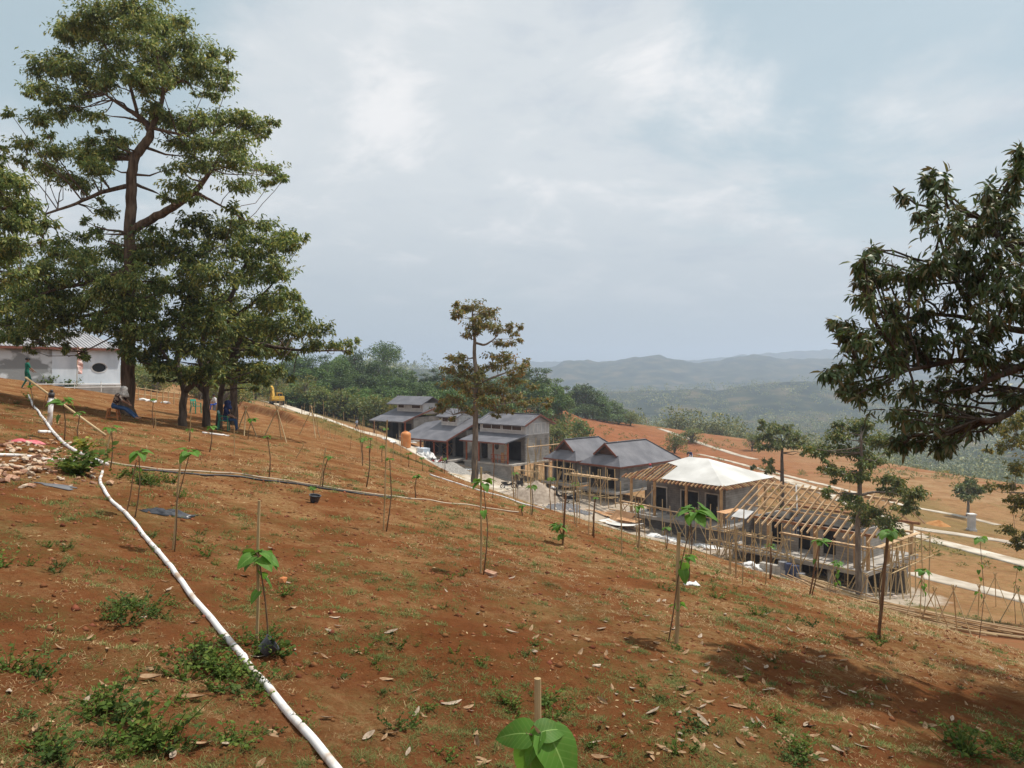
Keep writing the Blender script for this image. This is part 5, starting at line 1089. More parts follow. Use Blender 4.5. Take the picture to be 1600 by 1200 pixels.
# the sapling at the bottom edge, with its post
_b = np.array([0.10, 2.35, 0]); _b[2] = g(_b[0], _b[1])
def near_sapling():
    root = thing('sapling', 'nearest sapling with big glossy heart-shaped leaves, cut by the bottom edge', 'sapling', _b, SG)
    top = P(838, 1158, 2.3); mb = MB(); mb.tube([_b - (0, 0, .05), lerp(_b, top, .5) + (.015, 0, 0), top], [.011, .009, .007], 8); spec = []
    for (cx, cy, az, pit, s, roll) in [(862,1156,-.75,.80,.150,.25),(822,1146,3.0,.0,.10,-.75),(840,1150,-2.3,.75,.085,.2),(848,1143,.35,-.1,.085,.6),(832,1172,-2.3,1.2,.13,-.2)]:
        e = P(cx, cy, 2.28); mb.tube([top, (top + e) / 2 + (0, 0, .008), e], .0035, 5, cap=False); spec.append((e, az, pit, s, roll))
    mb.build('stem', STEM, root, smooth=True)
    for k, (e, az, pit, s, roll) in enumerate(spec): place('leaf', HEART[k % 3], root, e - _b, leaf_rot(az, pit, roll), (s, s, s))
near_sapling()
_t = P(840, 1060, 2.62); _p = np.array([.085, 2.62, g(.085, 2.62)])
o = MB().tube([_p - (0, 0, .1), lerp(_p, _t, .5) + (.004, 0, 0), _t], [.0135, .0125, .012], 9).build('stake', STAKE); tag(o, 'short weathered stake with a sawn top behind the nearest sapling', 'stake')

for bx, by, tx, ty, lab, m, r in [(401,1008,405,782,'pale bamboo stake rising through the potted sapling',STAKE,.012),(160,736,174,673,'slanting pale stake beside the green bush',STAKE,.013),(270,858,283,712,'thin stake tied to the tall two-leaved sapling',STAKE,.012),(751,895,752,730,'straight stake behind the big-leaved sapling',STAKE,.014),(1057,1006,1061,832,'thick pale stake beside the leaning sapling',STAKE,.022),(879,852,884,772,'brown stake rising from the yellow-green shrub',BROWNST,.022),(599,828,605,656,'tall thin stake crossing the black hose',STAKE,.012),
  (366,711,366,669,'pale stake standing alone by the seated person in blue',STAKE,.013),(295,688,300,634,'pale stake slanting past the empty green chair',STAKE,.014),(926,838,930,778,'brown stake in front of the plywood ramp',BROWNST,.02),(500,760,509,700,'pale stake past the black hose',STAKE,.014),(463,715,475,694,'slanting short stake below the red bank',STAKE,.014),(1372,998,1387,840,'thick brown stake bound to the tallest dark sapling',BROWNST,.023),(1265,930,1280,848,'brown stake bound to the dark-stemmed sapling',BROWNST,.02),(243,672,243,640,'thin short stake on bare soil near the stool',STAKE,.01),(198,800,213,722,'thin stem-like stake crossing beside the leaning sapling',BROWNST,.008)]:
    stake(bx, by, tx, ty, lab, m, r)
_r2 = random.Random(9)
for k in range(64):                          # the many stakes down to the road edge
    px = _r2.uniform(425, 1240); edge = float(np.interp(px, [425, 560, 650, 740, 860, 940, 1040, 1140, 1280], [652, 692, 720, 752, 795, 826, 855, 885, 925])); py = edge + abs(_r2.gauss(0, 1)) * 12 + 1; b = gp(px, py); h = _r2.uniform(.55, 1.5)
    stake(px, py, px + _r2.uniform(-3, 3), py - h / b[1] * F, 'thin bamboo stake near the lower edge of the planted slope', STAKE if _r2.random() < .75 else BROWNST, _r2.uniform(.009, .015), group='thin bamboo stakes along the lower slope edge')
    if k % 5 == 0: sapling(px + 1, py, px + 1.5, py - h * .8 / b[1] * F, max(6, .28 / b[1] * F), 'small sapling near the lower edge of the planted slope', 5, group='small saplings along the lower slope edge', seed=k)
for k in range(46):                          # along the pale road and on the bank
    px = _r2.uniform(395, 640); d = _r2.uniform(78, 120); x = (px - 800) / F * d; z = g(x, d); h = _r2.uniform(1.0, 2.2); o = MB().tube([(x, d, z - .2), (x + _r2.uniform(-.1, .1), d, z + h)], [.03, .024], 6).build('stake', STAKE)
    tag(o, 'pale stake standing beside the far pale road', 'stake', 'stakes beside the far road')

def tripod(px, py, h, label, d=None, name='tripod_prop', group='bamboo tripod props around young trees', stem=True):
    b = gp(px, py) if d is None else np.array([(px - 800) / F * d, d, g((px - 800) / F * d, d)]); t = thing(name, label, 'prop', b, group); top = b + (0, 0, h)
    for k in range(3):
        a = k * 2.094 + px; f = b + np.array([math.cos(a), math.sin(a), 0]) * h * .45; f[2] = g(f[0], f[1]) - .05; MB().tube([f, lerp(f, top, 1.12)], .026, 6).build('pole', BAMBOO, t)
    return t
for px, d, h, lab in [(1240,52,1.6,'bamboo tripod before the blue barrels'),(1300,47,1.7,'bamboo tripod before the concrete stilts'),(1355,44,1.9,'bamboo tripod beside the pale tree trunk'),(1440,40,2.4,'tall bamboo tripod by the pale path'),(1460,36,2.0,'bamboo tripod at the end of the timber pile'),(1490,34,2.2,'tripod with long legs near the timber pile'),(1530,40,2.0,'tripod prop around the tall thin sapling'),(1555,52,2.2,'farthest tripod on the grass strip'),(1590,42,2.0,'tripod cut by the picture edge'),(1335,58,2.2,'tripod in the shade of the stilts')]:
    tripod(px, 0, h, lab, d)
for px, py, h, lab in [(433,668,1.3,'small A-shaped bamboo prop on the red bank'),(487,662,1.6,'bamboo prop beside the pale road'),(384,660,1.1,'leaning bamboo prop on top of the bank'),(1165,848,1.5,'crossed bamboo prop beside the gravel')]:
    tripod(px, py + 20, h, lab)

PVC = mat('white_plastic_pipe', (0.40, 0.28, 0.19), 0.5, (0.74, 0.72, 0.70), 5, 9, spec=0.35, lo=.34, hi=.50)
PVCD = mat('dusty_plastic_pipe', (0.34, 0.26, 0.18), 0.7, (0.52, 0.43, 0.32), 1.5, 6, spec=0.25)
HOSE = mat('black_hose', (0.02, 0.02, 0.024), 0.5, (0.05, 0.045, 0.045), 3, 4, spec=0.4)
def pipe(name, label, pix, r, m, cat, sub=6, lift=0.0, smooth=2, ends=True, joint=None):
    pts = np.array([gp(*q) for q in pix]); d = np.r_[0, np.cumsum(np.linalg.norm(np.diff(pts, axis=0), axis=1))]; n = max(8, int(len(pix) * sub)); t = np.linspace(0, d[-1], n)
    x = np.interp(t, d, pts[:, 0]); y = np.interp(t, d, pts[:, 1]); k = np.array([.25, .5, .25])
    for _ in range(smooth): x[1:-1] = np.convolve(x, k, 'valid'); y[1:-1] = np.convolve(y, k, 'valid')
    z = gz(x, y); 
    for _ in range(3): z[1:-1] = np.maximum(np.convolve(z, k, 'valid'), z[1:-1] - .01)
    q = np.c_[x, y, z + r * .8 + lift]; t_ = thing(name, label, cat, q[n // 2] - (0, 0, r)); MB().tube(q, r, 12).build('tube', m, t_, smooth=True)
    if joint:
        for f in joint: i = int(f * (n - 2)); MB().tube([q[i], q[i + 1] * .5 + q[i] * .5], r * 1.22, 12).build('coupling', m, t_, smooth=True)
    return t_
pipe('water_pipe', 'long white plastic pipe snaking from the standpipe down to the bottom edge', [(570,1262),(530,1212),(505,1182),(470,1140),(440,1105),(410,1068),(380,1032),(350,996),(318,955),(290,920),(262,884),(240,856),(220,832),(200,808),(180,790),(165,772),(157,757),(156,748),(160,738)], .0235, PVC, 'pipe', 7, joint=(.18, .47, .7))
pipe('water_pipe', 'white pipe running from the rubble up past the standpipe to the worker in green', [(168,728),(140,716),(115,706),(98,694),(88,682),(78,670),(70,658),(62,646),(52,636),(48,626),(44,618)], .034, PVC, 'pipe', 6, joint=(.5,))
pipe('water_pipe', 'white pipe crossing the rubble pile from the picture edge', [(-20,711),(10,713),(50,717),(90,721),(130,724),(152,729)], .03, PVC, 'pipe', 6)
pipe('water_pipe', 'long dusty tan pipe lying across the middle of the slope', [(165,722),(200,729),(250,735),(300,737),(350,740),(400,746),(450,752),(500,760),(560,769),(610,776),(660,781),(720,788),(770,796),(810,801)], .0185, PVCD, 'pipe', 6, joint=(.3, .6))
pipe('black_hose', 'black hose lying against the long dusty tan pipe', [(220,736),(260,739),(300,741),(350,744),(400,750),(450,756),(500,763.5),(560,772.5),(612,779)], .021, HOSE, 'hose', 6)
pipe('thin_pipe', 'thin white pipe running down the far slope toward the road', [(672,742),(700,752),(740,764),(790,779),(830,791),(850,797)], .03, PVC, 'pipe', 6)
pipe('thin_pipe', 'short white pipe lying near the person on the green chair', [(316,677),(330,679),(345,681),(357,682)], .035, PVC, 'pipe', 6)
pipe('thin_pipe', 'short white offcut of pipe near the standpipe foot', [(60,676.5),(68,677),(77,677)], .04, PVC, 'pipe', 6)
def standpipe():
    b = gp(77, 664); top = P(81, 609, b[1]); t = thing('standpipe', 'white upright standpipe with a grey riser and black cap', 'standpipe', b); MB().tube([b - (0, 0, .1), lerp(b, top, .78)], .062, 12).build('tube', PVC, t, smooth=True)
    MB().tube([lerp(b, top, .62), lerp(b, top, .68)], .085, 12).build('coupling', PVC, t, smooth=True); MB().tube([lerp(b, top, .78), lerp(b, top, .92)], .075, 12).build('cap', HOSE, t, smooth=True); MB().tube([lerp(b, top, .92), top], .035, 10).build('cap', HOSE, t, smooth=True)
    q = MB().tube([P(40, 590, b[1] + 1.2), lerp(P(40, 590, b[1] + 1.2), gp(165, 682), .5) + (0, 0, .02), gp(165, 682) + (0, 0, .03)], .03, 8).build('bamboo_pole', BAMBOO, smooth=True); tag(q, 'long bamboo pole slanting down across the standpipe to the soil', 'pole')
    for k, (px, py) in enumerate([(70, 640), (64, 648)]): stake(px, py + 2, px + 8, py - 30, 'thin dark prop leaning at the standpipe' if k == 0 else 'thin dark prop standing left of the standpipe'.replace('left of', 'beside'), BROWNST, .012)
standpipe()
q = MB().tube([gp(338, 642), P(349, 580, gp(338, 642)[1])], .06, 8).build('bamboo_pole', BAMBOO, smooth=True); tag(q, 'thick pale bamboo pole leaning among the dark trunks', 'pole')

# rubble of broken brick beside the pipes, with the bush
BRICK = mat('broken_brick', (0.28, 0.14, 0.085), 0.95, (0.45, 0.30, 0.20), 4, 6, 0.2, 20, spec=0.05, island=0.2)
RUB = mat('pale_rubble', (0.36, 0.26, 0.18), 0.95, (0.52, 0.43, 0.34), 5, 6, 0.2, 20, spec=0.05, island=0.15)
def rock_mesh(seed, sx=1, sy=.7, sz=.45):
    rs = np.random.default_rng(seed); bm = bmesh.new(); bmesh.ops.create_icosphere(bm, subdivisions=1, radius=.5)
    for v in bm.verts: v.co = Vector((np.sign(v.co.x) * abs(v.co.x) ** .8 * sx, v.co.y * sy, v.co.z * sz)) * float(rs.uniform(.78, 1.18))
    me = bpy.data.meshes.new('brick'); bm.to_mesh(me); bm.free(); return me
RK = []
for k in range(8):
    me = rock_mesh(k); me.materials.append(BRICK if k % 2 else RUB); RK.append(me)
BRK = bpy.data.meshes.new('brick')
BRK.from_pydata([(-.5, -.24, -.14), (.5, -.24, -.14), (.5, .24, -.14), (-.5, .24, -.14), (-.5, -.22, .14), (.48, -.24, .13), (.5, .23, .14), (-.47, .24, .15)], [], [(3, 2, 1, 0), (4, 5, 6, 7), (0, 1, 5, 4), (1, 2, 6, 5), (2, 3, 7, 6), (3, 0, 4, 7)]); BRK.materials.append(BRICK)
c0 = gp(60, 735); t = thing('rubble_pile', 'pile of broken brick and mortar rubble beside the green bush', 'rubble pile', c0)
for k in range(210):
    px = _r2.gauss(60, 55); py = _r2.gauss(725, 20); 
    if not (-60 < px < 160 and 683 < py < 765): continue
    px -= 8
    b = gp(px, py); s = _r2.uniform(.05, .17); hgt = .07 * math.exp(-((px - 60) / 70) ** 2 - ((py - 722) / 22) ** 2) * _r2.random()
    place('brick', BRK if k % 4 == 0 else _r2.choice(RK), t, b + (0, 0, s * .12 + hgt) - c0, (_r2.uniform(-.5, .5), _r2.uniform(-.5, .5), _r2.uniform(0, 6.28)), (s, s, s))
def lone(px, py, s, me, label, cat, m=None, name='stone'):
    b = gp(px, py); o = place(name, me, None, b + (0, 0, s * .15), (.1, .1, px), (s, s, s)); tag(o, label, cat); return o
lone(766, 899, .17, BRK, 'orange brick lying at the foot of the big-leaved sapling', 'brick', name='loose_brick')
lone(172, 757, .20, RK[1], 'orange brick fragment beside the bend of the white pipe', 'brick', name='loose_brick')
lone(933, 1042, .07, RK[0], 'small brown stone alone on the soil in the middle foreground'.replace(' in the middle foreground', ''), 'stone')
FRUIT = mat('orange_husk', (0.42, 0.13, 0.04), 0.7, (0.5, 0.2, 0.07), 8); me = rock_mesh(60, .9, .8, .8); me.materials.append(FRUIT)
lone(442, 909, .11, me, 'dry orange fruit husk on the soil past the potted sapling', 'fruit', name='fruit_husk')
def crumpled(name, label, cat, px, py, w, dpt, h, m, seed=3, rz=0.0, n=14, b=None):
    rs = np.random.default_rng(seed); b = gp(px, py) if b is None else np.asarray(b, float); V = []; c, s = math.cos(rz), math.sin(rz)
    for i in range(n):
        for j in range(n):
            u, v = i / (n - 1) - .5, j / (n - 1) - .5; e = max(0, 1 - (2 * abs(u)) ** 3) * max(0, 1 - (2 * abs(v)) ** 3); x0, y0 = u * w * (1 + .12 * rs.normal()), v * dpt * (1 + .12 * rs.normal()); x, y = b[0] + c * x0 - s * y0, b[1] + s * x0 + c * y0
            V.append((x, y, g(x, y) + .012 + h * e * (.35 + .65 * rs.random()) * (.6 + .4 * math.sin(u * 9 + seed) * math.cos(v * 7))))
    Fc = [(i * n + j, (i + 1) * n + j, (i + 1) * n + j + 1, i * n + j + 1) for i in range(n - 1) for j in range(n - 1)]
    o = MB().add(V, Fc).build(name, m, smooth=True); o.modifiers.new('thick', 'SOLIDIFY').thickness = .006; return tag(o, label, cat)
BAGM = mat('black_plastic', (0.02, 0.022, 0.028), 0.35, (0.06, 0.062, 0.07), 6, 5, spec=0.5); PINK = mat('pink_cloth', (0.50, 0.10, 0.12), 0.9, (0.62, 0.20, 0.22), 4, 5, spec=0.1); SACK = mat('white_sack_plastic', (0.55, 0.55, 0.54), 0.6, (0.72, 0.72, 0.71), 2.5, 6, spec=0.3); GREYS = mat('grey_slate', (0.10, 0.10, 0.11), .8, (.16, .16, .165), 5)
crumpled('plastic_bag', 'crumpled black plastic bag on the soil between two saplings', 'bag', 263, 803, .62, .3, .09, BAGM, 4)
crumpled('cloth', 'pink cloth draped over the rubble edge', 'cloth', 44, 691, .7, .35, .07, PINK, 5)
crumpled('plastic_bag', 'small white plastic bag caught among weeds by the short sapling', 'bag', 1081, 914, .24, .16, .08, SACK, 6, n=9)
crumpled('slate_sheet', 'flat grey sheet lying on soil under the rubble pile', 'sheet', 85, 759, .55, .22, .01, GREYS, 7, n=6)
def pot(px, py, r, h, label, tilt=0.5):
    b = gp(px, py); mb = MB(); mb.lathe((0, 0, 0), [(r * .72, 0), (r, h), (r * 1.1, h), (r * 1.1, h * 1.06), (r * .93, h * 1.04), (r * .9, h * .8), (r * .2, h * .78)], 18); o = mb.build('pot', BAGM, smooth=False, loc=(0, 0, 0)); o.location = b + (0, 0, .02); o.rotation_euler = (.15, tilt, .5); tag(o, label, 'pot')
pot(410, 1022, .065, .085, 'black plastic pot tilted at the foot of the large-leaved sapling', .9)
pot(491, 786, .10, .12, 'dark pot holding the upright leafy sapling by the hose', .1)

# ---------------------------------------------------------------- ground cover
def weed_mesh(seed, n, spread, size, h, m=LEAF_WEED, name='weed'):
    """small leafy weed: several stems with oval leaves"""
    rng = np.random.default_rng(seed); B, D, S = [], [], []; mb = MB(); ns = max(3, n // 9)
    for k in range(ns):
        a = rng.uniform(0, 6.28); r = spread * math.sqrt(rng.random()); b = np.array([.01 * math.cos(a), .01 * math.sin(a), -.02]); e = np.array([r * 1.1 * math.cos(a), r * 1.1 * math.sin(a), h * rng.uniform(.35, 1.1)]); mb.tube([b, lerp(b, e, .5) + rng.normal(0, .01, 3), e], [.003, .0025, .0015], 3, cap=False)
        for q in range(9):
            t = rng.uniform(.15, 1.05); d = rng.normal(0, 1, 3) * (1, 1, .35) + (0, 0, .25); B.append(lerp(b, e, t)); D.append(d / np.linalg.norm(d)); S.append(size * rng.uniform(.5, 1.25))
    B = np.array(B); D = np.array(D); S = np.array(S); V, Fc = leaf_six(B, D, S, S * .62, rng, .1, .3); nv = len(V)
    V = np.r_[V, np.concatenate(mb.v)]; return npmesh(name, V, [Fc, np.array(mb.f) + nv], m, fm=None)
WM = [weed_mesh(100 + k, 54 + 18 * k, .13 + .025 * k,   .024 + .0025 * k, .085 + .012 * k) for k in range(5)]
WB = [weed_mesh(120 + k, 200, .34, .075, .26) for k in range(2)]
DKW = leafmat('leaf_weed_dark', (0.030, 0.056, 0.012), (0.052, 0.090, 0.018), (0.090, 0.115, 0.026), island=.2, trans=.2, rough=.65, spec=.15)
WD = [weed_mesh(140 + k, 90, .17, .030, .11, DKW) for k in range(2)]
WG = 'low leafy weeds on the red soil'; WLAB = 'low leafy green weed growing on the red soil'
def weed(px, py, s, me=None):
    b = gp(px, py); o = place('weed', me or _r2.choice(WM), None, b, (0, 0, px * 1.7), (s, s, s * _r2.uniform(.8, 1.2))); return tag(o, WLAB, 'weed', WG)
for cx, cy, sx, sy, n, sc in [(200,955,45,14,16,1.15),(255,945,25,14,8,1.0),(350,1030,40,22,22,1.15),(375,1065,25,12,8,1.1),(215,1115,35,25,10,1.2),(250,1165,60,18,14,1.2),(70,1175,30,15,9,1.35),(170,1140,18,12,4,1.1),(565,1012,8,5,3,1.0),(590,1000,12,5,3,.8),(370,880,35,10,8,.95),(310,860,12,7,4,1.1),(430,995,18,8,6,1.0),(265,848,30,8,5,.9),(10,880,20,10,5,1.0),(75,885,22,12,5,1.0),(1140,925,40,8,14,.9),(1100,905,30,8,8,.85),(1060,885,25,5,6,.8),(1240,968,18,7,7,1.0),(1180,960,25,6,5,.8),(1330,1000,40,7,12,1.0),(1370,1005,20,5,6,1.0),(1060,925,20,8,7,.9),(1065,1165,12,12,4,1.1),(1245,1185,40,12,9,1.25),(1535,1165,30,14,9,1.4),(1585,1190,20,12,5,1.4),(1110,1135,12,10,3,1.0),(840,1110,35,10,6,.9),(765,1110,30,10,5,.8),(650,1050,40,12,5,.7),(700,905,40,6,6,.8),(870,1120,12,10,3,1),(360,830,60,10,8,.75),(130,870,60,14,8,.8),(60,1060,40,20,6,.9),(420,1090,30,14,4,.8),(1170,1085,120,40,8,.7),(960,960,120,30,9,.6),(500,930,80,30,7,.6),(700,1000,120,30,10,.7),(1450,1080,80,40,8,.8)]:
    for _ in range(max(1, int(n * .62))): weed(_r2.gauss(cx, sx * .8), _r2.gauss(cy, sy * .8), sc * _r2.uniform(.4, 1.1), _r2.choice(WM + WD))
for cx, cy, sx, n in [(225,752,22,4),(240,760,14,2),(190,745,25,3),(45,630,4,2),(20,632,8,2),(285,775,6,2),(262,757,8,2),(960,795,14,3),(990,815,14,3),(1080,858,14,3),(930,775,10,2),(770,760,8,2),(680,735,12,3)]:
    for _ in range(n): weed(_r2.gauss(cx, sx * .6), _r2.gauss(cy, 4), _r2.uniform(.9, 1.8), _r2.choice(WM + WD))
for _ in range(70): weed(_r2.uniform(10, 1590), _r2.uniform(1000, 1190), _r2.uniform(.3, .75), _r2.choice(WM + WD))
b = gp(122, 742)
for k, (dx, dy, s, me, lab) in enumerate([(-.25, 0, 1.5, WB[0], 'big leafy bush growing out of the brick rubble'), ]):
    bm_ = weed_mesh(150, 420, .42, .105, .42); o = place('leafy_bush', bm_, None, b, (0, 0, .4), (1.15, 1, 1.1)); tag(o, lab, 'bush')
YW = leafmat('leaf_weed_yellow', (0.16, 0.19, 0.02), (0.24, 0.25, 0.03), (0.30, 0.28, 0.05), island=.1, trans=.3)
o = place('leafy_bush', weed_mesh(151, 130, .26, .08, .2, YW), None, gp(122, 729) + (0, .15, .3), (0, 0, 1), (1, 1, 1)); tag(o, 'yellow-green top growth on the leafy bush in the rubble', 'bush')
for px, py, lab in [(156,600,'dark green bush at the foot of the white hall by the tree trunk'),(110,602,'small green bush along the hall foot'),(76,597,'dark bush near the worker in green')]:
    o = place('leafy_bush', _r2.choice(WB), None, gp(px, py + 4), (0, 0, px), (2.2, 2.2, 2.4)); tag(o, lab, 'bush')

def blades(n, rmin, rmax, tuft, h, m, seed, name, dens, width=.004, flat=.6, amin=-38, amax=38):
    """grass: bent narrow blades in tufts scattered over the slope"""
    rng = np.random.default_rng(seed); r = rmin * (rmax / rmin) ** rng.random(n * 3); a = rng.uniform(R(amin), R(amax), n * 3); x = r * np.sin(a); y = r * np.cos(a); q = dens(x, y); k = rng.random(n * 3) < q; x, y, r = x[k][:n], y[k][:n], r[k][:n]; n = len(x)
    tr = rng.uniform(.5, 1.3, n) * .042 * np.clip(r / 7, .8, 2.2); X = np.repeat(x, tuft) + rng.normal(0, 1, n * tuft) * np.repeat(tr, tuft); Y = np.repeat(y, tuft) + rng.normal(0, 1, n * tuft) * np.repeat(tr, tuft); Z = gz(X, Y) - .004; N = len(X)
    az = rng.uniform(0, 6.28, N); L = h * rng.uniform(.4, 1.3, N) * np.clip(np.repeat(r, tuft) / 9, .8, 1.6); w = width * rng.uniform(.7, 1.4, N) * np.clip(np.repeat(r, tuft) / 5, .8, 3.5); el = rng.uniform(flat * .3, 1.4, N) * (1 - flat * .55); dx, dy = np.cos(az), np.sin(az)
    B = np.c_[X, Y, Z]; H = np.c_[dx * np.cos(el), dy * np.cos(el), np.sin(el)]; S = np.c_[-dy, dx, 0 * dx]; m1 = B + H * L[:, None] * .55; tip = B + H * L[:, None] + np.c_[dx * .15 * L, dy * .15 * L, -.18 * L]; tip[:, 2] = np.maximum(tip[:, 2], Z + .004)
    V = np.stack([B - S * w[:, None], B + S * w[:, None], m1 + S * w[:, None] * .8, m1 - S * w[:, None] * .8, tip], 1).reshape(-1, 3); k = np.arange(N)[:, None] * 5; Fc = np.concatenate([k + (0, 1, 2), k + (0, 2, 3), k + (3, 2, 4)])
    tag(place(name, npmesh(name, V, Fc, m)), kind='stuff')
GRASS = leafmat('grass_green', (0.070, 0.105, 0.028), (0.120, 0.155, 0.045), (0.24, 0.22, 0.085), island=0, trans=.25, rough=.8, spec=.1); STRAW = leafmat('dry_straw', (0.20, 0.12, 0.05), (0.34, 0.22, 0.095), (0.48, 0.35, 0.18), island=0, trans=.15, rough=.7)
upf = lambda x, y: (field(x, y) > lower(x, y)).astype(float)
gd = lambda x, y: upf(x, y) * (sstep(-.15, .3, fbm(x / 1.6 + 9, y / 1.6, 3)) * .75 + .22) * (.6 + .4 * sstep(16, 5, np.hypot(x, y)))
sd = lambda x, y: upf(x, y) * (sstep(-.05, .4, fbm(x / 2.4 + 30, y / 2.4, 3)) * .9 + .12)
blades(3200, 2.6, 36, 50, .055, GRASS, 201, 'grass', gd, .0017, .45)
blades(3000, 2.6, 36, 22, .05, STRAW, 202, 'dry_grass', sd, .0011, .8)
blades(420, 2.6, 14, 7, .09, STRAW, 203, 'straw_litter', sd, .0014, 1.25)
blades(1400, 18, 60, 14, .10, STRAW, 204, 'dry_grass', sd, .0018, .8)
def roadside_grass():
    dn = lambda x, y: (np.minimum(seg_dist(x, y, BERM), 9) < 2.2) * 1.0 + (1 - upf(x, y)) * (x > 24) * (y < 100) * sstep(-.1, .4, fbm(x / 8, y / 8, 3)) * .8
    blades(2200, 26, 110, 16, .16, GRASS, 205, 'roadside_grass', dn, .004, .2, -32, 40)
roadside_grass()

DRY = mat('dead_leaf', (0.20, 0.115, 0.06), 0.85, (0.40, 0.27, 0.16), 3.0, 4, spec=0.2); DRYG = mat('dead_leaf_grey', (0.24, 0.18, 0.13), 0.85, (0.43, 0.345, 0.26), 3.0, 4, spec=0.2)
def dry_leaf(seed, m):
    rs = random.Random(seed); V = []; n = 7; cup = rs.uniform(-.5, .7); curl = rs.uniform(-.25, .5); tw = rs.uniform(-.6, .6)
    for i in range(n):
        t = i / (n - 1); w = .17 * math.sin(math.pi * (t * .94 + .03)) ** .8; z = curl * (t - .5) ** 2 * 1.2 + .04; a = tw * (t - .5)
        V += [(t - .5, w * math.cos(a), z + cup * w + w * math.sin(a)), (t - .5, 0, z), (t - .5, -w * math.cos(a), z + cup * w - w * math.sin(a))]
    Fc = []
    for i in range(n - 1): a = 3 * i; Fc += [(a, a + 1, a + 4, a + 3), (a + 1, a + 2, a + 5, a + 4)]
    me = bpy.data.meshes.new('dry_leaf'); me.from_pydata(V, [], Fc); me.materials.append(m); me.polygons.foreach_set('use_smooth', np.ones(len(Fc), bool)); return me
DL = [dry_leaf(k, DRY if k % 3 else DRYG) for k in range(9)]
def leaf_at(x, y, s, tilt=.25): return place('dry_leaf', _r2.choice(DL), None, (x, y, g(x, y) + .006), (_r2.gauss(0, tilt), _r2.gauss(0, tilt), _r2.uniform(0, 6.28)), (s, s * _r2.uniform(.7, 1.2), s))
cnt = 0
while cnt < 285:
    if _r2.random() < .62: px = _r2.gauss(1180, 260); py = _r2.uniform(960, 1195)
    else: px = _r2.uniform(0, 1600); py = _r2.uniform(840, 1198)
    if not (5 < px < 1595) or py < np.interp(px, [0, 900, 1140, 1600], [850, 850, 905, 1030]): continue
    b = gp(px, py)
    if fbm(np.array([b[0] * 1.1]), np.array([b[1] * 1.1]), 2)[0] < -.15 and _r2.random() < .75: continue
    tag(leaf_at(b[0], b[1], _r2.uniform(.05, .12)), 'curled pale dry leaf lying on the red soil', 'leaf', 'fallen dry leaves on the slope'); cnt += 1
for px, py, s in [(1098,1130,.17),(1100,1148,.1),(800,990,.14),(830,985,.13),(600,1062,.14),(705,1100,.16),(650,1115,.13),(235,1063,.14),(300,1095,.15),(425,1147,.16),(1265,1180,.16)]:
    b = gp(px, py); tag(leaf_at(b[0], b[1], s, .1), 'curled pale dry leaf lying on the red soil', 'leaf', 'fallen dry leaves on the slope')
def small_litter():
    """leaf scraps, twigs and clods too small to pick apart"""
    rng = np.random.default_rng(301); n = 5200; r = 2.6 * (30 / 2.6) ** rng.random(n); a = rng.uniform(R(-37), R(37), n); x = r * np.sin(a); y = r * np.cos(a); k = (fbm(x / 1.2, y / 1.2, 2) > -.1) & (upf(x, y) > 0); x, y, r = x[k], y[k], r[k]; n = len(x); z = gz(x, y) + .004
    az = rng.uniform(0, 6.28, n); D = np.c_[np.cos(az), np.sin(az), rng.normal(0, .12, n)]; L = rng.uniform(.02, .055, n) * np.clip(r / 8, .8, 2.2); V, Fc = leaf_quads(np.c_[x, y, z], D, L, L * rng.uniform(.12, .5, n), rng, .1, -.1)
    tag(place('leaf_litter', npmesh('leaf_litter', V, Fc, STRAW)), kind='stuff')
    n = 9000; r = 2.4 * (26 / 2.4) ** rng.random(n); a = rng.uniform(R(-37), R(37), n); x = r * np.sin(a); y = r * np.cos(a); k = upf(x, y) > 0; x, y, r = x[k], y[k], r[k]; n = len(x); s = rng.gamma(2, .0055, n) * np.clip(r / 6, .8, 2.5); s = np.minimum(s, .04); z = gz(x, y)
    oc = np.array([(1, 0, 0), (-1, 0, 0), (0, 1, 0), (0, -1, 0), (0, 0, .8), (0, 0, -.5)]); V = np.c_[x, y, z][:, None] + oc[None] * s[:, None, None] * rng.uniform(.6, 1.3, (n, 6, 1)); f8 = np.array([(0, 2, 4), (2, 1, 4), (1, 3, 4), (3, 0, 4), (2, 0, 5), (1, 2, 5), (3, 1, 5), (0, 3, 5)])
    Fc = (np.arange(n)[:, None, None] * 6 + f8[None]).reshape(-1, 3); tag(place('soil_clods', npmesh('soil_clods', V.reshape(-1, 3), Fc, mat('soil_clod', (0.12, 0.045, 0.02), .95, (0.24, 0.10, 0.048), 9, 4, spec=.05, island=.25))), kind='stuff')
small_litter()
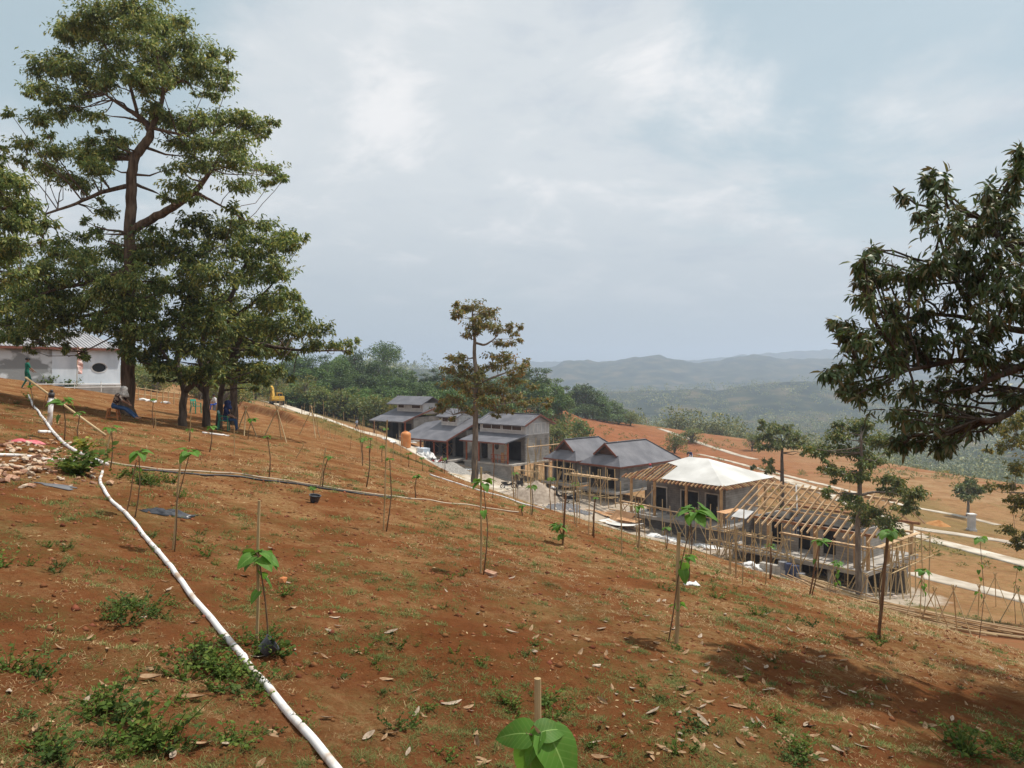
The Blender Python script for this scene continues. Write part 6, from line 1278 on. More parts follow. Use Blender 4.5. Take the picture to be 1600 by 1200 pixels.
# ---------------------------------------------------------------- building-site things
PINK_SK = mat('skin_brown', (0.22, 0.115, 0.07), 0.6, (0.28, 0.155, 0.10), 20, 3, spec=0.3)
def cloth(n, c, c2=None, sc=9): return mat(n, c, 0.9, c2 or tuple(min(1, k * 1.5) for k in c), sc, 5, 0.1, 30, spec=0.1)
DENIM = cloth('denim_blue', (0.035, 0.065, 0.13)); NAVY = cloth('navy_cloth', (0.022, 0.032, 0.085)); PATT = mat('patterned_shirt', (0.045, 0.025, 0.022), .9, (0.34, 0.27, 0.22), 9, 2, spec=.1, lo=.5, hi=.54)
SCARF = mat('grey_white_scarf', (0.30, 0.285, 0.26), .9, (0.55, 0.53, 0.50), 14, 3, spec=.1); GREENC = cloth('green_overall', (0.015, 0.12, 0.085)); BLUEC = cloth('blue_shirt', (0.035, 0.075, 0.32)); GREYC = cloth('grey_shirt', (0.22, 0.24, 0.28)); DKTR = cloth('dark_trousers', (0.03, 0.03, 0.035)); HAIR = mat('black_hair', (0.012, 0.01, 0.009), .6); REDH = mat('red_helmet', (0.45, 0.03, 0.035), .4, spec=.4); WHT = cloth('white_shirt', (0.5, 0.5, 0.5)); PALEBL = cloth('pale_blue_cloth', (0.30, 0.36, 0.46))
POSE = {
 'stand': dict(pel=(0,0,.93), ch=(0,.01,1.28), nk=(0,.0,1.46), hd=(0,.02,1.60), sh=(.18,0,1.40), el=(.25,.0,1.13), ha=(.24,.12,.90), hp=(.10,0,.90), kn=(.11,.03,.49), an=(.12,0,.08), to=(.13,.15,.035)),
 'walk': dict(pel=(0,0,.93), ch=(0,.03,1.28), nk=(0,.03,1.46), hd=(0,.05,1.60), sh=(.18,.01,1.40), el=(.24,.10,1.15), ha=(.20,.28,1.0), hp=(.10,0,.90), kn=(.11,.14,.50), an=(.12,.06,.09), to=(.13,.20,.04)),
 'sit': dict(pel=(0,0,.52), ch=(0,.06,.87), nk=(0,.10,1.05), hd=(0,.15,1.19), sh=(.18,.07,.99), el=(.24,.16,.73), ha=(.10,.38,.63), hp=(.10,.02,.50), kn=(.13,.44,.50), an=(.13,.50,.08), to=(.14,.64,.035)),
 'slump': dict(pel=(0,0,.52), ch=(0,.14,.84), nk=(0,.26,.99), hd=(0,.36,1.08), sh=(.18,.20,.94), el=(.23,.36,.72), ha=(.08,.52,.60), hp=(.10,.02,.50), kn=(.12,.42,.42), an=(.12,.78,.10), to=(.13,.90,.05)),
 'bend': dict(pel=(0,-.12,.86), ch=(0,.20,1.03), nk=(0,.37,1.02), hd=(0,.50,.96), sh=(.18,.30,1.03), el=(.24,.36,.76), ha=(.16,.48,.55), hp=(.10,-.1,.84), kn=(.12,-.02,.46), an=(.13,-.1,.08), to=(.14,.05,.035)),
}
def person(label, pose, base, face, shirt, trousers, head_m=None, head_kind='hair', scale=1.0, group=None, tweak=None):
    J = dict(POSE[pose]); J.update(tweak or {}); V = []; E = []; Rd = []; idx = {}
    def v(name, p, r): idx[name] = len(V); V.append(p); Rd.append(r)
    v('pel', J['pel'], .135); v('ch', J['ch'], .15); v('nk', J['nk'], .055); v('hd', J['hd'], .098); E += [(0, 1), (1, 2), (2, 3)]
    tp = np.array(J['hd']) + (np.array(J['hd']) - np.array(J['nk'])) * .55; v('tp', tuple(tp), .075); E.append((3, 4))
    for s, q in ((1, 'l'), (-1, 'r')):
        m = lambda p: (p[0] * s, p[1] + (.03 * s if pose in ('walk',) else 0), p[2])
        for nm, par, r in (('sh', 'ch', .066), ('el', 'sh' + q, .045), ('ha', 'el' + q, .034), ('hp', 'pel', .088), ('kn', 'hp' + q, .058), ('an', 'kn' + q, .043), ('to', 'an' + q, .036)):
            p = list(m(J[nm]))
            if pose == 'walk' and s < 0 and nm in ('kn', 'an', 'to'): p[1] -= .26 if nm != 'kn' else .12
            v(nm + q, tuple(p), r); E.append((idx[par], idx[nm + q]))
    me = bpy.data.meshes.new('person'); me.from_pydata([Vector(p) for p in V], E, []); o = bpy.data.objects.new('tmp', me); COL.objects.link(o)
    sk = o.modifiers.new('s', 'SKIN'); sk.use_smooth_shade = True
    for i, d in enumerate(me.skin_vertices[0].data): d.radius = (Rd[i], Rd[i] * (.72 if i in (0, 1) else 1)); d.use_root = (i == 0)
    ss = o.modifiers.new('u', 'SUBSURF'); ss.levels = 1; ss.render_levels = 1
    dg = bpy.context.evaluated_depsgraph_get(); dg.update(); nm = bpy.data.meshes.new_from_object(o.evaluated_get(dg)); bpy.data.objects.remove(o); nm.name = 'person'
    nm.materials.clear()
    for m in (PINK_SK, shirt, trousers, DKTR): nm.materials.append(m)
    segs = [('pel','ch',1),('ch','nk',1),('nk','hd',0),('hd','tp',0)] + [x for q in 'lr' for x in (('ch','sh'+q,1),('sh'+q,'el'+q,1),('el'+q,'ha'+q,0),('pel','hp'+q,2),('hp'+q,'kn'+q,2),('kn'+q,'an'+q,2),('an'+q,'to'+q,0))]
    A = np.array([V[idx[a]] for a, b, c in segs]); B = np.array([V[idx[b]] for a, b, c in segs]); C = [c for *_, c in segs]
    for f in nm.polygons:
        p = np.array(f.center); t = np.clip(((p - A) * (B - A)).sum(1) / ((B - A) ** 2).sum(1), 0, 1); k = int(np.argmin(np.linalg.norm(A + (B - A) * t[:, None] - p, axis=1))); f.material_index = C[k]; f.use_smooth = True
    r = place('person', nm, None, base, (0, 0, face), (scale,) * 3); tag(r, label, 'person', group); ORG[r.name] = np.zeros(3)
    hd = np.array(J['hd']); mb = MB()
    if head_kind == 'hair': mb.lathe(hd + (0, -.012, .012), [(.108, -.02), (.112, .03), (.10, .08), (.06, .12), (.01, .135)], 12, 1, 1.05)
    elif head_kind == 'scarf': mb.lathe(hd + (0, -.02, -.16), [(.17, -.08), (.155, .02), (.12, .10), (.125, .18), (.118, .24), (.07, .30), (.01, .315)], 14, 1, 1.08)
    else: mb.lathe(hd + (0, 0, .03), [(.15, 0), (.13, .02), (.125, .07), (.10, .12), (.05, .15), (.01, .155)], 14, .95, 1.1)
    mb.build('headscarf' if head_kind == 'scarf' else ('helmet' if head_kind == 'helmet' else 'hair'), head_m or HAIR, r, smooth=True, loc=(0, 0, 0))
    mb = MB(); f = hd + (0, .095, 0); mb.bar(f + (0, -.02, .015), f + (0, .018, -.018), .022, .02)
    for s in (1, -1): mb.tube([hd + (s * .095, 0, .01), hd + (s * .112, -.01, .015)], .022, 6)
    mb.build('face', PINK_SK, r, loc=(0, 0, 0))
    for q in 'lr':
        h = np.array(V[idx['ha' + q]]); e = np.array(V[idx['el' + q]]); d = (h - e) / np.linalg.norm(h - e); x = np.cross(d, (0, 1, .3)); x /= np.linalg.norm(x); mb = MB(); mb.obox(h - x * .04, x * .08, np.cross(d, x) * .026, d * .085)
        for k, L in enumerate((.06, .075, .08, .07)): b = h + d * .085 + x * (-.03 + .02 * k); mb.tube([b, b + d * L * .5, b + d * L + np.cross(d, x) * .02], [.010, .009, .006], 5)
        mb.tube([h + d * .02 + x * .04, h + d * .06 + x * .07, h + d * .09 + x * .07], [.012, .010, .007], 5); mb.build('hand', PINK_SK, r, loc=(0, 0, 0))
    return r
ORANGEW = mat('orange_stained_wood', (0.30, 0.095, 0.025), .6, (0.42, 0.16, 0.05), 6, 5, spec=.3)
_b = gp(183, 655); _s = _b.copy()
def stool(b, rz, label):
    t = thing('stool', label, 'stool', b, rz=rz); H = .47
    MB().box((-.19, -.17, H - .05), (.19, .17, H)).build('seat', ORANGEW, t, loc=b)
    ch = [c for c in t.children][0]; ch.location = (0, 0, 0)
    for sx in (-1, 1):
        for sy in (-1, 1): MB().bar((sx * .20, sy * .17, 0), (sx * .13, sy * .11, H - .05), .05).build('leg', ORANGEW, t, loc=(0, 0, 0)).location = (0, 0, 0)
    for sy in (-1, 1): MB().bar((-.18, sy * .155, .1), (.18, sy * .155, .1), .04).build('stretcher', ORANGEW, t, loc=(0, 0, 0)).location = (0, 0, 0)
    for sx in (-1, 1): MB().bar((sx * .18, -.15, .13), (sx * .18, .15, .13), .04).build('stretcher', ORANGEW, t, loc=(0, 0, 0)).location = (0, 0, 0)
    return t
st = stool(gp(177, 656), .2, 'orange-brown wooden stool under the person by the tall tree trunk')
person('person slumped on a stool by the tall trunk, grey headscarf, patterned top, blue jeans', 'slump', np.array(st.location) + (0.02, 0, -.02), -1.45, PATT, DENIM, SCARF, 'scarf')
GCH = mat('green_plastic', (0.012, 0.20, 0.125), .4, (0.02, 0.25, 0.16), 3, spec=.4)
def plastic_chair(b, rz, label):
    t = thing('plastic_chair', label, 'chair', b, rz=rz); Z = np.zeros(3)
    def pt(mb, n): o = mb.build(n, GCH, t, loc=(0, 0, 0)); o.location = (0, 0, 0)
    pt(MB().box((-.22, -.21, .42), (.22, .21, .455)), 'seat')
    mb = MB(); mb.obox((-.22, -.22, .74), (.44, 0, 0), (0, .035, 0), (0, -.05, .12)); mb.obox((-.22, -.19, .45), (.05, 0, 0), (0, .035, 0), (0, -.03, .30)); mb.obox((.17, -.19, .45), (.05, 0, 0), (0, .035, 0), (0, -.03, .30)); mb.obox((-.04, -.19, .45), (.08, 0, 0), (0, .03, 0), (0, -.03, .30)); pt(mb, 'backrest')
    for s in (-1, 1):
        pt(MB().bar((s * .235, -.22, .64), (s * .235, .17, .62), .05, .03), 'armrest'); pt(MB().bar((s * .24, .19, 0), (s * .225, .17, .62), .045), 'leg'); pt(MB().bar((s * .24, -.24, 0), (s * .2, -.19, .43), .045), 'leg')
    return t
_c = gp(350, 673); plastic_chair(_c, -1.35, 'green plastic chair under the person in dark blue')
person('person in dark blue sitting on a green plastic chair, head covered', 'sit', _c + (0.02, 0, -.04), -1.35, NAVY, DENIM, NAVY, 'scarf')
plastic_chair(gp(306, 646), -1.9, 'empty green plastic chair beside the crooked forked trunk')
_c = gp(330, 641); person('person in blue crouched on a seat between the dark leaning trunks', 'sit', _c + (0, .8, -.1), 2.5, WHT, BLUEC)
MB().lathe(_c + (0, .8, -.05), [(.2, 0), (.2, .45), (.19, .46), (.02, .46)], 14).build('small_drum', GREYC, None); tag(bpy.data.objects['small_drum'], 'small drum used as a seat between the dark trunks', 'drum')
person('worker in green overalls stooping before the white hall', 'walk', gp(42, 608), -.9, GREENC, GREENC, scale=.98)
person('small figure in pale blue walking on the far pale road', 'walk', P(558, 691, 104.5) * (1, 1, 0) + (0, 0, g(*P(558, 691, 104.5)[:2]) + .06), 2.2, PALEBL, DKTR)

# ----- generic pieces
UNIT = {}
def unit_pole(m):
    if m.name not in UNIT:
        mb = MB(); mb.tube([(0, 0, 0), (0, 0, .5), (0, 0, 1)], [1, .96, .9], 6); o = mb.build('pole', m, None, loc=(0, 0, 0)); UNIT[m.name] = o.data; bpy.data.objects.remove(o)
    return UNIT[m.name]
def pole(par, a, b, r=.04, m=None, name='pole'):
    a = np.asarray(a, float); b = np.asarray(b, float); d = Vector(b - a); o = place(name, unit_pole(m or BAMBOO), par, a - ORG[par.name], d.to_track_quat('Z', 'Y').to_euler(), (r, r, d.length)); return o
def plank(par, a, b, w=.22, t=.04, m=None, name='plank'): return MB().bar(a, b, w, t).build(name, m or TIMBER, par)
_r3 = random.Random(17)
def scaffold(label, fr, u0, u1, v, w0, w1, n, rails, braces=3, v2=None, lean=.12, r=.045, along='u', planks=()):
    """bamboo scaffold standing along a wall: uprights, ledgers, braces and a few boards"""
    Q = (lambda u, vv, w: fr.p(u, vv, w)) if along == 'u' else (lambda u, vv, w: fr.p(vv, u, w))
    t = thing('bamboo_scaffold', label, 'scaffold', Q((u0 + u1) / 2, v, w0)); j = lambda s: _r3.gauss(0, s)
    for vv in ([v] if v2 is None else [v, v2]):
        for k in range(n):
            u = lerp(u0, u1, k / (n - 1)) + j(.12); p = Q(u, vv + j(.1), 0); zb = min(g(p[0], p[1]) - .1, p[2] + w0 + .6); a = np.array([p[0], p[1], zb]); pole(t, a, Q(u + j(lean), vv + j(lean), w1 + _r3.uniform(-.3, .7)), r * _r3.uniform(.8, 1.15))
        for w in rails: pole(t, Q(u0 - _r3.uniform(.1, .6), vv, w + j(.08)), Q(u1 + _r3.uniform(.1, .6), vv, w + j(.12)), r * .9)
    if v2 is not None:
        for w in rails:
            for k in range(n): u = lerp(u0, u1, k / (n - 1)); pole(t, Q(u, min(v, v2) - .25, w + .06), Q(u + j(.1), max(v, v2) + .25, w + .06 + j(.05)), r * .75)
    for k in range(int(braces * 1.7)):
        a = _r3.uniform(u0, u1 - .6); b = a + _r3.choice((-1, 1)) * _r3.uniform(1.2, 2.4); b = max(u0 - .3, min(u1 + .3, b)); pole(t, Q(a, v - .06, w0 + _r3.uniform(0, .5)), Q(b, v - .06, w1 - _r3.uniform(0, .8)), r * .8)
    for (a, b, vv, w, ww) in planks: plank(t, Q(a, vv, w), Q(b, vv + j(.15), w + j(.1)), ww, .05)
    return t
scaffold('bamboo scaffold against the right gable wall of the porch house'.replace('right ', ''), fC, -.3, 4.6, .9, -3.0, 2.6, 5, (1.95, -.1), 4, along='v', planks=[(-.8, 5.2, 1.1, 2.02, .3), (-.6, 5.0, .95, -.05, .3)])
scaffold('bamboo scaffold in front of the farther twin hipped house', fD, -5.2, -.1, -.8, -1.6, 2.2, 6, (1.75, .2), 5, planks=[(-5.4, .4, -.9, 1.86, .32)])
scaffold('bamboo scaffold in front of the nearer twin hipped house', fE, -5.8, .2, -1.0, -1.8, 2.1, 6, (1.5, -.3), 6, v2=-2.0, planks=[(-5.6, .9, -1.2, 1.62, .34), (-5.2, .6, -1.6, 1.62, .3)])
scaffold('low bamboo scaffold between the porch house and the farther twin house', fD, -8.4, -5.6, -.6, -1.8, 1.0, 5, (.8, -.4), 3, planks=[(-8.6, -5.2, -.5, .9, .25)])
scaffold('long bamboo scaffold before the house under the white membrane', f5, -10.6, .3, -.9, -2.2, 1.6, 10, (1.15,), 8, planks=[(-10.8, -5.0, -.95, 1.25, .3), (-6.0, -2.2, -1.0, 1.05, .28), (-11.2, -7.0, -1.1, 1.0, .25)])
scaffold('dense bamboo scaffold at the near end of the rafter house', f6, -11.6, -5.4, -.9, -2.4, 1.9, 9, (.1, 1.15, -1.0), 8, v2=.2, planks=[(-12, -6.0, -.4, .2, .3), (-11.0, -7.6, -.7, 1.25, .26)])
scaffold('bamboo scaffold along the front of the rafter house beside the pale tree', f6, -5.0, .9, -.8, -2.4, 2.2, 6, (.15, 1.75), 6, planks=[(-5.4, 1.4, -.85, 1.9, .32)])
scaffold('bamboo scaffold past the far corner of the rafter house', f6, -.5, 6.0, 1.4, -2.6, 2.0, 5, (1.9, .3), 6, along='v', v2=2.5, planks=[(-1.0, 5.6, 1.8, 2.05, .35)])
scaffold('bamboo props and ledgers inside the slab gap of the rafter house', f6, -9.5, .8, 1.4, -3.0, -.4, 9, (-1.5,), 5)
for k in range(26):                     # bare props under and around
    pass
# leaning things in front of the membrane house
A1, A2 = f5.p(-11.5, -3.6, -2.4), f5.p(-9.0, .4, 2.6)
t = thing('ramp', 'brown plywood sheets leaning on two long poles up to the roof edge', 'ramp', A1)
for s in (0, 1.25): pole(t, A1 + f5.u * s + (0, 0, .1), A2 + f5.u * s, .055, TIMBER)
d_ = (A2 - A1); 
q0 = A1 - f5.u * .55 + (0, 0, .18); MB().obox(q0, f5.u * 2.4, d_ * .52, (0, 0, .03)).build('plywood_sheet', PLY, t); MB().obox(q0 + f5.u * .3 - d_ * .02 + (0, 0, .035), f5.u * 2.3, d_ * .44, (0, 0, .025)).build('plywood_sheet', PLY, t)
b = gl(966, 822)
t = thing('roof_sheet', 'curved white sheet with a plywood offcut lying on the yard by the bending worker', 'sheet', b); mb = MB(); V = []
for i in range(9):
    a = i / 8; c = b + f5.u * lerp(-1.9, 2.3, a) + (0, 0, .25 + .8 * (a - .42) ** 2); V += [c - f5.v * .7, c + f5.v * .9]
mb.add(V, [(2 * i, 2 * i + 2, 2 * i + 3, 2 * i + 1) for i in range(8)]); o = mb.build('sheet', MEMB, t); o.modifiers.new('thick', 'SOLIDIFY').thickness = .03
MB().obox(b + f5.u * -.7 + f5.v * .5 + (0, 0, .5), f5.u * 2.4, f5.v * .9 + np.array([0, 0, .25]), (0, 0, .03)).build('plywood_offcut', PLY, t)
person('worker in blue shirt bending over a sheet in front of the membrane house', 'bend', gl(985, 819), 2.0, BLUEC, DKTR)
person('worker in dark clothes standing on the far hip of the membrane roof', 'bend', f5.p(-6.9, 5.1, 4.75), 2.6, NAVY, PALEBL, tweak=None)
person('worker with red helmet behind the membrane roof edge', 'stand', f5.p(-10.5, 3.4, 2.8), 2.4, PALEBL, DKTR, REDH, 'helmet', scale=.95)
person('worker with grey shirt beside the red-helmeted one', 'stand', f5.p(-9.7, 4.3, 2.6), 1.8, GREYC, DKTR)
person('worker in grey shirt standing among the bare rafters', 'stand', f6.p(-5.3, 1.3, 1.35), 2.2, GREYC, DENIM)
person('worker in yellow shirt half hidden behind the rafter house wall', 'stand', f6.p(-3.1, 3.6, .3), 2.2, cloth('yellow_shirt', (0.55, 0.33, 0.03)), DKTR)
person('worker standing by the blue barrels in front of the rafter house', 'stand', gl(1246, 893), -2.4, NAVY, DENIM)
person('person in white shirt near the motorbikes by the farther twin house', 'bend', gl(866, 777) , .6, WHT, DKTR)
MB().obox(f6.p(-11.2, -.6, 2.55), f6.u * 1.0 + f6.v * -.2, f6.v * 2.6, (0, 0, .03)).build('plywood_sheet', PLY); tag(bpy.data.objects['plywood_sheet.003' if 'plywood_sheet.003' in bpy.data.objects else 'plywood_sheet.002'], 'orange plywood sheet laid over the near end of the rafters', 'sheet')
o = MB().obox(f6.p(-9.6, -.9, 2.45), f6.u * 1.3, f6.v * 1.1 + np.array([0, 0, .45]), (0, 0, .03)).build('grey_sheet', PLASTER); tag(o, 'pale grey sheet lying on the rafters next to the plywood', 'sheet')

# ----- vehicles and machines
TYRE = mat('black_rubber', (0.014, 0.014, 0.015), .85); STEEL = mat('grey_steel', (0.18, 0.18, 0.19), .4, (0.3, 0.3, 0.31), 8, metal=.6); YEL = mat('machine_yellow', (0.52, 0.28, 0.02), .55, (0.62, 0.37, 0.05), 3, 6, spec=.3); BLKP = mat('black_paint', (0.012, 0.012, 0.014), .3, spec=.5); REDP = mat('red_paint', (0.35, 0.02, 0.02), .3, spec=.5); LAMP = mat('clear_lamp', (0.6, 0.6, 0.62), .15, spec=.6)
def torus(mb, c, ax, R_, r, n=16, m=7):
    ax = np.asarray(ax, float); ax /= np.linalg.norm(ax); x = np.cross(ax, (.2, .1, 1)); x /= np.linalg.norm(x); y = np.cross(ax, x); V = []
    for i in range(n):
        t = 2 * math.pi * i / n; d = math.cos(t) * x + math.sin(t) * y
        for j in range(m): s = 2 * math.pi * j / m; V.append(np.asarray(c) + d * (R_ + r * math.cos(s)) + ax * r * math.sin(s))
    return mb.add(V, [(i * m + j, ((i + 1) % n) * m + j, ((i + 1) % n) * m + (j + 1) % m, i * m + (j + 1) % m) for i in range(n) for j in range(m)])
def motorbike(px, py, rz, label, body=None):
    b = gl(px, py); t = thing('motorbike', label, 'motorbike', b, 'motorbikes parked on the yard'); c, s = math.cos(rz), math.sin(rz); X = np.array([c, s, 0]); Y = np.array([-s, c, 0]); Zv = np.array([0, 0, 1.]); p = lambda x, y, z: b + X * x + Y * y + Zv * z
    for x in (-.62, .62):
        w = torus(MB(), p(x, 0, .29), Y, .235, .05).build('wheel', TYRE, t, smooth=True); mb = MB(); mb.tube([p(x, -.05, .29), p(x, .05, .29)], .05, 8)
        for k in range(6): a = k * math.pi / 3; mb.bar(p(x, 0, .29), p(x + .21 * math.cos(a), 0, .29 + .21 * math.sin(a)), .025)
        mb.build('rim', STEEL, w)
    bm_ = body or BLKP
    mb = MB(); mb.prism([p(-.75, -.11, .62), p(-.35, -.11, .38), p(.25, -.11, .33), (p(.5, -.11, .62)), p(.38, -.11, .66), p(.12, -.11, .48), p(-.2, -.11, .66)], Y * .22); mb.build('body', bm_, t)
    mb = MB(); mb.obox(p(-.78, -.12, .68), X * .85, Y * .24, Zv * .09); mb.build('seat', TYRE, t)
    mb = MB(); mb.prism([p(.40, -.16, .40), p(.56, -.16, .55), p(.52, -.16, .98), p(.44, -.16, .98)], Y * .32); mb.build('front_shield', bm_, t)
    mb = MB(); mb.tube([p(.62, .07, .29), p(.46, .07, .95)], .022, 6); mb.tube([p(.62, -.07, .29), p(.46, -.07, .95)], .022, 6); mb.build('fork', STEEL, t)
    mb = MB(); mb.tube([p(.36, -.34, 1.0), p(.45, -.1, 1.02), p(.45, .1, 1.02), p(.36, .34, 1.0)], .018, 6); mb.build('handlebar', BLKP, t)
    for y in (-.3, .3): MB().lathe(p(.42, y, 1.14), [(.01, -.05), (.05, -.03), (.05, .03), (.01, .05)], 8).build('mirror', BLKP, t)
    MB().lathe(p(.56, 0, .9), [(.02, -.06), (.08, -.03), (.08, .03), (.02, .06)], 10).build('headlight', LAMP, t)
    mb = MB(); mb.tube([p(-.05, -.14, .3), p(-.7, -.16, .36)], .045, 8); mb.build('exhaust', STEEL, t)
    mb = MB(); mb.prism([p(.4, -.05, .5), p(.62, -.05, .60), p(.9, -.05, .45), p(.62, -.05, .555)], Y * .1); mb.build('mudguard', bm_, t)
    return t
motorbike(794, 764, .25, 'black motorbike parked before the plinth corner of the porch house')
motorbike(812, 762, 1.1, 'dark motorbike partly behind the plinth-corner one')
motorbike(876, 781, 2.6, 'motorbike lying back with white cover near the scaffold')
motorbike(894, 785, .5, 'black motorbike parked at the twin house scaffold, second of the pair')
motorbike(683, 731, .3, 'dark red motorbike beside the white tarp stack', REDP)
motorbike(692, 735, .6, 'dark motorbike close to the foot of the gravel by the cart')
def excavator():
    b = np.array([*P(432, 633, 124)[:2], 0]); b[2] = g(b[0], b[1]); t = thing('excavator', 'yellow excavator with raised arm at the head of the pale road', 'excavator', b); a = R(-62); c, s = .85 * math.cos(a), .85 * math.sin(a); X = np.array([c, s, 0]); Y = np.array([-s, c, 0]); Z = np.array([0, 0, .85]); p = lambda x, y, z: b + X * x + Y * y + Z * z
    for sy in (-.95, .95):
        mb = MB(); mb.prism([p(-1.3, sy - .22, .1), p(-1.05, sy - .22, 0), p(1.05, sy - .22, 0), p(1.3, sy - .22, .1), p(1.35, sy - .22, .4), p(1.1, sy - .22, .62), p(-1.1, sy - .22, .62), p(-1.35, sy - .22, .4)], Y * .44); tr = mb.build('track', TYRE, t)
        mb = MB()
        for k in range(6): mb.tube([p(-1.0 + .4 * k, sy - .24, .26), p(-1.0 + .4 * k, sy + .24, .26)], .17, 10)
        mb.build('track_roller', STEEL, tr)
    MB().obox(p(-.8, -.7, .45), X * 1.6, Y * 1.4, Z * .35).build('undercarriage', BLKP, t)
    mb = MB(); mb.prism([p(.2, -1.15, .85), p(1.55, -1.15, .9), p(1.75, -1.15, 1.2), p(1.6, -1.15, 1.75), p(.2, -1.15, 1.75)], Y * 2.3); mb.build('counterweight', YEL, t)
    MB().obox(p(-1.2, -1.1, .82), X * 1.4, Y * 1.2, Z * .7).build('engine_cover', YEL, t)
    cb = MB().obox(p(-1.2, .12, .85), X * 1.3, Y * 1.0, Z * 1.55).build('cab', YEL, t); MB().obox(p(-1.22, .2, 1.35), X * .03, Y * .84, Z * .9).build('windscreen', GLASSD, cb); MB().obox(p(-1.1, 1.115, 1.35), X * 1.1, Y * .03, Z * .9).build('side_window', GLASSD, cb); MB().obox(p(-1.1, .09, 1.35), X * 1.1, Y * .03, Z * .9).build('side_window', GLASSD, cb); MB().obox(p(.105, .2, 1.45), X * .03, Y * .84, Z * .8).build('rear_window', GLASSD, cb)
    mb = MB(); mb.bar(p(-.9, -.3, 1.2), p(-2.3, -.3, 3.2), .34, .42); mb.bar(p(-2.3, -.3, 3.2), p(-3.6, -.3, 3.5), .3, .36); mb.build('boom', YEL, t)
    mb = MB(); mb.bar(p(-3.5, -.3, 3.6), p(-3.9, -.3, 1.4), .26, .3); mb.build('arm', YEL, t); mb = MB(); mb.tube([p(-1.6, -.3, 1.5), p(-2.9, -.3, 2.9)], .07, 8); mb.build('hydraulic_ram', STEEL, t)
    mb = MB(); mb.prism([p(-3.6, -.7, 1.4), p(-4.1, -.7, 1.5), p(-4.3, -.7, .9), p(-3.9, -.7, .5), p(-3.4, -.7, .7)], Y * .8); mb.build('bucket', STEEL, t)
excavator()
crumpled('tarp', 'white tarp draped over a stack of materials next to the orange tank', 'tarp', 0, 0, 3.6, 2.0, 1.5, SACK, 21, rz=-.7, n=20, b=gl(676, 727)); PW0 = mat('white_car_paint', (0.62, 0.62, 0.61), .3, (0.70, 0.70, 0.69), 2, spec=.5)
b = gl(660, 720); o = MB().obox(b + (-.6, -.4, -.05), f5.u * 1.3, f5.v * 1.0, (0, 0, 1.1)).build('crate', mat('pale_blue_crate', (0.40, 0.47, 0.55), .7, (0.5, 0.56, 0.63), 3)); tag(o, 'pale blue-white crate standing at the end of the white tarp', 'crate')
b = gl(634, 716)
TANK = mat('orange_tank_plastic', (0.55, 0.19, 0.05), .5, (0.62, 0.26, 0.09), 2, spec=.3)
t = thing('water_tank', 'orange cylindrical water tank standing on the far yard', 'tank', b); pr = [(.55, 0)]
for k in range(9): z = .12 + k * .17; pr += [(.62, z), (.64, z + .06), (.62, z + .12)]
pr += [(.60, 1.75), (.4, 1.92), (.2, 1.98)]; MB().lathe(b, pr, 20).build('shell', TANK, t, smooth=True); MB().lathe(b, [(.22, 1.98), (.22, 2.04), (.05, 2.06)], 14).build('lid', TANK, t)
BLUET = mat('blue_tarp', (0.04, 0.085, 0.42), .5, (0.07, 0.13, 0.52), 3, spec=.3)
def heap(name, label, cat, px, py, rx, ry, h, m, seed=1, b=None):
    b = gl(px, py) if b is None else b; V = []; n, k = 14, 28
    for i in range(n + 1):
        r = i / n
        for j in range(k):
            a = 2 * math.pi * j / k; x, y = b[0] + rx * r * math.cos(a), b[1] + ry * r * math.sin(a); e = max(0, 1 - r) ** .95; V.append((x, y, h * e * (1 + .25 * float(fbm(np.array([x * 1.3 + seed]), np.array([y * 1.3]), 3)[0])) + .05 * float(vnoise(np.array([x * 6.]), np.array([y * 6.]))[0]) * e))
    V = np.array(V); V[:, 2] += gz(V[:, 0], V[:, 1]) - .04; Fc = [(i * k + j, i * k + (j + 1) % k, (i + 1) * k + (j + 1) % k, (i + 1) * k + j) for i in range(n) for j in range(k)]
    return tag(MB().add(V, [f[::-1] for f in Fc]).build(name, m, smooth=True), label, cat)
GRAV = mat('grey_gravel', (0.19, 0.18, 0.165), 1, (0.36, 0.345, 0.32), 7, 8, .8, 14, spec=.05); SANDM = mat('brown_sand', (0.26, 0.21, 0.165), 1, (0.40, 0.335, 0.27), 3, 8, .6, 12, spec=.05); DKGR = mat('dark_gravel', (0.10, 0.10, 0.105), 1, (0.2, 0.2, 0.205), 8, 7, .6, 14, spec=.05)
heap('gravel_heap', 'grey gravel heap beside the white tarp stack', 'gravel heap', 706, 737, 2.6, 2.2, 1.25, GRAV, 1)
heap('gravel_heap', 'large brown-grey sand heap before the motorbike pair', 'gravel heap', 838, 778, 3.1, 2.2, 1.75, SANDM, 2)
heap('gravel_heap', 'dark flat gravel spread beside the sand heap', 'gravel heap', 880, 792, 2.0, 1.6, .35, DKGR, 5)
heap('gravel_heap', 'wide sand heap by the near end of the rafter house', 'gravel heap', 1172, 872, 3.4, 2.6, 1.0, SANDM, 3)
heap('gravel_heap', 'small pale heap in front of the middle tiled house', 'gravel heap', 760, 748, 2.2, 1.6, .6, SANDM, 6)
heap('tarp', 'blue tarp heaped by the trestle frame', 'tarp', 0, 0, .8, .6, .8, BLUET, 7, b=gl(662, 716))
for px, py, w, d, h, lab, m, sd in [(1040,842,3.4,1.5,.45,'crumpled white tarp on the yard before the basement wall',SACK,11),(1108,856,2.6,2.0,.4,'white tarp spread in the yard beside the grey bucket',SACK,12),(741,737,2.2,1.4,.35,'white plastic sheet beside the lone durian trunk',SACK,13),(905,800,2.4,1.2,.2,'grey sheet lying flat between planks on the yard',GREYS,14),(612,700,3.0,1.5,.25,'pale sheet on the ground by the far road',SACK,15),(640,690,2.2,1.4,.3,'white plastic by the farthest tiled house',SACK,16)]:
    crumpled('tarp', lab, 'tarp', px, py, w, d, h, m, sd, rz=-.6, n=18, b=gl(px, py))
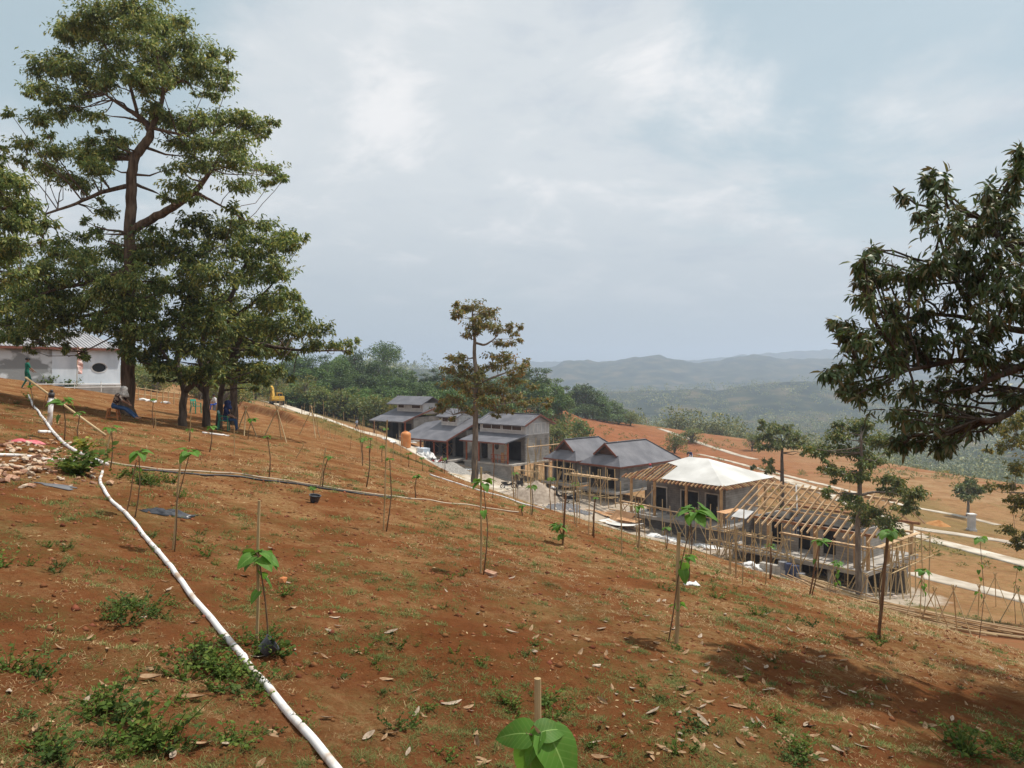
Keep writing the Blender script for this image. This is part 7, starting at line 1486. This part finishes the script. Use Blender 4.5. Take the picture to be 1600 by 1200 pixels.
def sack(b, s, rz, m): return place('sack', SACKM, None, b, (0, 0, rz), (s, s, s))
SACKM = rock_mesh(70, 1.3, .75, .42); SACKM.materials.append(SACK); SACKM.name = 'sack'
for k in range(14):
    b = gl(1168 + (k % 6) * 5 + _r3.uniform(-2, 2), 892 - (k % 3)); b[2] += .12 + .2 * (k // 6); tag(sack(b, .75, _r3.uniform(0, 3), SACK), 'dusty white cement sack in the pile before the block stack', 'sack', 'cement sacks piled before the rafter house')
for k in range(12):
    b = gl(_r3.uniform(598, 672), _r3.uniform(700, 722)); b[2] += .1; tag(sack(b, .8, _r3.uniform(0, 3), SACK), 'pale sack lying among debris on the far yard', 'sack', 'sacks on the far yard')
BLK = mat('concrete_block', (0.34, 0.31, 0.27), .95, (0.46, 0.43, 0.38), 5, 5, .2, spec=.05); b0 = gl(1208, 896); t = thing('block_stack', 'low stack of pale blocks between the sacks and the barrels', 'block stack', b0)
bmsh = bpy.data.meshes.new('block'); bmsh.from_pydata([(x, y, z) for z in (0, .19) for x, y in ((-.2, -.1), (.2, -.1), (.2, .1), (-.2, .1))], [], [(3, 2, 1, 0), (4, 5, 6, 7), (0, 1, 5, 4), (1, 2, 6, 5), (2, 3, 7, 6), (3, 0, 4, 7)]); bmsh.materials.append(BLK)
for i in range(5):
    for j in range(2):
        for k in range(3 if i < 4 else 2): place('block', bmsh, t, f6.u * ((i - 2) * .42) + f6.v * (j * .22) + np.array([0, 0, .195 * k]), (0, 0, -R(50) + _r3.uniform(-.06, .06)))
DRUMB = mat('dark_blue_drum', (0.035, 0.05, 0.10), .5, (0.06, 0.08, 0.15), 4, spec=.3); DRUMG = mat('grey_drum', (0.17, 0.17, 0.175), .6, (0.25, 0.25, 0.26), 4, spec=.3)
for px, py, m, lab in [(1223,899,DRUMG,'grey metal drum beside the block stack'),(1233,902,DRUMB,'dark blue drum next to the grey drum'),(1242,905,DRUMB,'dark blue drum at the outer end of the row'),(1251,908,DRUMG,'small grey drum by the timber pile')]:
    b = gl(px, py); h = .95 if px < 1250 else .55; o = MB().lathe(b, [(.3, 0), (.3, h * .33), (.315, h * .35), (.3, h * .37), (.3, h * .64), (.315, h * .66), (.3, h * .68), (.3, h), (.27, h), (.26, h - .04), (.02, h - .04)], 18).build('drum', m, smooth=False); tag(o, lab, 'drum')
b = gl(1063, 838); o = MB().lathe(b, [(.3, 0), (.36, .75), (.38, .75), (.38, .8), (.33, .78), (.3, .2), (.02, .2)], 18).build('bucket', DRUMG, smooth=True); tag(o, 'large grey tub standing on the yard between the white tarps', 'tub')
# trestle frame by the middle house
b = gl(690, 711); t = thing('trestle', 'open timber trestle table standing before the middle tiled house', 'trestle', b)
for s in (0, 1.6, 3.2):
    a = b + f5.u * (s - 1.6); pole(t, a, a + f5.v * 1.2 + np.array([0, 0, 1.6]), .05, TIMBER, 'leg'); pole(t, a + f5.v * 1.2, a + (0, 0, 1.6), .05, TIMBER, 'leg')
for v in (0, .6, 1.2): plank(t, b + f5.u * -1.9 + f5.v * v + (0, 0, 1.62), b + f5.u * 1.9 + f5.v * v + (0, 0, 1.62), .4, .05)
for k in range(2): pole(t, b + f5.u * (-1.6 + 3.2 * k), b + f5.u * (1.6 - 3.2 * k) + (0, 0, 1.5), .045, TIMBER, 'brace')
# timber pile along the edge of the slope
a0 = P(1232, 902, 53.5); a1 = P(1620, 1016, 34.)
t = thing('timber_pile', 'long pile of bamboo and sawn poles laid along the foot of the slope', 'timber pile', np.array([*((a0 + a1) / 2)[:2], g(*((a0 + a1) / 2)[:2])]))
dirp = (a1 - a0)[:2]; dirp /= np.linalg.norm(dirp); nrm = np.array([-dirp[1], dirp[0]])
for k in range(110):
    L = _r3.uniform(3.5, 7); s = _r3.uniform(-1.5, np.linalg.norm((a1 - a0)[:2]) - 2); off = _r3.gauss(.6, 1.0); an = _r3.gauss(0, .07); p0 = a0[:2] + dirp * s + nrm * off; p1 = p0 + (dirp * math.cos(an) + nrm * math.sin(an)) * L; hz = .06 + .45 * _r3.random() * math.exp(-(off - .6) ** 2)
    m = _r3.choice((BAMBOO, TIMBER, TIMB_OR, TIMBER)); pole(t, (p0[0], p0[1], g(*p0) + hz), (p1[0], p1[1], g(*p1) + hz + _r3.uniform(-.04, .08)), _r3.uniform(.035, .06), m)
def debris(name, label, cat, lst):
    for px, py, L, ang in lst:
        b = gl(px, py); e = b + np.array([math.cos(ang), math.sin(ang), 0]) * L; e[2] = g(e[0], e[1]) + .15; o = MB().bar(b + (0, 0, .1), e, .16, .05).build(name, _r3.choice((TIMBER, PLY, BAMBOO))); tag(o, label, cat, 'loose planks on the yard')
debris('loose_plank', 'loose plank lying among the materials on the dusty yard', 'plank', [(_r3.uniform(905, 975), _r3.uniform(795, 818), _r3.uniform(1.5, 3.5), _r3.uniform(-1.2, .2)) for _ in range(16)] + [(_r3.uniform(1090, 1160), _r3.uniform(850, 875), _r3.uniform(2, 4), _r3.uniform(-.4, .6)) for _ in range(7)] + [(_r3.uniform(680, 790), _r3.uniform(725, 755), _r3.uniform(1, 2.5), _r3.uniform(-1.5, 1.5)) for _ in range(16)] + [(_r3.uniform(590, 680), _r3.uniform(692, 715), _r3.uniform(1, 2.5), _r3.uniform(-1.5, 1.5)) for _ in range(10)] + [(_r3.uniform(1225, 1300), _r3.uniform(895, 915), _r3.uniform(1.5, 3), _r3.uniform(-1, 0)) for _ in range(8)])
def yard_rubble():
    rng = np.random.default_rng(55); pts = np.array(YARD); n = 3800; i = rng.integers(0, len(pts) - 1, n); f = rng.random(n)[:, None]; q = pts[i] * (1 - f) + pts[i + 1] * f + rng.normal(0, 3.2, (n, 2)); k = (field(q[:, 0], q[:, 1]) < lower(q[:, 0], q[:, 1])) & (fbm(q[:, 0] / 3, q[:, 1] / 3, 2) > -.05); q = q[k]; n = len(q); z = gz(q[:, 0], q[:, 1]); s = np.minimum(rng.gamma(2, .05, n), .3)
    oc = np.array([(1, 0, 0), (-1, 0, 0), (0, 1, 0), (0, -1, 0), (0, 0, .7), (0, 0, -.3)]); V = np.c_[q, z][:, None] + oc[None] * s[:, None, None] * rng.uniform(.5, 1.3, (n, 6, 1)); f8 = np.array([(0, 2, 4), (2, 1, 4), (1, 3, 4), (3, 0, 4), (2, 0, 5), (1, 2, 5), (3, 1, 5), (0, 3, 5)])
    tag(place('building_rubble', npmesh('building_rubble', V.reshape(-1, 3), (np.arange(n)[:, None, None] * 6 + f8[None]).reshape(-1, 3), mat('mixed_rubble', (0.24, 0.19, 0.15), 1, (0.5, 0.45, 0.39), 3, 5, spec=.05, island=.45))), kind='stuff')
yard_rubble()
# far right: pillar, car, posts; left: low fence with bags
b = gp(1518, 829); t = thing('gate_pillar', 'white gate pillar with cap beside the far path', 'pillar', b); MB().box(b + (-.35, -.35, -.3), b + (.35, .35, 2.0)).build('shaft', PLASTER, t); MB().box(b + (-.45, -.45, 2.0), b + (.45, .45, 2.15)).build('cap', FRAMEW, t); MB().box(b + (-.45, -.45, -.3), b + (.45, .45, .25)).build('plinth', PLASTER, t)
def small_car():
    b = P(1303, 734, 150.); b[2] = g(b[0], b[1]); t = thing('parked_car', 'white car parked on the far terrace behind the durian crown', 'car', b); PW = MAT['white_car_paint']; X = np.array([.95, -.3, 0]); Y = np.array([.3, .95, 0]); Z = np.array([0, 0, 1.]); p = lambda x, y, z: b + X * x + Y * y + Z * z
    for x in (-1.25, 1.25):
        for y in (-.75, .75): torus(MB(), p(x, y, .3), Y, .2, .1, 12, 6).build('wheel', TYRE, t, smooth=True)
    mb = MB(); mb.prism([p(-2, -.8, .3), p(2, -.8, .3), p(2.05, -.8, .7), p(1.2, -.8, .9), p(-2, -.8, .95)], Y * 1.6); mb.build('body', PW, t); mb = MB(); mb.prism([p(-1.7, -.7, .95), p(1.0, -.7, .92), p(.4, -.7, 1.5), p(-1.4, -.7, 1.5)], Y * 1.4); cb = mb.build('cabin', PW, t); mb = MB(); mb.prism([p(-1.4, -.72, 1.0), p(.75, -.72, 1.0), p(.3, -.72, 1.42), p(-1.25, -.72, 1.42)], Y * .012); mb.build('side_window', GLASSD, cb)
small_car()
heap('soil_heap', 'small orange soil heap beside the upper concrete road', 'soil heap', 1466, 820, 1.6, 1.2, .8, mat('orange_soil', (0.34, 0.15, 0.05), 1, (0.45, 0.23, 0.09), 2, 6, .4, spec=.05), 9)
a = P(206, 614, 52.); bq = P(280, 618, 58.); t = thing('bamboo_fence', 'low bamboo fence with white bags behind the tall tree trunk', 'fence', np.array([*a[:2], g(*a[:2])]))
for k in range(9): q = lerp(a, bq, k / 8); z = g(q[0], q[1]); pole(t, (q[0], q[1], z - .1), (q[0] + .03, q[1], z + .95), .04, BAMBOO, 'post')
for h in (.45, .85):
    for k in range(4): q = lerp(a, bq, k / 4); q2 = lerp(a, bq, (k + 1.05) / 4); pole(t, (q[0], q[1] - .05, g(*q[:2]) + h), (q2[0], q2[1] - .05, g(*q2[:2]) + h), .03, BAMBOO, 'rail')
for k, f in enumerate((.25, .33, .48, .72)):
    q = lerp(a, bq, f); b = np.array([q[0], q[1] - .3, g(q[0], q[1]) + .1]); tag(sack(b, .6, k, SACK), 'small white bag lying at the foot of the low bamboo fence', 'sack', 'white bags along the bamboo fence')
for px, d, h in [(1328,130,3.5),(1222,150,3),(1366,110,2.2),(1075,190,1.6),(1195,170,1.6),(1300,190,1.6),(945,170,2),(1010,240,2),(872,100,3.2),(880,104,2.6)]:
    x = (px - 800) / F * d; o = MB().tube([(x, d, g(x, d) - .2), (x + .05, d, g(x, d) + h)], .05, 6).build('marker_post', BAMBOO); tag(o, 'thin pale marker post standing on the bare terraces', 'post', 'marker posts on the far terraces')
haze()
